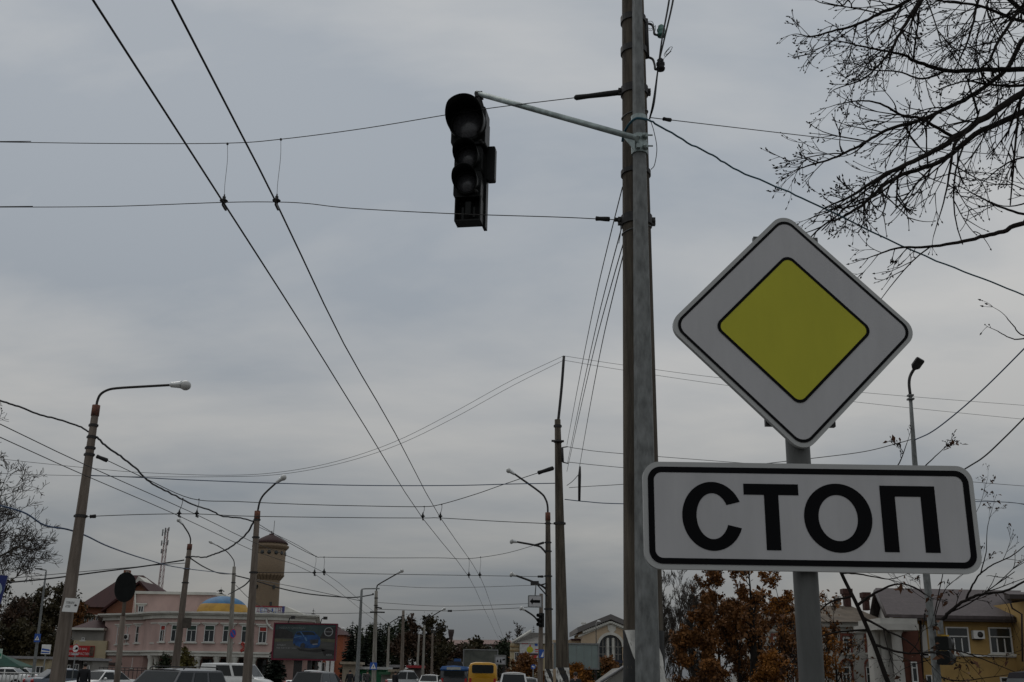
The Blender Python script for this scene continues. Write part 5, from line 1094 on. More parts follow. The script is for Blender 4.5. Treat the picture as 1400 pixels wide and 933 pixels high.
for a, c in (((gx0 - .6, gz0 - .5), (gxa, gza + .15)), ((gxa, gza + .15), (gx1 + .6, gz0 - .5))):
    mb.add([(a[0], RY - 2.7, a[1]), (c[0], RY - 2.7, c[1]), (c[0], RY + 5, c[1]), (a[0], RY + 5, a[1]), (a[0], RY - 2.7, a[1] + .35), (c[0], RY - 2.7, c[1] + .35), (c[0], RY + 5, c[1] + .35), (a[0], RY + 5, a[1] + .35)], [(0, 1, 5, 4), (4, 5, 6, 7), (3, 2, 1, 0), (1, 2, 6, 5), (0, 4, 7, 3), (2, 3, 7, 6)])
mb.build('gable_roof', roof_red, h1, OH)
dx0, dz0 = pxz(184, 797, RY + 1); dx1, _q = pxz(200, 797, RY + 1); dxm, dzm = pxz(189, 788, RY + 1)
mb = MB(); mb.add([(dx0, RY + 1, dz0), (dx1, RY + 1, dz0), (dxm, RY + 1, dzm), (dx0, RY + 5, dz0), (dx1, RY + 5, dz0), (dxm, RY + 5, dzm)], [(0, 1, 2), (3, 5, 4), (0, 3, 4, 1), (1, 4, 5, 2), (2, 5, 3, 0)]); mb.build('white_dormer', cornice_w, h1, OH)
mb = MB(); c = P(174, 783, RY + 6); mb.box((c.x, c.y, c.z - .6), (.9, .9, 1.9)); mb.build('chimney', brick_r, h1, OH)
for px in (116, 125, 134): window(h1, OH, px, 842, 851, 6, RY - .05 + .5, split=0, n=2, head=False)
mb = MB(); pwall(mb, 108, 840.5, 142, 842.5, RY + .2, .4); mb.build('lintel_band', cornice_w, h1, OH)
# ---- annexe with the red banner, and the low grey kiosks before it
AY = 126.0
an = thing('annexe_building', 'low annexe with a red roof, grey upper wall and yellow lower wall', 'building', (P(118, 890, AY).x, AY, 0)); OA = an.location
mb = MB(); pwall(mb, 97, 876, 143, 933, AY, 8, ground=True); mb.build('lower_wall', cream, an, OA)
mb = MB(); pwall(mb, 98, 861.5, 142, 876, AY + .25, 7.5); mb.build('upper_wall', grey_wall, an, OA)
mb = MB(); pwall(mb, 96.5, 858.5, 142, 861.5, AY - .3, 8.6); mb.build('eaves_board', cornice_w, an, OA)
a = P(96, 859, AY - .3); c = P(143, 858.5, AY - .3); mb = MB(); t1, t2 = P(128, 848, AY + 5), P(146, 848, AY + 5)
mb.add([a, c, t2, t1, a + Vector((0, 9, 0)), c + Vector((0, 9, 0))], [(0, 1, 2, 3), (1, 5, 2), (4, 0, 3), (5, 4, 3, 2)]); mb.build('roof', roof_red, an, OA)
window(an, OA, 114, 872, 875.5, 4, AY + .2, split=0, n=1, head=False)
bn = thing('banner', 'red banner with white lettering on the yellow annexe wall', 'banner', P(109, 890.5, AY - .12)); u = PS(109, 890, AY)
mb = MB(); mb.box((0, 0, 0), (40 * u, .06, 14.5 * u)); mb.build('sheet', mat('red_banner_print', (.42, .018, .02), .6, var=.06), bn)
text('lettering', 'ВСЕ ДЛЯ ВАС', (-2 * u, -.045, 2.6 * u), 24 * u, 3.2 * u, M['white'], bn); text('lettering', 'АВТОЗАПЧАСТИНИ', (0 * u, -.045, -3.4 * u), 32 * u, 3.4 * u, M['white'], bn)
mb = MB(); mb.box((16.5 * u, -.04, 0), (6 * u, .02, 13 * u)); mb.build('picture', mat('banner_picture_print', (.10, .06, .04), .6, var=.7, scale=2.0), bn)
KY = 96.0
def kiosk(label, px0, px1, ytop, Y, wallm, roofm, front=(), dep=4):
    o = thing('kiosk', label, 'kiosk', (P((px0 + px1) / 2, 915, Y).x, Y, 0), group='kiosks in a row'); OK_ = o.location
    mb = MB(); x0, x1, z0, z1 = pwall(mb, px0, ytop + 3.5, px1, 930, Y, dep, ground=True); mb.build('wall', wallm, o, OK_)
    mb = MB(); zt_ = P((px0 + px1) / 2, ytop, Y).z; mb.box(((x0 + x1) / 2, Y + dep / 2 - .2, (zt_ + z1) / 2), (x1 - x0 + .4, dep + .8, zt_ - z1)); mb.build('roof_fascia', roofm, o, OK_)
    for f in front: window(o, OK_, *f, Y, split=0, n=2, head=False)
    return o
tin = mat('dull_tin_fascia', (.25, .245, .25), .6, var=.15); shopdk = mat('dark_shop_front', (.06, .05, .045), .6, var=.4, scale=.8)
kiosk('long low kiosk with a grey fascia left of the leaning pole', 8, 66, 897.5, KY, cream, tin, [(30, 911, 922, 12), (55, 911, 922, 12)])
kiosk('low kiosk with a grey fascia right of the leaning pole, under the red banner', 80, 111, 899, KY + 2, shopdk, tin, [(92, 909, 922, 9), (104, 908, 922, 8)])
kiosk('pale narrow kiosk behind the man, under the yellow annexe wall', 112.5, 125, 900, KY + 1, grey_wall, tin, [(119, 910, 924, 7)])
kiosk('dark-roofed kiosk between the pale kiosk and the signal pole', 126, 141, 905.5, KY + 6, pink_low, gutter_b, [(133, 911, 922, 6)])
pd = thing('poster', 'small white and blue poster board between the slim lamp and the leaning pole', 'poster', P(63, 888, 94)); u = PS(63, 888, 94)
mb = MB(); mb.box((0, 0, 0), (12 * u, .1, 12.5 * u)); mb.build('board', M['white'], pd); flat(pd, 'blue_print', 'sign_blue', [[(-5.5, -1), (5.5, -2.4), (5.5, -.2), (-5.5, 1.4)], [(-5.5, -5), (5.5, -5), (5.5, -3.6), (-5.5, -3)]], u, -.055)
mb = MB(); mb.tube([(0, .05, -6 * u), (0, .05, -P(63, 888, 94).z)], .06, 6); mb.build('post', M['galv'], pd)
te = thing('market_tent', 'dark green market tent roof at the bottom left corner', 'tent', on_ground(6, 84)); u = PS(6, 900, 84); zt_ = P(0, 893, 84).z; ze = P(10, 911, 84).z; w_ = 31 * u
mb = MB(); mb.add([(-w_, -w_ * .6, ze), (w_, -w_ * .6, ze), (w_, w_ * .8, ze), (-w_, w_ * .8, ze), (-.3 * w_, 0, zt_)], [(0, 1, 4), (1, 2, 4), (2, 3, 4), (3, 0, 4), (3, 2, 1, 0)])
green_t = mat('dark_green_canvas', (.012, .060, .042), .8, var=.25, scale=1.5); mb.build('canopy', green_t, te)
mb = MB(); mb.box((0, -w_ * .6, ze - .3), (2 * w_, .03, .6)); mb.box((w_, w_ * .1, ze - .3), (.03, 1.4 * w_, .6)); mb.build('valance', mat('grey_green_canvas', (.07, .11, .09), .8), te)
for sx in (-1, 1): mb = MB(); mb.tube([(sx * w_ * .97, -w_ * .58, -0), (sx * w_ * .97, -w_ * .58, ze)], .04, 6); mb.build('leg', M['galv'], te)
sb = thing('sign_board', 'pale green and white sign edge at the left border above the tent', 'sign', P(-3, 894, 80)); u = PS(0, 894, 80); mb = MB(); mb.box((0, 0, 0), (11 * u, .1, 13 * u)); mb.build('board', mat('pale_green_board', (.38, .5, .42), .6), sb); mb = MB(); mb.box((0, -.06, -1.5 * u), (11 * u, .02, 4 * u)); mb.build('green_stripe', mat('mid_green_stripe', (.03, .22, .12), .6), sb)
mb = MB(); mb.tube([(0, .06, -6 * u), (0, .06, -P(0, 894, 80).z)], .06, 6); mb.build('post', M['galv'], sb)
bs = thing('sign_board', 'dark blue sign edge with a pale ring, high on the left border', 'sign', P(-7, 806, 30), R(14)); u = PS(0, 806, 30); mb = MB(); mb.prism([(-12 * u, -20 * u), (9.5 * u, -19 * u), (13 * u, 19 * u), (-12 * u, 20 * u)], (0, 0, 0), (1, 0, 0), (0, 0, 1), .12); mb.build('board', mat('deep_blue_board', (.012, .022, .13), .4), bs)
mb = MB(); n = 24; mb.ring([(12 * u * math.cos(2 * math.pi * i / n) - 3 * u, 12 * u * math.sin(2 * math.pi * i / n)) for i in range(n)], [(9.5 * u * math.cos(2 * math.pi * i / n) - 3 * u, 9.5 * u * math.sin(2 * math.pi * i / n)) for i in range(n)], (0, -.006, 0), (1, 0, 0), (0, 0, 1)); mb.build('pale_ring', mat('pale_blue_print', (.35, .45, .5), .5), bs)
mb = MB(); mb.tube([(-9 * u, .12, 20 * u), (-9 * u, .12, -P(-7, 806, 30).z)], .07, 8); mb.build('post', M['galv'], bs)

# ---- railing at the left and the dark fence at the pink building
def railing(name, label, px0, px1, ytop, Y0, Y1, m, step, bar, rails=(1.0, .12), posts=None):
    a, c = P(px0, ytop, Y0), P(px1, ytop + (px1 - px0) * .018, Y1); zt_ = a.z
    o = thing(name, label, 'fence', (a.x, a.y, 0)); n = max(2, int((c - a).length / step)); a.z = c.z = 0
    nb = 0
    base = MB(); base.box((0, 0, zt_ / 2), (bar, bar, zt_)); first = base.build('baluster', m, o)
    for i in range(n + 1):
        p = a.lerp(c, i / n) - a
        if i == 0: continue
        k = first.copy(); COL.objects.link(k); k.parent = o; k.location = p
    for f in rails:
        mb = MB(); z = zt_ * f - (.03 if f == 1.0 else 0); mb.tube([Vector((0, -bar, z)), (c - a) + Vector((0, -bar, z))], bar * .75, 4); mb.build('rail', m, o)
    return o
rail_w = mat('grey_white_railing', (.42, .42, .40), .6, var=.15)
railing('railing', 'pale metal guard railing along the left edge of the crossing', -12, 86, 919, 68, 66, rail_w, .30, .05)
railing('railing', 'dark iron fence in front of the pink building', 136, 200, 912, 90, 90, M['dark_steel'], .33, .04, (1.0, .86, .15))

# ---- water tower, cell mast
WY = 250.0; wt = thing('water_tower', 'old round brick water tower with a dark red cap', 'water tower', on_ground(356.0, WY)); sW = PS(366, 780, WY)
zz = lambda py: P(366.5, py, WY).z
mb = MB(); mb.lathe((0, 0, 0), [(18.5 * sW, 0), (17.6 * sW, zz(835)), (16.4 * sW, zz(795)), (16.4 * sW, zz(793))], 36); mb.build('shaft', tower_st, wt)
mb = MB(); mb.lathe((0, 0, 0), [(16.2 * sW, zz(793)), (20.8 * sW, zz(786.5)), (21.2 * sW, zz(785)), (21.2 * sW, zz(751.5)), (16 * sW, zz(751))], 36); mb.build('tank_drum', tower_st, wt)
mb = MB(); mb.lathe((0, 0, 0), [(21 * sW, zz(752.5)), (22.5 * sW, zz(751.5)), (25 * sW, zz(748.5)), (25 * sW, zz(746.5)), (22.5 * sW, zz(745.8)), (22.5 * sW, zz(743.5)), (20 * sW, zz(743))], 36); mb.build('cornice', tower_st, wt)
mb = MB(); mb.lathe((0, 0, 0), [(23.6 * sW, zz(743.8)), (23.6 * sW, zz(743)), (21 * sW, zz(740.4)), (14 * sW, zz(736.4)), (7 * sW, zz(732.8)), (3.6 * sW, zz(731.4)), (3.2 * sW, zz(730)), (0, zz(729.6))], 36); mb.build('cap_roof', mat('dark_red_tower_roof', (.035, .015, .014), .85, var=.2), wt)
mb = MB(); mb.tube([(0, 0, zz(731)), (0, 0, zz(726))], .12, 6); mb.tube([(2.5 * sW, 0, zz(731)), (2.6 * sW, 0, zz(712))], .06, 5); mb.build('lightning_rod', M['dark_steel'], wt)
cor = None
for i in range(26):
    a = 2 * math.pi * i / 26
    if cor is None: mb = MB(); mb.add([(-.28, 16.2 * sW, zz(794)), (.28, 16.2 * sW, zz(794)), (.28, 20.9 * sW, zz(786.6)), (-.28, 20.9 * sW, zz(786.6)), (-.28, 21.6 * sW, zz(786)), (.28, 21.6 * sW, zz(786)), (-.28, 17.0 * sW, zz(793.5)), (.28, 17.0 * sW, zz(793.5)), (-.28, 21.6 * sW, zz(787.5)), (.28, 21.6 * sW, zz(787.5))], [(6, 7, 9, 8), (8, 9, 5, 4), (4, 5, 2, 3), (0, 6, 8, 4, 3), (1, 2, 5, 9, 7), (0, 1, 7, 6)]); k = cor = mb.build('corbel', tower_st, wt)
    else: k = cor.copy(); COL.objects.link(k); k.parent = wt
    k.rotation_euler = (0, 0, a)
for i in range(14):
    a = R(-90) + 2 * math.pi * (i + .35) / 14; d = Vector((math.cos(a), math.sin(a), 0))
    mb = MB(); mb.lathe(d * 21.0 * sW + Vector((0, 0, zz(757))), [(2.6 * sW, 0), (2.6 * sW, .12), (2.0 * sW, .16), (.001, .14)], 14, axis=d); mb.build('round_window', M['glass'], wt)
for dpx, y0, y1 in ((-11, 801, 806), (11.5, 801, 806), (-13, 824, 829), (9.5, 824, 829)):
    r_ = 17 * sW; x = dpx * sW; yv = -math.sqrt(max(.1, r_ * r_ - x * x)); ang = math.atan2(x, -yv)
    mb = MB(); mb.box((x, yv, (zz(y0) + zz(y1)) / 2), (.5, .5, zz(y0) - zz(y1)), ang); mb.build('slit_window', M['glass'], wt)
CYm = 300.0; ct = thing('radio_mast', 'lattice radio mast with antenna panels behind the red roof', 'mast', on_ground(207, CYm)); cb = ct.location
zz2 = lambda py: P(213, py, CYm).z; sC = PS(213, 770, CYm)
mast_m = mat('red_white_mast_paint', (.30, .22, .21), .6, var=.3, scale=.12)
mb = MB(); H = zz2(722); hw = lambda z: (3.6 - 1.9 * z / H) * sC
for sx, sy in ((1, 1), (1, -1), (-1, 1), (-1, -1)): mb.tube([(sx * hw(0), sy * hw(0), 0), (sx * hw(H), sy * hw(H), H)], .10, 4)
for i in range(22):
    z0, z1 = H * i / 22, H * (i + 1) / 22; a, c = hw(z0), hw(z1)
    for sx in (-1, 1): mb.tube([(-a * sx, -a, z0), (c * sx, -c, z1)], .055, 3); mb.tube([(a * sx, -a * sx, z0), (c * sx, c * sx, z1)], .055, 3)
    mb.tube([(-a, -a, z0), (a, -a, z0)], .05, 3)
mb.build('lattice', mast_m, ct)
for i, (dx, py, h) in enumerate(((-3.5, 729, 9), (-1, 727, 10), (2, 728, 10), (4.5, 724, 5), (-4, 743, 7), (3.5, 742, 7), (0, 741, 6), (-3, 754, 6), (2.5, 753, 5))):
    mb = MB(); z = zz2(py); mb.box((dx * sC, -1.2 + (i % 3) * .5, z), (1.3 * sC, .35, h * sC)); mb.tube([(dx * sC * .3, -.4, z), (dx * sC, -.9 + (i % 3) * .5, z)], .06, 4); mb.build('antenna_panel', M['sign_back'], ct)

# ---- car advert billboard
BY = 95.0; bb = thing('billboard', 'dark car advert billboard in a dark red frame beside the pink building', 'billboard', P(416.5, 877.5, BY)); u = PS(416, 877, BY)
tl = lambda a, b_: (a * u, b_ * u)
fr_m = mat('dark_red_frame', (.12, .008, .025), .5, var=.1)
mb = MB(); mb.box((0, .25, 0), (87 * u, .44, 48.5 * u)); mb.build('cabinet', mat('dark_cabinet', (.03, .012, .016), .6), bb)
mb = MB(); mb.box((0, -.02, 23.6 * u), (87.5 * u, .2, 1.8 * u)); mb.box((0, -.02, -23.6 * u), (87.5 * u, .2, 2.0 * u)); mb.box((-42.7 * u, -.02, 0), (2 * u, .2, 45.4 * u)); mb.box((42.7 * u, -.02, 0), (2 * u, .2, 45.4 * u)); mb.build('frame', fr_m, bb)
def pic(name, polys, m, y, smooth=False):
    mb = MB()
    for p in polys: mb.add([(a * u, y, b_ * u) for a, b_ in p], [tuple(range(len(p)))])
    return mb.build(name, m, bb)
pr = lambda n, c, **k: mat('print_' + n, c, .45, **k)
pic('poster_field', [[(-41.5, 4), (41.5, 4), (41.5, -22.4), (-41.5, -22.4)]], pr('road', (.062, .062, .058), var=.25, scale=.6, stretch=(.4, 1, 3)), -.035)
pic('poster_sky', [[(-41.5, 22.6), (41.5, 22.6), (41.5, 4), (-41.5, 4)]], pr('dark_sky', (.055, .095, .095), col2=(.02, .028, .030), scale=.35), -.035)
pic('poster_hill', [[(-41.5, 15), (-30, 16.5), (-18, 12), (-14, 4), (-41.5, 4)]], pr('hill', (.022, .020, .020), var=.3), -.040)
pic('poster_hill', [[(20, 4), (24, 12), (30, 19), (41.5, 20), (41.5, 4)]], pr('hill', (.022, .020, .020), var=.3), -.040)
pic('poster_verge', [[(20, 4.5), (41.5, 3.8), (41.5, -.5), (18, 1)]], pr('verge', (.085, .085, .055), var=.2), -.043)
pic('poster_verge', [[(-41.5, 3.5), (-16, 2.5), (-16, .5), (-41.5, -1)]], pr('verge', (.085, .085, .055), var=.2), -.043)
pic('poster_shadow', [[(-10, -8.5), (5, -11), (22, -9), (30, -11.5), (18, -14), (-6, -12)], [(23, -8), (41.5, -11), (41.5, -17), (28, -18)]], pr('shade', (.020, .019, .018)), -.043)
blue = pr('car_blue', (.018, .085, .25), col2=(.006, .022, .075), scale=1.1, stretch=(1, 1, 2.2)); blue2 = pr('car_blue_light', (.08, .17, .30), var=.2)
pic('car_print', [[(-15.5, 5), (-14, 8.5), (-11.5, 12.5), (-6, 13.6), (2, 14), (12, 13.4), (17, 9), (20.5, 6), (21.5, 2), (21.5, -4), (19, -7.5), (8, -8.5), (-2, -8), (-9, -6), (-15.5, -3)]], blue, -.047)
pic('car_window_print', [[(-6, 12.6), (2, 13.2), (11, 12.6), (14.5, 8.6), (-2.5, 8.8)], [(-13, 9), (-11, 12), (-7.2, 12.4), (-4.6, 8.6)]], pr('car_glass', (.012, .018, .022)), -.051)
pic('car_highlight_print', [[(-15.2, 5.6), (-5, 7.6), (-4, 7), (-15, 4.6)], [(-6.6, 13.2), (-5.8, 13.2), (-.6, 6.6), (-1.6, 6.2)], [(-1, 6.2), (1.5, 5.6), (3.6, 1.6), (2.5, .4), (.4, 2.8)]], blue2, -.055)
pic('car_front_print', [[(7, 2.6), (19, 3.4), (18.6, -1.6), (8.4, -3)], [(-5, -3), (-1.4, -1.2), (1.4, -4), (.2, -9.2), (-3.8, -9.6), (-5.6, -6.6)], [(-15, -3), (-13, -2.2), (-12, -5), (-13, -6.2)]], pr('car_dark', (.028, .030, .036), var=.4, scale=3), -.055)
pic('number_plate_print', [[(11, -2.8), (18, -2.2), (18, -3.6), (11, -4.2)]], pr('pale_print', (.22, .22, .23)), -.058)
pal = pr('lettering', (.30, .31, .31)); text('lettering', 'NISSAN QASHQAI', tl(-18, 17.6)[0:1] + (-.06,) + tl(0, 17.6)[1:2], 35 * u, 3.4 * u, pr('lettering_dim', (.17, .19, .19)), bb)
text('lettering', 'КРЕДИТ', (-31 * u, -.06, -5.2 * u), 12 * u, 2.2 * u, pal, bb); text('lettering', 'від 0,01% річних', (-24 * u, -.06, -8.8 * u), 27 * u, 2.4 * u, pal, bb); text('lettering', 'АВТО', (34.5 * u, -.06, -17 * u), 8 * u, 2.4 * u, pal, bb)
mb = MB(); n = 36; mb.ring([(6.0 * u * math.cos(2 * math.pi * i / n), 6.0 * u * math.sin(2 * math.pi * i / n)) for i in range(n)], [(5.0 * u * math.cos(2 * math.pi * i / n), 5.0 * u * math.sin(2 * math.pi * i / n)) for i in range(n)], (32 * u, -.055, 13.5 * u), (1, 0, 0), (0, 0, 1)); mb.build('ring_emblem', pal, bb)
pic('emblem_bar', [[(25.6, 14.6), (38.4, 14.6), (38.4, 12.6), (25.6, 12.6)]], pr('emblem_bar_dark', (.05, .045, .045)), -.053)
text('lettering', 'NISSAN', (32 * u, -.06, 13.6 * u), 10 * u, 1.4 * u, pal, bb)
for px in (-10.5, -5, 8, 17):
    mb = MB(); mb.box((px * u, .35, (-24.5 * u - bb.location.z) / 2 - .0), (.34 if px < 10 else .2, .34, bb.location.z - 24.5 * u)); mb.build('leg', M['dark_steel'], bb)
for px in (-24, 20):
    mb = MB(); mb.tube(spline([(px * u, -.1, 24 * u), (px * u + .1, -.4, 27 * u), ((px + 4) * u, -.9, 30 * u), ((px + 8) * u, -1.1, 30.6 * u)], 4), .04, 6); mb.box(((px + 9) * u, -1.1, 30.8 * u), (.32, .3, .24)); mb.build('spotlight_arm', M['dark_steel'], bb)
# terracotta building behind the billboard legs
tb = thing('terracotta_building', 'terracotta building with white columns behind the billboard legs', 'building', (P(446, 910, 165).x, 165, 0)); OT = tb.location
mb = MB(); x0, x1, z0, z1 = pwall(mb, 425, 868, 468, 930, 165, 10, ground=True); mb.build('wall', terracotta, tb, OT)
mb = MB(); mb.add([(x0 - .5, 164.5, z1), (x1 + .5, 164.5, z1), (x1 + .5, 176, z1), (x0 - .5, 176, z1), (x0, 170, z1 + 1.6), (x1 - 2, 170, z1 + 1.6)], [(0, 1, 5, 4), (1, 2, 5), (2, 3, 4, 5), (3, 0, 4), (3, 2, 1, 0)]); mb.build('roof', roof_red, tb, OT)
for px in (437, 447.5, 454): c = P(px, 915, 164.6); mb = MB(); mb.lathe((c.x, 164.6, 0), [(.36, 0), (.32, .3), (.28, P(px, 905, 164.6).z), (.4, P(px, 903, 164.6).z)], 12); mb.build('column', M['white'], tb, OT)
window(tb, OT, 442, 906, 920, 4, 165, split=0, n=1, head=False)
# kiosks further down on the left
g_k = mat('bright_green_panel', (.02, .16, .07), .6, var=.2); beige_k = mat('beige_panel', (.26, .22, .165), .8, var=.15)
kiosk('tall beige stall panel left of the galvanised mast', 468, 488, 905, 110, beige_k, beige_k)
kiosk('bright green kiosk with white fascia lettering beside the crossing sign', 488, 528, 912, 112, g_k, mat('white_fascia', (.40, .40, .39), .7, var=.3, scale=3), [(500, 921, 932, 9)])
kiosk('grey steel kiosk right of the crossing sign', 521, 534, 919, 108, grey_wall, mat('green_fascia', (.03, .10, .05), .7), [])
kiosk('beige kiosk behind the bare concrete pole', 534, 558, 915.5, 106, beige_k, beige_k)
kiosk('small kiosk with a red fascia left of the pale lamp pole', 558, 575, 910, 128, shopdk, mat('red_fascia', (.30, .025, .03), .6), [])
kiosk('pale low kiosk with goods in front, by the spruces', 500, 545, 909, 130, shopdk, tin, [])
# long roofs closing the street
for (px0, px1, y0, y1, Y, lab, m_) in ((592, 641, 875, 882, 330, 'long low building with a brown tin roof left at the street end', roof_brown), (624, 708, 875, 881, 300, 'long low building with a brown tin roof across the street end', roof_brown), (598, 640, 889, 896, 260, 'lower red-brown roofed shed left at the street end', roof_brown)):
    o = thing('station_shed', lab, 'building', (P((px0 + px1) / 2, 905, Y).x, Y, 0)); OS = o.location
    mb = MB(); x0, x1, z0, z1 = pwall(mb, px0 + 1, y1, px1 - 1, 930, Y, 14, ground=True); mb.build('wall', mat('dull_brown_wall', (.13, .10, .085), .9, var=.3, scale=.15), o, OS)
    zt_ = P((px0 + px1) / 2, y0, Y + 7).z; mb = MB(); mb.add([(x0 - .6, Y - .8, z1), (x1 + .6, Y - .8, z1), (x1 + .6, Y + 15, z1), (x0 - .6, Y + 15, z1), (x0 + 2, Y + 7, zt_), (x1 - 2, Y + 7, zt_)], [(0, 1, 5, 4), (1, 2, 5), (2, 3, 4, 5), (3, 0, 4), (3, 2, 1, 0)]); mb.build('roof', m_, o, OS)
    for k in range(int((px1 - px0) / 7)): window(o, OS, px0 + 5 + k * 7, y1 + 3, y1 + 9, 3.2, Y, split=0, n=1, head=False, thick=.12)
ch = thing('chimney', 'distant round chimney on the skyline above the brown roofs', 'chimney', on_ground(615, 345)); zt_ = P(615, 861, 345).z
mb = MB(); mb.lathe((0, 0, 0), [(.75, 0), (.62, zt_ - 2.2), (.72, zt_ - 2), (.95, zt_ - .8), (.95, zt_), (.5, zt_)], 16); mb.build('stack', mat('sooty_chimney', (.05, .04, .038), .9), ch)
# mesh billboard and others
def panel_board(label, px0, py0, px1, py1, Y, m, legs, rim=None, name='billboard'):
    c = P((px0 + px1) / 2, (py0 + py1) / 2, Y); u = PS((px0 + px1) / 2, (py0 + py1) / 2, Y); w_, h = (px1 - px0) * u, (py1 - py0) * u; o = thing(name, label, 'billboard', c)
    mb = MB(); mb.box((0, .1, 0), (w_ - .12, .12, h - .12)); mb.build('panel', m, o)
    mb = MB(); t = .16
    for x, z, dx, dz in ((0, h / 2 - t / 2, w_, t), (0, -h / 2 + t / 2, w_, t), (-w_ / 2 + t / 2, 0, t, h - 2 * t), (w_ / 2 - t / 2, 0, t, h - 2 * t)): mb.box((x, 0, z), (dx, .14, dz))
    mb.build('frame', rim or M['sign_back'], o)
    for lx_ in legs: mb = MB(); mb.box((lx_ * w_, .25, (-h / 2 - c.z) / 2), (.3, .3, c.z - h / 2)); mb.build('leg', M['dark_steel'], o)
    return o, u
o, u = panel_board('blank grey-green billboard back right of the slim far pole', 756.5, 880, 819.5, 914.5, 130, mat('grey_green_panel', (.19, .235, .225), .6, var=.07, scale=.5), (-.1, .42))
for k in range(1, 6): mb = MB(); mb.box(((-.5 + k / 6) * 63 * u, .03, 0), (.03, .02, 33 * u)); mb.build('panel_joint', M['sign_back'], o)
o, u = panel_board('grey weathered billboard above the yellow bus', 633, 888.5, 681, 914, 170, mat('weathered_grey_poster', (.13, .135, .115), .7, col2=(.055, .06, .052), scale=.5), (-.3, .3), rim=M['sign_back'])
o, u = panel_board('small white poster board with dark shapes right of the grey weathered billboard', 676, 896, 692, 909, 164, mat('white_poster', (.42, .43, .45), .6), (.3,))
flat(o, 'dark_print', 'sign_black', [[(-5, -3), (-3.4, 1), (-2.2, -3)], [(-1, -3.6), (.4, 2), (2, -3.6)], [(3, -1), (7, .6), (7, 2), (3, 1)]], u, -.02)
# advert house
HY = 150.0; ah = thing('advert_house', 'pale house with a gabled roof, its side hung with two adverts', 'building', (P(718, 900, HY).x, HY, 0)); OQ = ah.location
mb = MB(); x0, x1, z0, z1 = pwall(mb, 697.5, 880, 752, 930, HY, 9, ground=True); mb.build('wall', cream, ah, OQ)
a0 = P(703, 880.5, HY - .5); ap = P(726, 865, HY + 1); mb = MB(); e1 = P(757, 880, HY - .5)
mb.add([(a0.x, HY - .5, z1 + .0), (e1.x, HY - .5, z1), (e1.x, HY + 9.5, z1), (a0.x, HY + 9.5, z1), (ap.x, HY + 1, ap.z), (e1.x - .5, HY + 3, ap.z)], [(0, 1, 5, 4), (1, 2, 5), (2, 3, 4, 5), (3, 0, 4), (3, 2, 1, 0)]); mb.build('roof', mat('pale_slate_roof', (.20, .19, .175), .8, var=.15), ah, OQ)
mb = MB(); mb.tube([(a0.x - .3, HY - .7, z1 + .05), (ap.x, HY - .3, ap.z + .2)], .18, 4); mb.build('barge_board', cornice_w, ah, OQ)
mb = MB(); pwall(mb, 697, 888.5, 711, 890.8, HY - .2, .3); pwall(mb, 697, 883, 711, 885, HY - .2, .3); mb.build('belt_course', mat('ochre_band', (.26, .18, .09), .8), ah, OQ)
window(ah, OQ, 706.5, 892, 903, 6, HY, split=0, n=2, head=False)
mb = MB(); pwall(mb, 703, 911, 718, 930, HY - 1.5, 1.4, ground=True); mb.build('entrance_block', door_dk, ah, OQ)
ad = thing('advert_board', 'white advert with a yellow round picture on the pale house', 'advert', P(726, 886.5, HY - .3)); u = PS(726, 886, HY)
mb = MB(); mb.box((0, 0, 0), (31 * u, .12, 14.5 * u)); mb.build('board', mat('white_advert_print', (.5, .5, .49), .6), ad)
mb = MB(); mb.ell((-1.5 * u, -.07, -2 * u), (4.6 * u, .02, 4.2 * u), 18, 8); mb.build('yellow_disc', M['sign_yellow'], ad); flat(ad, 'red_flame', 'sign_red', [[(-3, 2.2), (0, 2.2), (-1.2, 5.2)], [(-13, 5.2), (-4, 5.2), (-4, 6.4), (-13, 6.4)]], u, -.07); flat(ad, 'blue_square', 'sign_blue', [[(5, 3), (9, 3), (9, 7), (5, 7)]], u, -.07); flat(ad, 'red_lines', 'sign_red', [[(5.5, -2.4), (13, -2.4), (13, -1), (5.5, -1)], [(5.5, -5), (11, -5), (11, -4), (5.5, -4)]], u, -.07)
ad = thing('advert_board', 'white advert crossed by a red slanting band on the pale house', 'advert', P(726, 904, HY - .3))
mb = MB(); mb.box((0, 0, 0), (31 * u, .12, 15 * u)); mb.build('board', mat('white_advert_print', (.5, .5, .49), .6), ad); flat(ad, 'red_band', 'sign_red', [[(-9, -7), (-2, -7), (9, 7.4), (1, 7.4)], [(-14, 3.4), (-7, 3.4), (-7, 6), (-14, 6)], [(-14, -1.6), (-10, -1.6), (-10, 1.6), (-14, 1.6)], [(9, -3), (15, -1.5), (15, 2.5), (10, 2)]], u, -.07)
mb = MB(); mb.box((0, -.02, 9 * u), (31 * u, .16, 2.2 * u)); mb.build('dark_strip', mat('dark_strip_print', (.06, .03, .04), .6, var=.5, scale=2), ad)

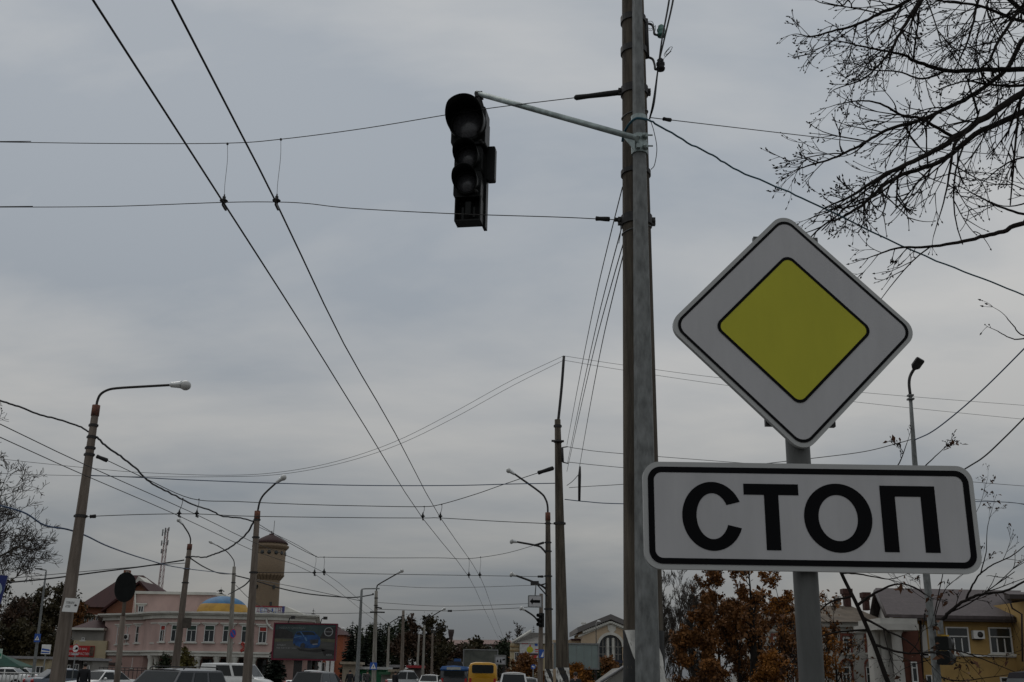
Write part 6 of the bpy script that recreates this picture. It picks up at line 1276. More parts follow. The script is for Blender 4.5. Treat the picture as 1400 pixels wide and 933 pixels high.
# ---- railway station with the big arch
SY = 250.0; st = thing('station_building', 'peach station hall with a gable and a tall arched window', 'building', (P(835, 890, SY).x, SY, 0)); OS = st.location; uS = PS(835, 890, SY)
xl, _q = pxz(796.5, 890, SY); xr, _q = pxz(873.5, 890, SY); xm = (xl + xr) / 2; ze = P(835, 864, SY).z; zp = P(835, 849, SY).z
ac_z = P(835, 884.5, SY).z; ar = 15.6 * uS; n = 20
arch = [(xm + ar * math.cos(math.pi * i / n), ac_z + ar * math.sin(math.pi * i / n)) for i in range(n + 1)]
mb = MB(); vs = []; fs = []
outer = []
for i in range(n + 1):
    q = math.pi * i / n; dx, dz = math.cos(q), math.sin(q); x, z = arch[i]
    # outer edge: follow the ray to the wall outline
    t = 1e9
    if abs(dx) > 1e-6: t = min(t, ((xr if dx > 0 else xl) - xm) / dx)
    if dz > 1e-6:
        g_ = (zp - ze) / (xr - xm)               # gable slope
        t = min(t, (zp - ac_z) / (dz + g_ * abs(dx)))
    outer.append((xm + dx * t, ac_z + dz * t))
pts = arch + outer
mb.add([(x, SY, z) for x, z in pts] + [(x, SY + .9, z) for x, z in arch], [(i, i + n + 1, i + n + 2, i + 1) for i in range(n)] + [(i, i + 1, i + 1 + 2 * (n + 1), i + 2 * (n + 1)) for i in range(n)])
mb.add([(xr, SY, -.05), (xr, SY, outer[0][1]), (xm + ar, SY, ac_z), (xm + ar, SY, -.05)], [(0, 1, 2, 3)]); mb.add([(xl, SY, -.05), (xl, SY, outer[-1][1]), (xm - ar, SY, ac_z), (xm - ar, SY, -.05)], [(3, 2, 1, 0)])
mb.add([(xl, SY, -.05), (xl, SY + 30, -.05), (xl, SY + 30, ze), (xl, SY, ze)], [(0, 1, 2, 3)]); mb.add([(xr, SY, -.05), (xr, SY + 30, -.05), (xr, SY + 30, ze), (xr, SY, ze)], [(3, 2, 1, 0)]); mb.add([(xl, SY + 30, -.05), (xr, SY + 30, -.05), (xr, SY + 30, ze), (xm, SY + 30, zp), (xl, SY + 30, ze)], [(4, 3, 2, 1, 0)])
mb.build('wall', peach, st, OS)
mb = MB(); mb.ring([(x - xm, z - ac_z) for x, z in [(xm + (ar + 3.6 * uS) * math.cos(math.pi * i / n), ac_z + (ar + 3.6 * uS) * math.sin(math.pi * i / n)) for i in range(n + 1)]][:], [(x - xm, z - ac_z) for x, z in arch], (xm, SY - .22, ac_z), (1, 0, 0), (0, 0, 1), .2)
mb.build('archivolt', cornice_w, st, OS)
mb = MB()
for s_ in (-1, 1):
    a = (xm + s_ * (xm - xl + 1.2), ze - .35); c = (xm, zp + .3); th = 1.15
    mb.add([(a[0], SY - 1.0, a[1]), (c[0], SY - 1.0, c[1]), (c[0], SY - 1.0, c[1] + th), (a[0], SY - 1.0, a[1] + th), (a[0], SY + 31, a[1]), (c[0], SY + 31, c[1]), (c[0], SY + 31, c[1] + th), (a[0], SY + 31, a[1] + th)], [(0, 1, 2, 3), (3, 2, 6, 7), (4, 7, 6, 5), (0, 4, 5, 1), (0, 3, 7, 4)])
mb.build('roof', mat('grey_station_roof', (.15, .14, .135), .8, var=.15), st, OS)
mb = MB()
for s_ in (-1, 1):
    for k in range(13):
        t = (k + .5) / 13; x = xm + s_ * (xm - xl) * t; z = zp - (zp - ze) * t - .25; mb.box((x, SY - .35, z), (.5, .7, .5))
    a = (xm + s_ * (xm - xl + 1), ze - .9); c = (xm, zp - .2); mb.add([(a[0], SY - .25, a[1] - .5), (c[0], SY - .25, c[1] - .5), (c[0], SY - .25, c[1]), (a[0], SY - .25, a[1])], [(0, 1, 2, 3)])
mb.build('dentil_cornice', cornice_w, st, OS)
mb = MB(); mb.add([(xm - ar, SY + .9, -.05), (xm + ar, SY + .9, -.05)] + [(x, SY + .9, z) for x, z in arch], [tuple(range(n + 3))]); gl = mb.build('arch_window', M['glass'], st, OS)
mb = MB()
for dx in (-.66, -.4, .4, .66): mb.box((xm + dx * ar, SY + .8, ac_z / 2 + ar * .35), (.22, .16, ac_z + ar * .65))
for z in (ac_z * .55, ac_z * .8, ac_z): mb.box((xm, SY + .83, z), (2 * ar - .1, .12, .2))
mb.build('mullion', mat('dull_mullion', (.22, .21, .19), .7), gl, OS)
for dx in (-.24, .24): mb = MB(); mb.lathe((xm + dx * ar, SY + .55, 0), [(.42, 0), (.36, .5), (.34, ac_z + ar * .75)], 12); mb.build('column', cornice_w, st, OS)
mb = MB(); c = P(836.5, 860, SY); mb.prism([(-1, .9), (1, .9), (.9, -.2), (0, -1.2), (-.9, -.2)], (c.x, SY - .15, c.z), (1, 0, 0), (0, 0, 1), .14); mb.build('shield_emblem', cornice_w, st, OS)
mb = MB(); pwall(mb, 818.5, 902.5, 851.5, 906.5, SY - .8, .6); mb.build('fascia_sign', mat('navy_fascia', (.012, .018, .045), .5), st, OS)
c = P(798, 856, SY + 3); mb = MB(); mb.box((c.x, SY + 3, c.z - 1.2), (.8, .8, 3)); mb.box((c.x, SY + 3, c.z + .6), (1.1, 1.1, .25)); mb.box((c.x, SY + 3, c.z - .1), (1.05, 1.05, .2)); mb.build('chimney', cornice_w, st, OS)
mb = MB(); pwall(mb, 756, 875.5, 798, 930, SY + 6, 12, ground=True); mb.build('side_wing', peach, st, OS); mb = MB(); pwall(mb, 781, 873.5, 796, 876, SY + 5.6, 12.5); mb.build('side_wing_roof', roof_red, st, OS)
fp = thing('lamp_pole', 'thin dark lamp pole standing in front of the station gable', 'lamp pole', on_ground(816, 200)); zt_ = P(815, 850, 200).z
mb = MB(); mb.tube([(0, 0, 0), (-.1, 0, zt_ - 1)], [.12, .07], 8); mb.build('shaft', M['dark_steel'], fp); mb = MB(); mb.tube(spline([(-.1, 0, zt_ - 1), (-.05, -.1, zt_ - .2), (.3, -.6, zt_)], 4), .05, 6); mb.ell((.4, -.7, zt_), (.35, .3, .14), 10, 6); mb.build('lamp_head', M['lamp_silver'], fp)
lw = thing('low_building', 'pale low building corner at the foot of the big pole', 'building', (P(846, 925, 60).x, 60, 0))
mb = MB(); a, c = P(826, 933, 60), P(862, 914, 60); mb.add([(a.x, 60, -.05), (c.x + 1, 60, -.05), (c.x + 1, 60, c.z + .2), (c.x - .4, 60, c.z), (a.x, 60, a.z), (a.x, 66, -.05), (c.x + 1, 66, -.05), (c.x + 1, 66, c.z + .2), (c.x - .4, 66, c.z), (a.x, 66, a.z)], [(0, 1, 2, 3, 4), (5, 9, 8, 7, 6), (2, 7, 8, 3), (3, 8, 9, 4), (4, 9, 5, 0), (1, 6, 7, 2)]); mb.build('wall', grey_wall, lw, lw.location)
mb = MB(); mb.tube([(a.x - .2, 59.9, a.z), (c.x - .4, 59.9, c.z + .06), (c.x + 1, 59.9, c.z + .26)], .08, 4); mb.build('roof_edge', tin, lw, lw.location)

# ---- yellow house, portico and white house on the right
YY = 77.0; yh = thing('yellow_house', 'two-storey ochre house with a grey-brown roof on the right', 'building', (P(1310, 880, YY).x, YY, 0)); OY = yh.location
x0, zE = pxz(1232, 841, YY); x1, _q = pxz(1382, 846, YY); zE = P(1310, 844, YY).z
aX, bX = P(1212.5, 840, YY - .9).x, P(1189, 849.5, YY + 18).x
mb = MB(); ext(mb, [(aX + .75, YY), (x1, YY), (x1, YY + 17), (bX + .8, YY + 17)], -.05, zE); mb.build('wall', ochre, yh, OY)
xw = P(1450, 860, YY - 2.5).x
mb = MB(); wall(mb, x1 + .002, -.05, xw, P(1395, 822, YY - 2.5).z, YY - 2.5, 13); mb.build('side_wing_wall', ochre, yh, OY)
A_, B_, C_ = P(1212.5, 840, YY - .9), P(1189, 849.5, YY + 18), P(1197, 804, YY + 8.5); A2, C2 = P(1386, 846, YY - .9), P(1396, 806.5, YY + 8.5); B2 = Vector((A2.x + 2, YY + 18, B_.z)); dn = Vector((0, 0, .22))
A2.z = A_.z; C2.z = C_.z
mb = MB(); mb.add([A_, A2, C2, C_, B_, B2], [(0, 1, 2, 3), (3, 2, 5, 4)]); mb.add([p - dn for p in (A_, A2, C2, C_, B_, B2)], [(3, 2, 1, 0), (4, 5, 2, 3)]); mb.add([A_, C_, B_, A_ - dn, C_ - dn, B_ - dn, A2, A2 - dn], [(0, 1, 4, 3), (1, 2, 5, 4), (0, 3, 7, 6)]); mb.build('roof', roof_grey, yh, OY)
ins = Vector((.5, 0, 0)); mb = MB(); mb.add([A_ - dn * 2 + ins, C_ - dn * 4 + ins, B_ - dn * 2 + ins], [(0, 1, 2)]); mb.add([A_ - dn * 2 + ins, B_ - dn * 2 + ins, Vector((B_.x + .5, B_.y, 0)), Vector((A_.x + .5, A_.y + .9, 0))], [(0, 1, 2, 3)]); mb.build('gable_wall', white_st, yh, OY)
mb = MB(); mb.tube([A_ - dn, C_ - dn * .9], .17, 4); mb.build('rake_board', gutter_b, yh, OY); mb = MB(); mb.tube([C_ - dn * .9, B_ - dn], .17, 4); mb.build('rake_board', gutter_b, yh, OY)
mb = MB(); mb.tube([A_ - dn * 2.5 + Vector((-.1, -.1, 0)), B_ - dn * 2.5 + Vector((-.1, 0, 0))], .26, 4); mb.build('gable_cornice', white_st, yh, OY)
zs_ = P(1400, 814, YY - 3).z; mb = MB(); xv = P(1378, 815, YY - 3.4).x; mb.add([(xv, YY - 3.6, zs_), (xw + 2, YY - 3.6, zs_), (xw + 2, YY + 8, zs_), (P(1384, 815, YY + 8).x, YY + 8, zs_), (xv + 2.5, YY + 3, zs_ + .7), (xw, YY + 3, zs_ + .7)], [(0, 1, 5, 4), (1, 2, 5), (2, 3, 4, 5), (3, 0, 4), (3, 2, 1, 0)]); mb.build('side_wing_roof', roof_grey, yh, OY)
mb = MB(); wall(mb, x0, zE - .32, x1, zE + .02, YY - .85, .8); wall(mb, xv, zs_ - .3, xw + 2, zs_ - .02, YY - 3.65, .8); mb.build('eaves_gutter', gutter_b, yh, OY)
mb = MB(); wall(mb, x0, P(1310, 897.5, YY).z, x1, P(1310, 895, YY).z, YY - .16, .16); mb.build('belt_course', M['white'], yh, OY)
for px, w_ in ((1309, 31), (1367.5, 31)): window(yh, OY, px, 857.5 + (px - 1309) * .01, 893.5 + (px - 1309) * .01, w_, YY, split=.36, n=3, head=False, thick=.09)
window(yh, OY, 1383, 926, 950, 30, YY, split=.3, n=3, head=False); window(yh, OY, 1270, 923, 940, 8, YY, split=0, n=1, head=False)
for px in (1262.5, 1390): mb = MB(); mb.box((P(px, 877, YY).x, YY - .08, P(px, 877, YY).z), (.42, .16, 2.2)); mb.build('pilaster', white_st, yh, OY)
mb = MB(); mb.tube([P(1381.5, 825, YY - 2.9), P(1384, 832, YY - 2.9), P(1397, 840, YY - 2.9), P(1398, 905, YY - 2.9)], .06, 6); mb.build('downpipe', gutter_b, yh, OY); mb = MB(); mb.tube([P(1258.5, 848, YY - .2), P(1262, 933, YY - .2)], .07, 6); mb.build('downpipe', gutter_b, yh, OY)
ac = thing('air_conditioner', 'air conditioner between the two upper windows of the ochre house', 'air conditioner', P(1337, 868, YY - .25)); mb = MB(); mb.box((0, 0, 0), (.78, .4, .56)); mb.build('case', frame_w, ac); mb = MB(); mb.lathe((.08, -.205, 0), [(.2, 0), (.2, .02), (.05, .03), (.001, .03)], 14, axis=(0, -1, 0)); mb.build('fan_grille', M['dark_steel'], ac)
mb = MB(); mb.box((0, .05, -.33), (.7, .3, .04)); mb.build('bracket', M['dark_steel'], ac)
# portico
po = thing('portico', 'white columned portico with a pediment between the white and the ochre house', 'portico', (P(1226, 890, 74).x, 74, 0)); OP = po.location
mb = MB(); pwall(mb, 1199, 853, 1256, 861.5, 73.6, 5); pwall(mb, 1203, 845.5, 1254, 853, 73.9, 4.6); mb.build('entablature', white_st, po, OP)
for px, r_ in ((1228, .36), (1207, .3), (1217, .3)): c = P(px, 900, 74.3); mb = MB(); zt_ = P(px, 861.5, 74.3).z; mb.lathe((c.x, 74.3 + (1.2 if px < 1225 else 0), 0), [(r_ * 1.15, 0), (r_, .3), (r_ * .9, zt_ - .35), (r_ * 1.2, zt_ - .12), (r_ * 1.2, zt_)], 18); mb.build('column', white_st, po, OP)
mb = MB(); pwall(mb, 1200, 861, 1236, 940, 77.0, 2, ground=True); mb.build('rear_wall', white_st, po, OP); mb = MB(); pwall(mb, 1236.5, 861, 1259, 940, 75.8, 2, ground=True); mb.build('brown_wall', mat('reddish_brown_wall', (.10, .035, .022), .85), po, OP)
window(po, OP, 1250, 905, 933, 8, 75.7, split=.3, n=1, head=False)
# white decorated house
WH = 86.0; wh = thing('white_house', 'white house with red brick window arches behind the autumn trees', 'building', (P(1120, 890, WH).x, WH, 0)); OW = wh.location
mb = MB(); x0, x1, z0, z1 = pwall(mb, 1037, 857, 1206, 950, WH, 10, ground=True); mb.build('wall', white_st, wh, OW)
mb = MB(); wall(mb, x0 - .3, z1 - .002, x1 + .3, z1 + .35, WH - .35, 10.6); wall(mb, x0 - .1, P(1120, 863, WH).z - .12, x1 + .1, P(1120, 863, WH).z + .12, WH - .14, .14); mb.build('cornice', white_st, wh, OW)
zr = P(1120, 828, WH + 5).z; mb = MB(); mb.add([(x0 - .6, WH - .7, z1 + .36), (x1 + .6, WH - .7, z1 + .36), (x1 + .6, WH + 11, z1 + .36), (x0 - .6, WH + 11, z1 + .36), (x0 + 4, WH + 5, zr), (x1 - .5, WH + 5, zr)], [(0, 1, 5, 4), (1, 2, 5), (2, 3, 4, 5), (3, 0, 4), (3, 2, 1, 0)]); mb.build('roof', mat('mossy_brown_roof', (.12, .095, .07), .85, var=.3, scale=1), wh, OW)
for px in (1062, 1091, 1157, 1190):
    f = window(wh, OW, px, 872, 892.5, 9.5, WH, split=.3, n=2, head=False)
    mb = MB(); c = P(px, 868, WH); mb.box((c.x, WH - .08, c.z), (1.0, .16, .18)); u_ = PS(px, 880, WH)
    for s_ in (-1, 1): mb.box((P(px, 882, WH).x + s_ * 6.3 * u_, WH - .05, P(px, 882, WH).z), (.18, .10, 1.3))
    mb.build('brick_surround', brick_t, f, OW)
    f = window(wh, OW, px, 912, 945, 11.5, WH, split=.3, n=2, head=False); c = P(px, 909, WH); n = 12; u_ = PS(px, 905, WH)
    mb = MB(); mb.ring([(8.6 * u_ * math.cos(math.pi * i / n), 8.2 * u_ * math.sin(math.pi * i / n)) for i in range(n + 1)] + [(-8.6 * u_, -1.6), (-6.2 * u_, -1.6)][:0], [(6.4 * u_ * math.cos(math.pi * i / n), 6 * u_ * math.sin(math.pi * i / n)) for i in range(n + 1)], (c.x, WH - .13, c.z), (1, 0, 0), (0, 0, 1), .12)
    for s_ in (-1, 1): mb.box((c.x + s_ * 7.5 * u_, WH - .06, c.z - 1.0), (2.2 * u_, .11, 1.9))
    mb.build('brick_arch', brick_t, f, OW)
for i, (px, y0, y1, w_, lab) in enumerate(((1158.5, 806, 824, 13, 'wide brick chimney stack on the white house roof, behind the leaning tree'), (1184.5, 811, 829, 11, 'brick chimney stack on the white house roof, next to the pediment'), (1144.5, 814, 822, 8, 'small vent with a tin cap on the white house roof'))):
    o = thing('chimney', lab, 'chimney', P(px, y1 + 4, WH + 5)); u_ = PS(px, y0, WH + 5); h = P(px, y0, WH + 5).z - o.location.z
    if i < 2:
        mb = MB(); mb.box((0, 0, h / 2 - .1), (w_ * .62 * u_, .6, h)); mb.build('stack', brick_c, o); mb = MB(); mb.box((0, 0, h - .18), (w_ * u_, .9, .42)); mb.box((0, 0, h - .48), (w_ * .8 * u_, .75, .2)); mb.build('cap', brick_c, o)
    else:
        mb = MB(); mb.box((0, 0, h * .35), (w_ * u_ * .8, .5, h * .7)); mb.build('stack', grey_wall, o); mb = MB(); mb.add([(-.3, -.3, h * .85), (.3, -.3, h * .85), (.3, .3, h * .85), (-.3, .3, h * .85), (0, 0, h)], [(0, 1, 4), (1, 2, 4), (2, 3, 4), (3, 0, 4), (3, 2, 1, 0)]); mb.tube([(-.2, 0, h * .7), (-.2, 0, h * .86)], .03, 4); mb.tube([(.2, 0, h * .7), (.2, 0, h * .86)], .03, 4); mb.build('cap', tin, o)

# ================================================================== vehicles
def paint(name, c): return mat('car_paint_' + name, c, .32, .15, var=.06, scale=1.5, coat=.5)
def bil(q, s, t): return q[0].lerp(q[1], s).lerp(q[3].lerp(q[2], s), t)
def pane(mb, q, s0, s1, t0, t1, off=.008, k=4):
    nrm = (q[1] - q[0]).cross(q[3] - q[0]).normalized(); vs = []
    for j in range(k + 1):
        for i in range(k + 1): vs.append(bil(q, s0 + (s1 - s0) * i / k, t0 + (t1 - t0) * j / k) + nrm * off)
    mb.add(vs, [(j * (k + 1) + i, j * (k + 1) + i + 1, (j + 1) * (k + 1) + i + 1, (j + 1) * (k + 1) + i) for j in range(k) for i in range(k)])
def car(label, loc, rz, L_, W_, H, hood, stations, green, pm, cat='car', name='parked_car', wr=.33, side_split=(.5,), solid_rear_side=False, rails=False, group='cars on and beside the road', tail_h=None):
    """front faces local +y. stations: (y fraction, half width fraction, top z); green: (front base y, front top y, rear top y, rear base y) as fractions of L_/2"""
    o = thing(name, label, cat, loc, rz, group)
    Lh, Wh = L_ / 2, W_ / 2
    mb = MB(); rings = []
    for yf, wf, zt_ in stations:
        w_ = Wh * wf; y = yf * Lh; zb = .22 if abs(yf) < .95 else .34; zm = min(zt_ - .06, .62)
        half = [(w_ * .86, zb), (w_ * .97, zb + .12), (w_, zm), (w_ * .975, zt_ - .10), (w_ * .90, zt_ - .02), (w_ * .55, zt_ + .015)]
        rings.append([Vector((x, y, z)) for x, z in half] + [Vector((-x, y, z)) for x, z in reversed(half)])
    mb.loft(rings)
    y0, y1, y2, y3 = [f * Lh for f in green]; bt = lambda y: hood
    wb, wt_ = Wh * .93, Wh * .76; hz = H - .03
    F = [Vector((wb, y0, hood - .04)), Vector((-wb, y0, hood - .04)), Vector((-wt_, y1, hz - .05)), Vector((wt_, y1, hz - .05))]
    Rr = [Vector((-wb, y3, hood - .04)), Vector((wb, y3, hood - .04)), Vector((wt_, y2, hz - .05)), Vector((-wt_, y2, hz - .05))]
    Sr = [Vector((wb, y3, hood - .04)), Vector((wb, y0, hood - .04)), Vector((wt_, y1, hz - .05)), Vector((wt_, y2, hz - .05))]
    Sl = [Vector((-wb, y0, hood - .04)), Vector((-wb, y3, hood - .04)), Vector((-wt_, y2, hz - .05)), Vector((-wt_, y1, hz - .05))]
    for q in (F, Rr, Sr, Sl): mb.add(q, [(0, 1, 2, 3)])
    n = 6; rt = []                                  # crowned roof
    for j in range(n + 1):
        y = y1 + (y2 - y1) * j / n; e = 1 - abs(2 * j / n - 1) ** 3
        rt += [Vector((wt_ * f, y, hz - .05 + (.08 * (1 - abs(f) ** 2.5)) * (.45 + .55 * e))) for f in (1, .85, .5, 0, -.5, -.85, -1)]
    mb.add(rt, [(j * 7 + i, j * 7 + i + 1, (j + 1) * 7 + i + 1, (j + 1) * 7 + i) for j in range(n) for i in range(6)], 0, True)
    mb.build('body', pm, o)
    mb = MB(); pane(mb, F, .05, .95, .10, .94); mb.build('windscreen', M['car_glass'], o)
    mb = MB(); pane(mb, Rr, .07, .93, .22, .92); mb.build('rear_window', M['car_glass'], o)
    cuts = [0.0] + list(side_split) + [1.0]
    for q, flip in ((Sr, False), (Sl, True)):
        for a, c in zip(cuts[:-1], cuts[1:]):
            if solid_rear_side and a == 0.0: continue
            a_, c_ = (1 - c, 1 - a) if flip else (a, c); mb = MB(); pane(mb, q, a_ + .025, c_ - .025, .12, .90); mb.build('side_window', M['car_glass'], o)
    for sx in (-1, 1):
        for yf in (.60, -.58):
            c = Vector((sx * (Wh - .10), yf * Lh, wr)); mb = MB()
            mb.lathe(c - Vector((sx * .10, 0, 0)), [(wr * .62, 0), (wr * .95, 0), (wr, .03), (wr, .18), (wr * .95, .21), (wr * .64, .21), (wr * .62, .15)], 20, axis=(sx, 0, 0)); wv = mb.build('wheel', M['tyre'], o)
            mb = MB(); mb.lathe(c - Vector((sx * .10, 0, 0)), [(wr * .63, .02), (wr * .63, .17), (wr * .52, .19), (wr * .15, .16), (.001, .18)], 14, axis=(sx, 0, 0)); mb.build('rim', M['rim'], wv)
            mb = MB(); mb.lathe(c - Vector((sx * .13, 0, 0)), [(wr * 1.12, .0), (wr * 1.12, .235), (wr * 1.0, .24)], 18, axis=(sx, 0, 0), arc=(0, 2 * math.pi)); mb.build('wheel_arch', M['rubber'], o)
        y = stations[-1][0] * Lh; zt_ = stations[-2][2]; mb = MB(); mb.ell((sx * Wh * .72, y * .985, zt_ - .18), (.2, .10, .085), 12, 6); mb.build('headlight', M['head'], o)
        y = stations[0][0] * Lh; zt_ = tail_h or stations[1][2]; mb = MB(); mb.ell((sx * Wh * .78, y * .985, zt_ - .16), (.15, .09, .12), 12, 6); mb.build('tail_light', M['tail'], o)
        mb = MB(); mb.ell((sx * (Wh + .08), y0 - .28, hood + .06), (.11, .06, .08), 10, 6); mb.build('mirror', pm, o)
        if rails: mb = MB(); mb.tube(spline([(sx * wt_ * .93, y1 - .15, hz - .01), (sx * wt_ * .93, y1 - .35, hz + .06), (sx * wt_ * .93, y2 + .35, hz + .06), (sx * wt_ * .93, y2 + .15, hz - .01)], 4), .018, 6); mb.build('roof_rail', M['dark_steel'], o)
    y = stations[-1][0] * Lh + .012; mb = MB(); mb.box((0, y, .48), (.52, .02, .11)); mb.build('number_plate', M['white'], o); mb = MB(); mb.box((0, stations[0][0] * Lh - .012, .66), (.52, .02, .11)); mb.build('number_plate', M['white'], o)
    return o
SED = lambda zh, zt_: [(-1, .86, zt_ - .12), (-.96, .93, zt_), (-.55, 1, zt_ + .02), (0, 1, zh + .02), (.42, 1, zh), (.85, .95, zh - .10), (.97, .88, zh - .24), (1, .80, zh - .34)]
BOX = lambda zh: [(-1, .90, zh - .08), (-.97, .95, zh), (-.5, 1, zh + .01), (0, 1, zh + .01), (.42, 1, zh), (.85, .96, zh - .10), (.97, .9, zh - .24), (1, .82, zh - .36)]
def gp(px, Y): return on_ground(px, Y)
dk = paint('dark_grey', (.035, .037, .042)); wt2 = paint('white', (.62, .62, .60)); sil = paint('silver', (.30, .31, .31)); bl = paint('blue_grey', (.07, .085, .11)); rd = paint('dark_red', (.11, .012, .015)); bk = paint('black', (.015, .015, .018))
car('dark grey off-road car with roof rails, largest car at the lower left', gp(229, 34), R(158), 4.3, 1.80, 1.62, 1.04, BOX(1.06), (.34, .08, -.86, -.96), dk, name='off_road_car', wr=.36, side_split=(.36, .68), rails=True)
car('white passenger van with dark side windows behind the brown lamp pole', gp(325, 75), R(-101), 4.9, 1.92, 2.03, 1.12, [(-1, .92, 1.08), (-.98, .96, 1.14), (-.5, 1, 1.14), (.3, 1, 1.14), (.62, 1, 1.10), (.86, .96, .98), (.97, .9, .84), (1, .82, .70)], (.66, .38, -.93, -.985), wt2, cat='van', name='white_van', wr=.34, side_split=(.30, .64), solid_rear_side=True)
car('white saloon car beside the walking man at the lower left', gp(138, 60), R(155), 4.3, 1.72, 1.47, .95, SED(.93, .98), (.36, .10, -.42, -.74), wt2)
car('blue-grey car with a red tail lamp behind the leaning pole', gp(96, 62), R(-50), 4.3, 1.75, 1.52, .96, SED(.94, .98), (.36, .10, -.46, -.78), bl)
car('white car partly hidden by the pale guard railing, left edge', gp(6, 80), R(95), 4.3, 1.72, 1.48, .95, SED(.93, .98), (.36, .10, -.42, -.74), wt2)
car('second white car behind the pale guard railing', gp(24, 84), R(95), 4.2, 1.72, 1.5, .95, SED(.93, .98), (.36, .10, -.42, -.74), wt2)
car('dark grey car with a rounded roof below the car billboard', gp(426, 55), R(170), 4.3, 1.76, 1.62, .98, BOX(.96), (.34, .08, -.70, -.92), dk)
car('dark red car below the car billboard', gp(451, 66), R(-70), 4.3, 1.74, 1.58, .96, SED(.94, .98), (.36, .10, -.44, -.76), rd)
car('white taxi-like car peeping out between the dark grey and the dark red car', gp(436, 74), R(-80), 4.3, 1.74, 1.66, .96, SED(.94, .98), (.36, .10, -.44, -.76), wt2)
car('silver car left of the pale lamp pole', gp(562, 98), R(-80), 4.3, 1.74, 1.8, 1.0, SED(.98, 1.02), (.36, .10, -.44, -.76), sil)
car('white car right of the pale lamp pole', gp(588, 92), R(175), 4.2, 1.72, 1.5, .95, SED(.93, .98), (.36, .10, -.42, -.74), wt2)
car('white minivan ahead, right of the yellow bus', gp(702, 64), R(0), 4.2, 1.72, 1.74, 1.05, BOX(1.02), (.40, .12, -.80, -.95), wt2, cat='van', name='minivan')
car('silver saloon car ahead, right of the white minivan', gp(719, 66), R(0), 4.4, 1.75, 1.48, .95, SED(.93, .98), (.36, .10, -.42, -.74), sil)
car('dark car with a rounded roof at the lower right corner', gp(1476, 12.4), R(-8), 4.4, 1.78, 1.80, 1.10, BOX(1.08), (.36, .10, -.74, -.94), mat('matt_dark_car_paint', (.020, .018, .022), .7, var=.1, spec=.08), name='off_road_car', wr=.36)

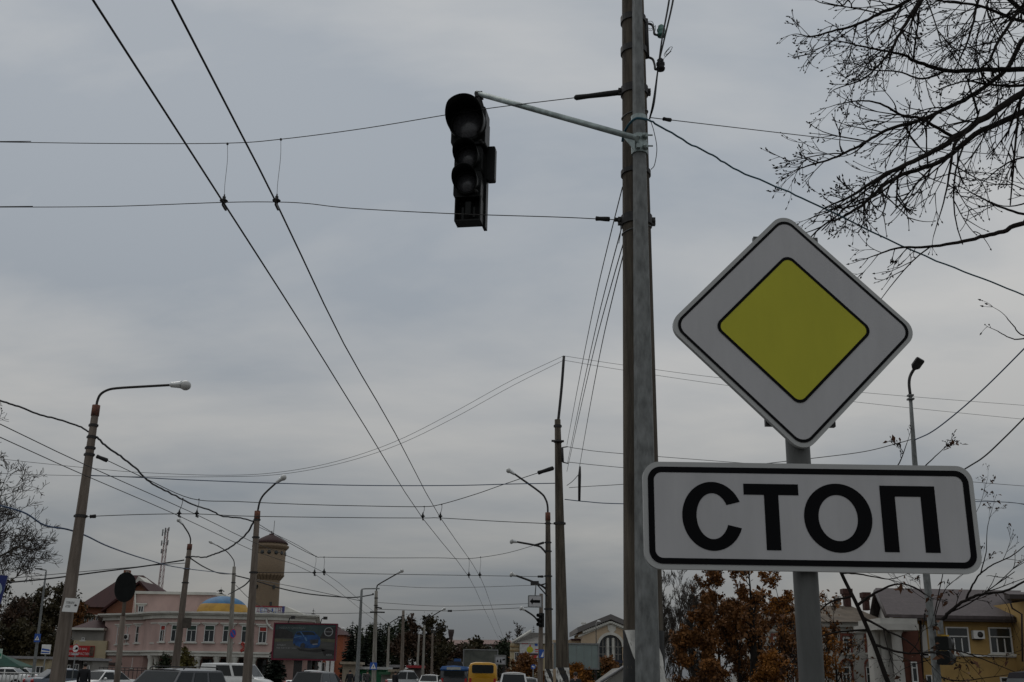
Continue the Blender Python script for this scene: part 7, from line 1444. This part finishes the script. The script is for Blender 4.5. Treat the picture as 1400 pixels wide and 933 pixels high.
def bus(label, px, Y, W_, H, L_, pm, low, rz=0.0, name='city_bus', trolley=False):
    o = thing(name, label, 'bus', gp(px, Y), rz); Wh = W_ / 2
    def ring(y, kx, kt): return [Vector((x * kx, y, z)) for x, z in ((Wh * .97, .35), (Wh, .7), (Wh, H * .52), (Wh * .96, H - .28 - kt), (Wh * .84, H - .09 - kt), (Wh * .5, H - kt), (-Wh * .5, H - kt), (-Wh * .84, H - .09 - kt), (-Wh * .96, H - .28 - kt), (-Wh, H * .52), (-Wh, .7), (-Wh * .97, .35))]
    mb = MB(); mb.loft([ring(0, .93, .06), ring(.10, .99, .01), ring(.3, 1, 0), ring(L_ - .3, 1, 0), ring(L_ - .1, .99, .02), ring(L_, .94, .08)]); mb.build('body', pm, o)
    mb = MB(); mb.prism(rrect(Wh * .70, H * .105, .10, 5), (0, -.03, H * .80 if not trolley else H * .72), (1, 0, 0), (0, 0, 1), .05); rf = mb.build('rear_window', M['car_glass'], o)
    mb = MB(); mb.ring(rrect(Wh * .75, H * .123, .12, 5), rrect(Wh * .69, H * .103, .10, 5), (0, -.036, H * .80 if not trolley else H * .72), (1, 0, 0), (0, 0, 1), .03); mb.build('window_seal', M['rubber'], rf)
    mb = MB(); mb.prism(rrect(Wh * .92, H * .17, .06, 3), (0, -.02, H * .36), (1, 0, 0), (0, 0, 1), .04); mb.build('engine_cover', low, o)
    mb = MB(); mb.box((0, -.06, .42), (W_ * .98, .22, .28)); mb.build('bumper', M['rubber'], o)
    for sx in (-1, 1):
        mb = MB(); mb.prism(rrect(.09, .22, .04, 3), (sx * Wh * .84, -.035, H * .44), (1, 0, 0), (0, 0, 1), .05); mb.build('tail_light', M['tail'], o)
        for yk in (.22, .76):
            c = Vector((sx * (Wh - .14), L_ * yk, .45)); mb = MB(); mb.lathe(c - Vector((sx * .1, 0, 0)), [(.26, 0), (.43, 0), (.45, .03), (.45, .22), (.42, .25), (.26, .25)], 20, axis=(sx, 0, 0)); wv = mb.build('wheel', M['tyre'], o); mb = MB(); mb.lathe(c - Vector((sx * .1, 0, 0)), [(.27, .03), (.27, .2), (.1, .16), (.001, .2)], 14, axis=(sx, 0, 0)); mb.build('rim', M['rim'], wv)
        for k in range(5):
            y0 = .5 + (L_ - 1) * k / 5; mb = MB(); mb.box((sx * (Wh * .985), y0 + (L_ - 1) / 10, H * .70), (.05, (L_ - 1) / 5 - .12, H * .24)); mb.build('side_window', M['car_glass'], o)
        mb = MB(); mb.ell((sx * (Wh + .2), L_ - .1, H * .62), (.10, .06, .2), 10, 6); mb.tube([(sx * Wh * .95, L_ - .15, H * .7), (sx * (Wh + .2), L_ - .1, H * .68)], .02, 5); mb.build('mirror', M['rubber'], o)
    mb = MB(); mb.box((0, -.045, .66), (.52, .02, .12)); mb.build('number_plate', M['white'], o)
    if trolley:
        mb = MB(); mb.loft([[Vector((x * 1.02, y, z)) for x, z in ((Wh * .97, H - .42), (Wh * .99, H - .26), (Wh * .86, H - .06), (0, H + .03), (-Wh * .86, H - .06), (-Wh * .99, H - .26), (-Wh * .97, H - .42))] for y in (-.06, L_ - .2)]); mb.build('blue_roof_band', paint('trolley_blue', (.02, .09, .26)), o)
        mb = MB(); mb.prism([(-Wh * .62, 0), (Wh * .62, 0), (Wh * .5, .42), (-Wh * .5, .42)], (0, .5, H - .05), (1, 0, 0), (0, 0, 1), 2.4); mb.build('roof_equipment', M['dark_steel'], o)
        mb = MB(); mb.prism(rrect(.3, .2, .06, 3), (.2, 1.2, H + .42), (1, 0, 0), (0, 0, 1), .8); mb.build('pole_base', mat('blue_roof_box', (.02, .07, .20), .5), o)
        for sx in (-1, 1): mb = MB(); mb.tube([(sx * .25, 1.4, H + .6), (sx * .3, 7.5, H + .35)], .025, 6); mb.build('trolley_pole', M['dark_steel'], o)
        mb = MB(); mb.box((-.05, -.05, H * .90), (W_ * .5, .04, .22)); mb.build('route_board', mat('pale_route_board', (.35, .36, .33), .6), o)
    return o
bus('yellow city bus driving away, seen from behind in the middle of the street', 660, 83, 2.18, 2.45, 7.5, paint('bus_yellow', (.52, .265, .012)), paint('bus_yellow_low', (.46, .235, .012)))
bus('blue trolleybus seen from behind, left of the yellow bus', 621, 97, 2.45, 2.25, 11, paint('bus_charcoal', (.045, .05, .055)), paint('bus_dark_panel', (.06, .062, .066)), name='trolleybus', trolley=True)

# ================================================================== people
skin = mat('skin', (.36, .21, .15), .6, var=.06); hair_m = mat('dark_hair', (.018, .014, .012), .7)
def skinned(name, verts, edges, radii, m, parent, sub=1, root=0):
    me = bpy.data.meshes.new(name); me.from_pydata(verts, edges, []); ob = bpy.data.objects.new(name, me); COL.objects.link(ob); ob.parent = parent
    me.materials.append(m); sk = ob.modifiers.new('skin', 'SKIN'); sk.use_smooth_shade = True
    for i, r_ in enumerate(radii): me.skin_vertices[0].data[i].radius = (r_, r_) if not isinstance(r_, tuple) else r_; me.skin_vertices[0].data[i].use_root = (i == root)
    s_ = ob.modifiers.new('smooth', 'SUBSURF'); s_.levels = sub; s_.render_levels = sub
    return ob
def person(label, loc, rz, coat, trousers, H=1.76, stride=.18, bag=False, group='pedestrians', arm=.08):
    """faces local +y"""
    o = thing('person', label, 'person', loc, rz, group); k = H / 1.76; st_ = stride
    V = [(0, 0, .93), (0, 0, 1.10), (0, .01, 1.28), (0, 0, 1.43), (0, .01, 1.53), (0, .02, 1.63), (0, .02, 1.70),
         (.10, 0, .88), (.105, st_ * .6, .50), (.105, st_ * .9, .08), (.105, st_ * .9 + .17, .035), (-.10, 0, .88), (-.105, -st_ * .4, .50), (-.105, -st_ * 1.2, .10), (-.105, -st_ * 1.2 + .16, .03),
         (.19, 0, 1.42), (.25, -arm, 1.14), (.27, -arm + .06, .90), (.27, -arm + .09, .81), (-.19, 0, 1.42), (-.25, arm, 1.14), (-.27, arm + .08, .90), (-.27, arm + .11, .81)]
    E = [(0, 1), (1, 2), (2, 3), (3, 4), (4, 5), (5, 6), (0, 7), (7, 8), (8, 9), (9, 10), (0, 11), (11, 12), (12, 13), (13, 14), (3, 15), (15, 16), (16, 17), (17, 18), (3, 19), (19, 20), (20, 21), (21, 22)]
    Rd = [.13, .125, .14, .11, .052, .082, .075, .085, .06, .042, .036, .085, .06, .042, .036, .06, .045, .032, .036, .06, .045, .032, .036]
    for hi, sx in ((18, 1), (22, -1)):
        x, y, z = V[hi]
        for f, (dy, ln) in enumerate(((.030, .075), (.010, .085), (-.010, .078), (-.028, .062))):
            V += [(x - sx * .005, y + dy, z - .045), (x - sx * .018, y + dy + .006, z - .045 - ln * .55), (x - sx * .035, y + dy + .006, z - .04 - ln)]; b0 = len(V) - 3; E += [(hi, b0), (b0, b0 + 1), (b0 + 1, b0 + 2)]; Rd += [.012, .0095, .008]
        V += [(x - sx * .01, y + .042, z - .012), (x - sx * .025, y + .055, z - .05)]; b0 = len(V) - 2; E += [(hi, b0), (b0, b0 + 1)]; Rd += [.012, .009]
    V = [Vector(v) * k for v in V]; Rd = [r_ * k for r_ in Rd]
    skinned('body', V, E, Rd, skin, o)
    c = lambda i: V[i]
    skinned('coat', [c(0) - Vector((0, 0, .08)), c(0), c(1), c(2), c(3), c(4) - Vector((0, 0, .03)), c(15), c(16), c(17), c(19), c(20), c(21)], [(0, 1), (1, 2), (2, 3), (3, 4), (4, 5), (4, 6), (6, 7), (7, 8), (4, 9), (9, 10), (10, 11)], [(.20 * k, .15 * k), (.19 * k, .145 * k), (.185 * k, .14 * k), (.20 * k, .15 * k), (.14 * k, .12 * k), .07 * k, .085 * k, .066 * k, .052 * k, .085 * k, .066 * k, .052 * k], coat, o, root=1)
    skinned('trousers', [c(0), c(7), c(8), c(9), c(11), c(12), c(13)], [(0, 1), (1, 2), (2, 3), (0, 4), (4, 5), (5, 6)], [.145 * k, .105 * k, .078 * k, .062 * k, .105 * k, .078 * k, .062 * k], trousers, o)
    mb = MB()
    mb.ell(c(5) + Vector((0, -.012, .045)) * k, (.092 * k, .105 * k, .10 * k), 14, 8); mb.build('hair', hair_m, o)
    mb = MB(); mb.ell(c(5) + Vector((0, .085, -.005)) * k, (.014 * k, .022 * k, .024 * k), 8, 5); mb.build('nose', skin, o)
    for sx in (-1, 1):
        mb = MB(); mb.ell(c(5) + Vector((sx * .03, .074, .022)) * k, (.011 * k, .008 * k, .007 * k), 8, 5); mb.build('eye', M['sign_black'], o); mb = MB(); mb.ell(c(5) + Vector((sx * .082, .005, 0)) * k, (.012 * k, .022 * k, .03 * k), 8, 5); mb.build('ear', skin, o)
        i = 10 if sx > 0 else 14; mb = MB(); mb.ell((c(i) + c(i - 1)) / 2 - Vector((0, -.02, .005)), (.05, .135, .045), 10, 6); mb.build('shoe', M['rubber'], o)
    mb = MB(); mb.ell(c(5) + Vector((0, .078, -.045)) * k, (.024 * k, .008 * k, .006 * k), 8, 5); mb.build('mouth', mat('lips', (.25, .10, .09), .6), o)
    return o
blk = mat('black_coat_cloth', (.014, .014, .016), .85, var=.2); navy = mat('navy_cloth', (.02, .022, .035), .85, var=.2); jean = mat('dark_trouser_cloth', (.022, .024, .03), .9, var=.2); dgr = mat('grey_coat_cloth', (.05, .048, .05), .85, var=.2)
person('man in black jacket walking away beside the white car at the lower left', gp(117, 50), R(8), blk, jean, 1.78, .2, arm=.06)
person('person in a black coat standing right of the slim far pole', gp(787, 46), R(150), blk, jean, 1.74, .05)
person('person in a dark coat before the beige stall panel, left one of two', gp(479, 80), R(20), blk, jean, 1.72, .1)
person('person in a dark coat before the green kiosk, right of the mast', gp(490, 84), R(-160), navy, jean, 1.7, .08)
person('person in a grey coat at the green kiosk window', gp(503, 92), R(30), dgr, jean, 1.72, .1)
person('person waiting below the car billboard legs, dark jacket', gp(417, 88), R(170), navy, jean, 1.72, .05)
person('person in black before the beige kiosk, left of the bare concrete pole', gp(541, 86), R(-20), blk, jean, 1.7, .15)
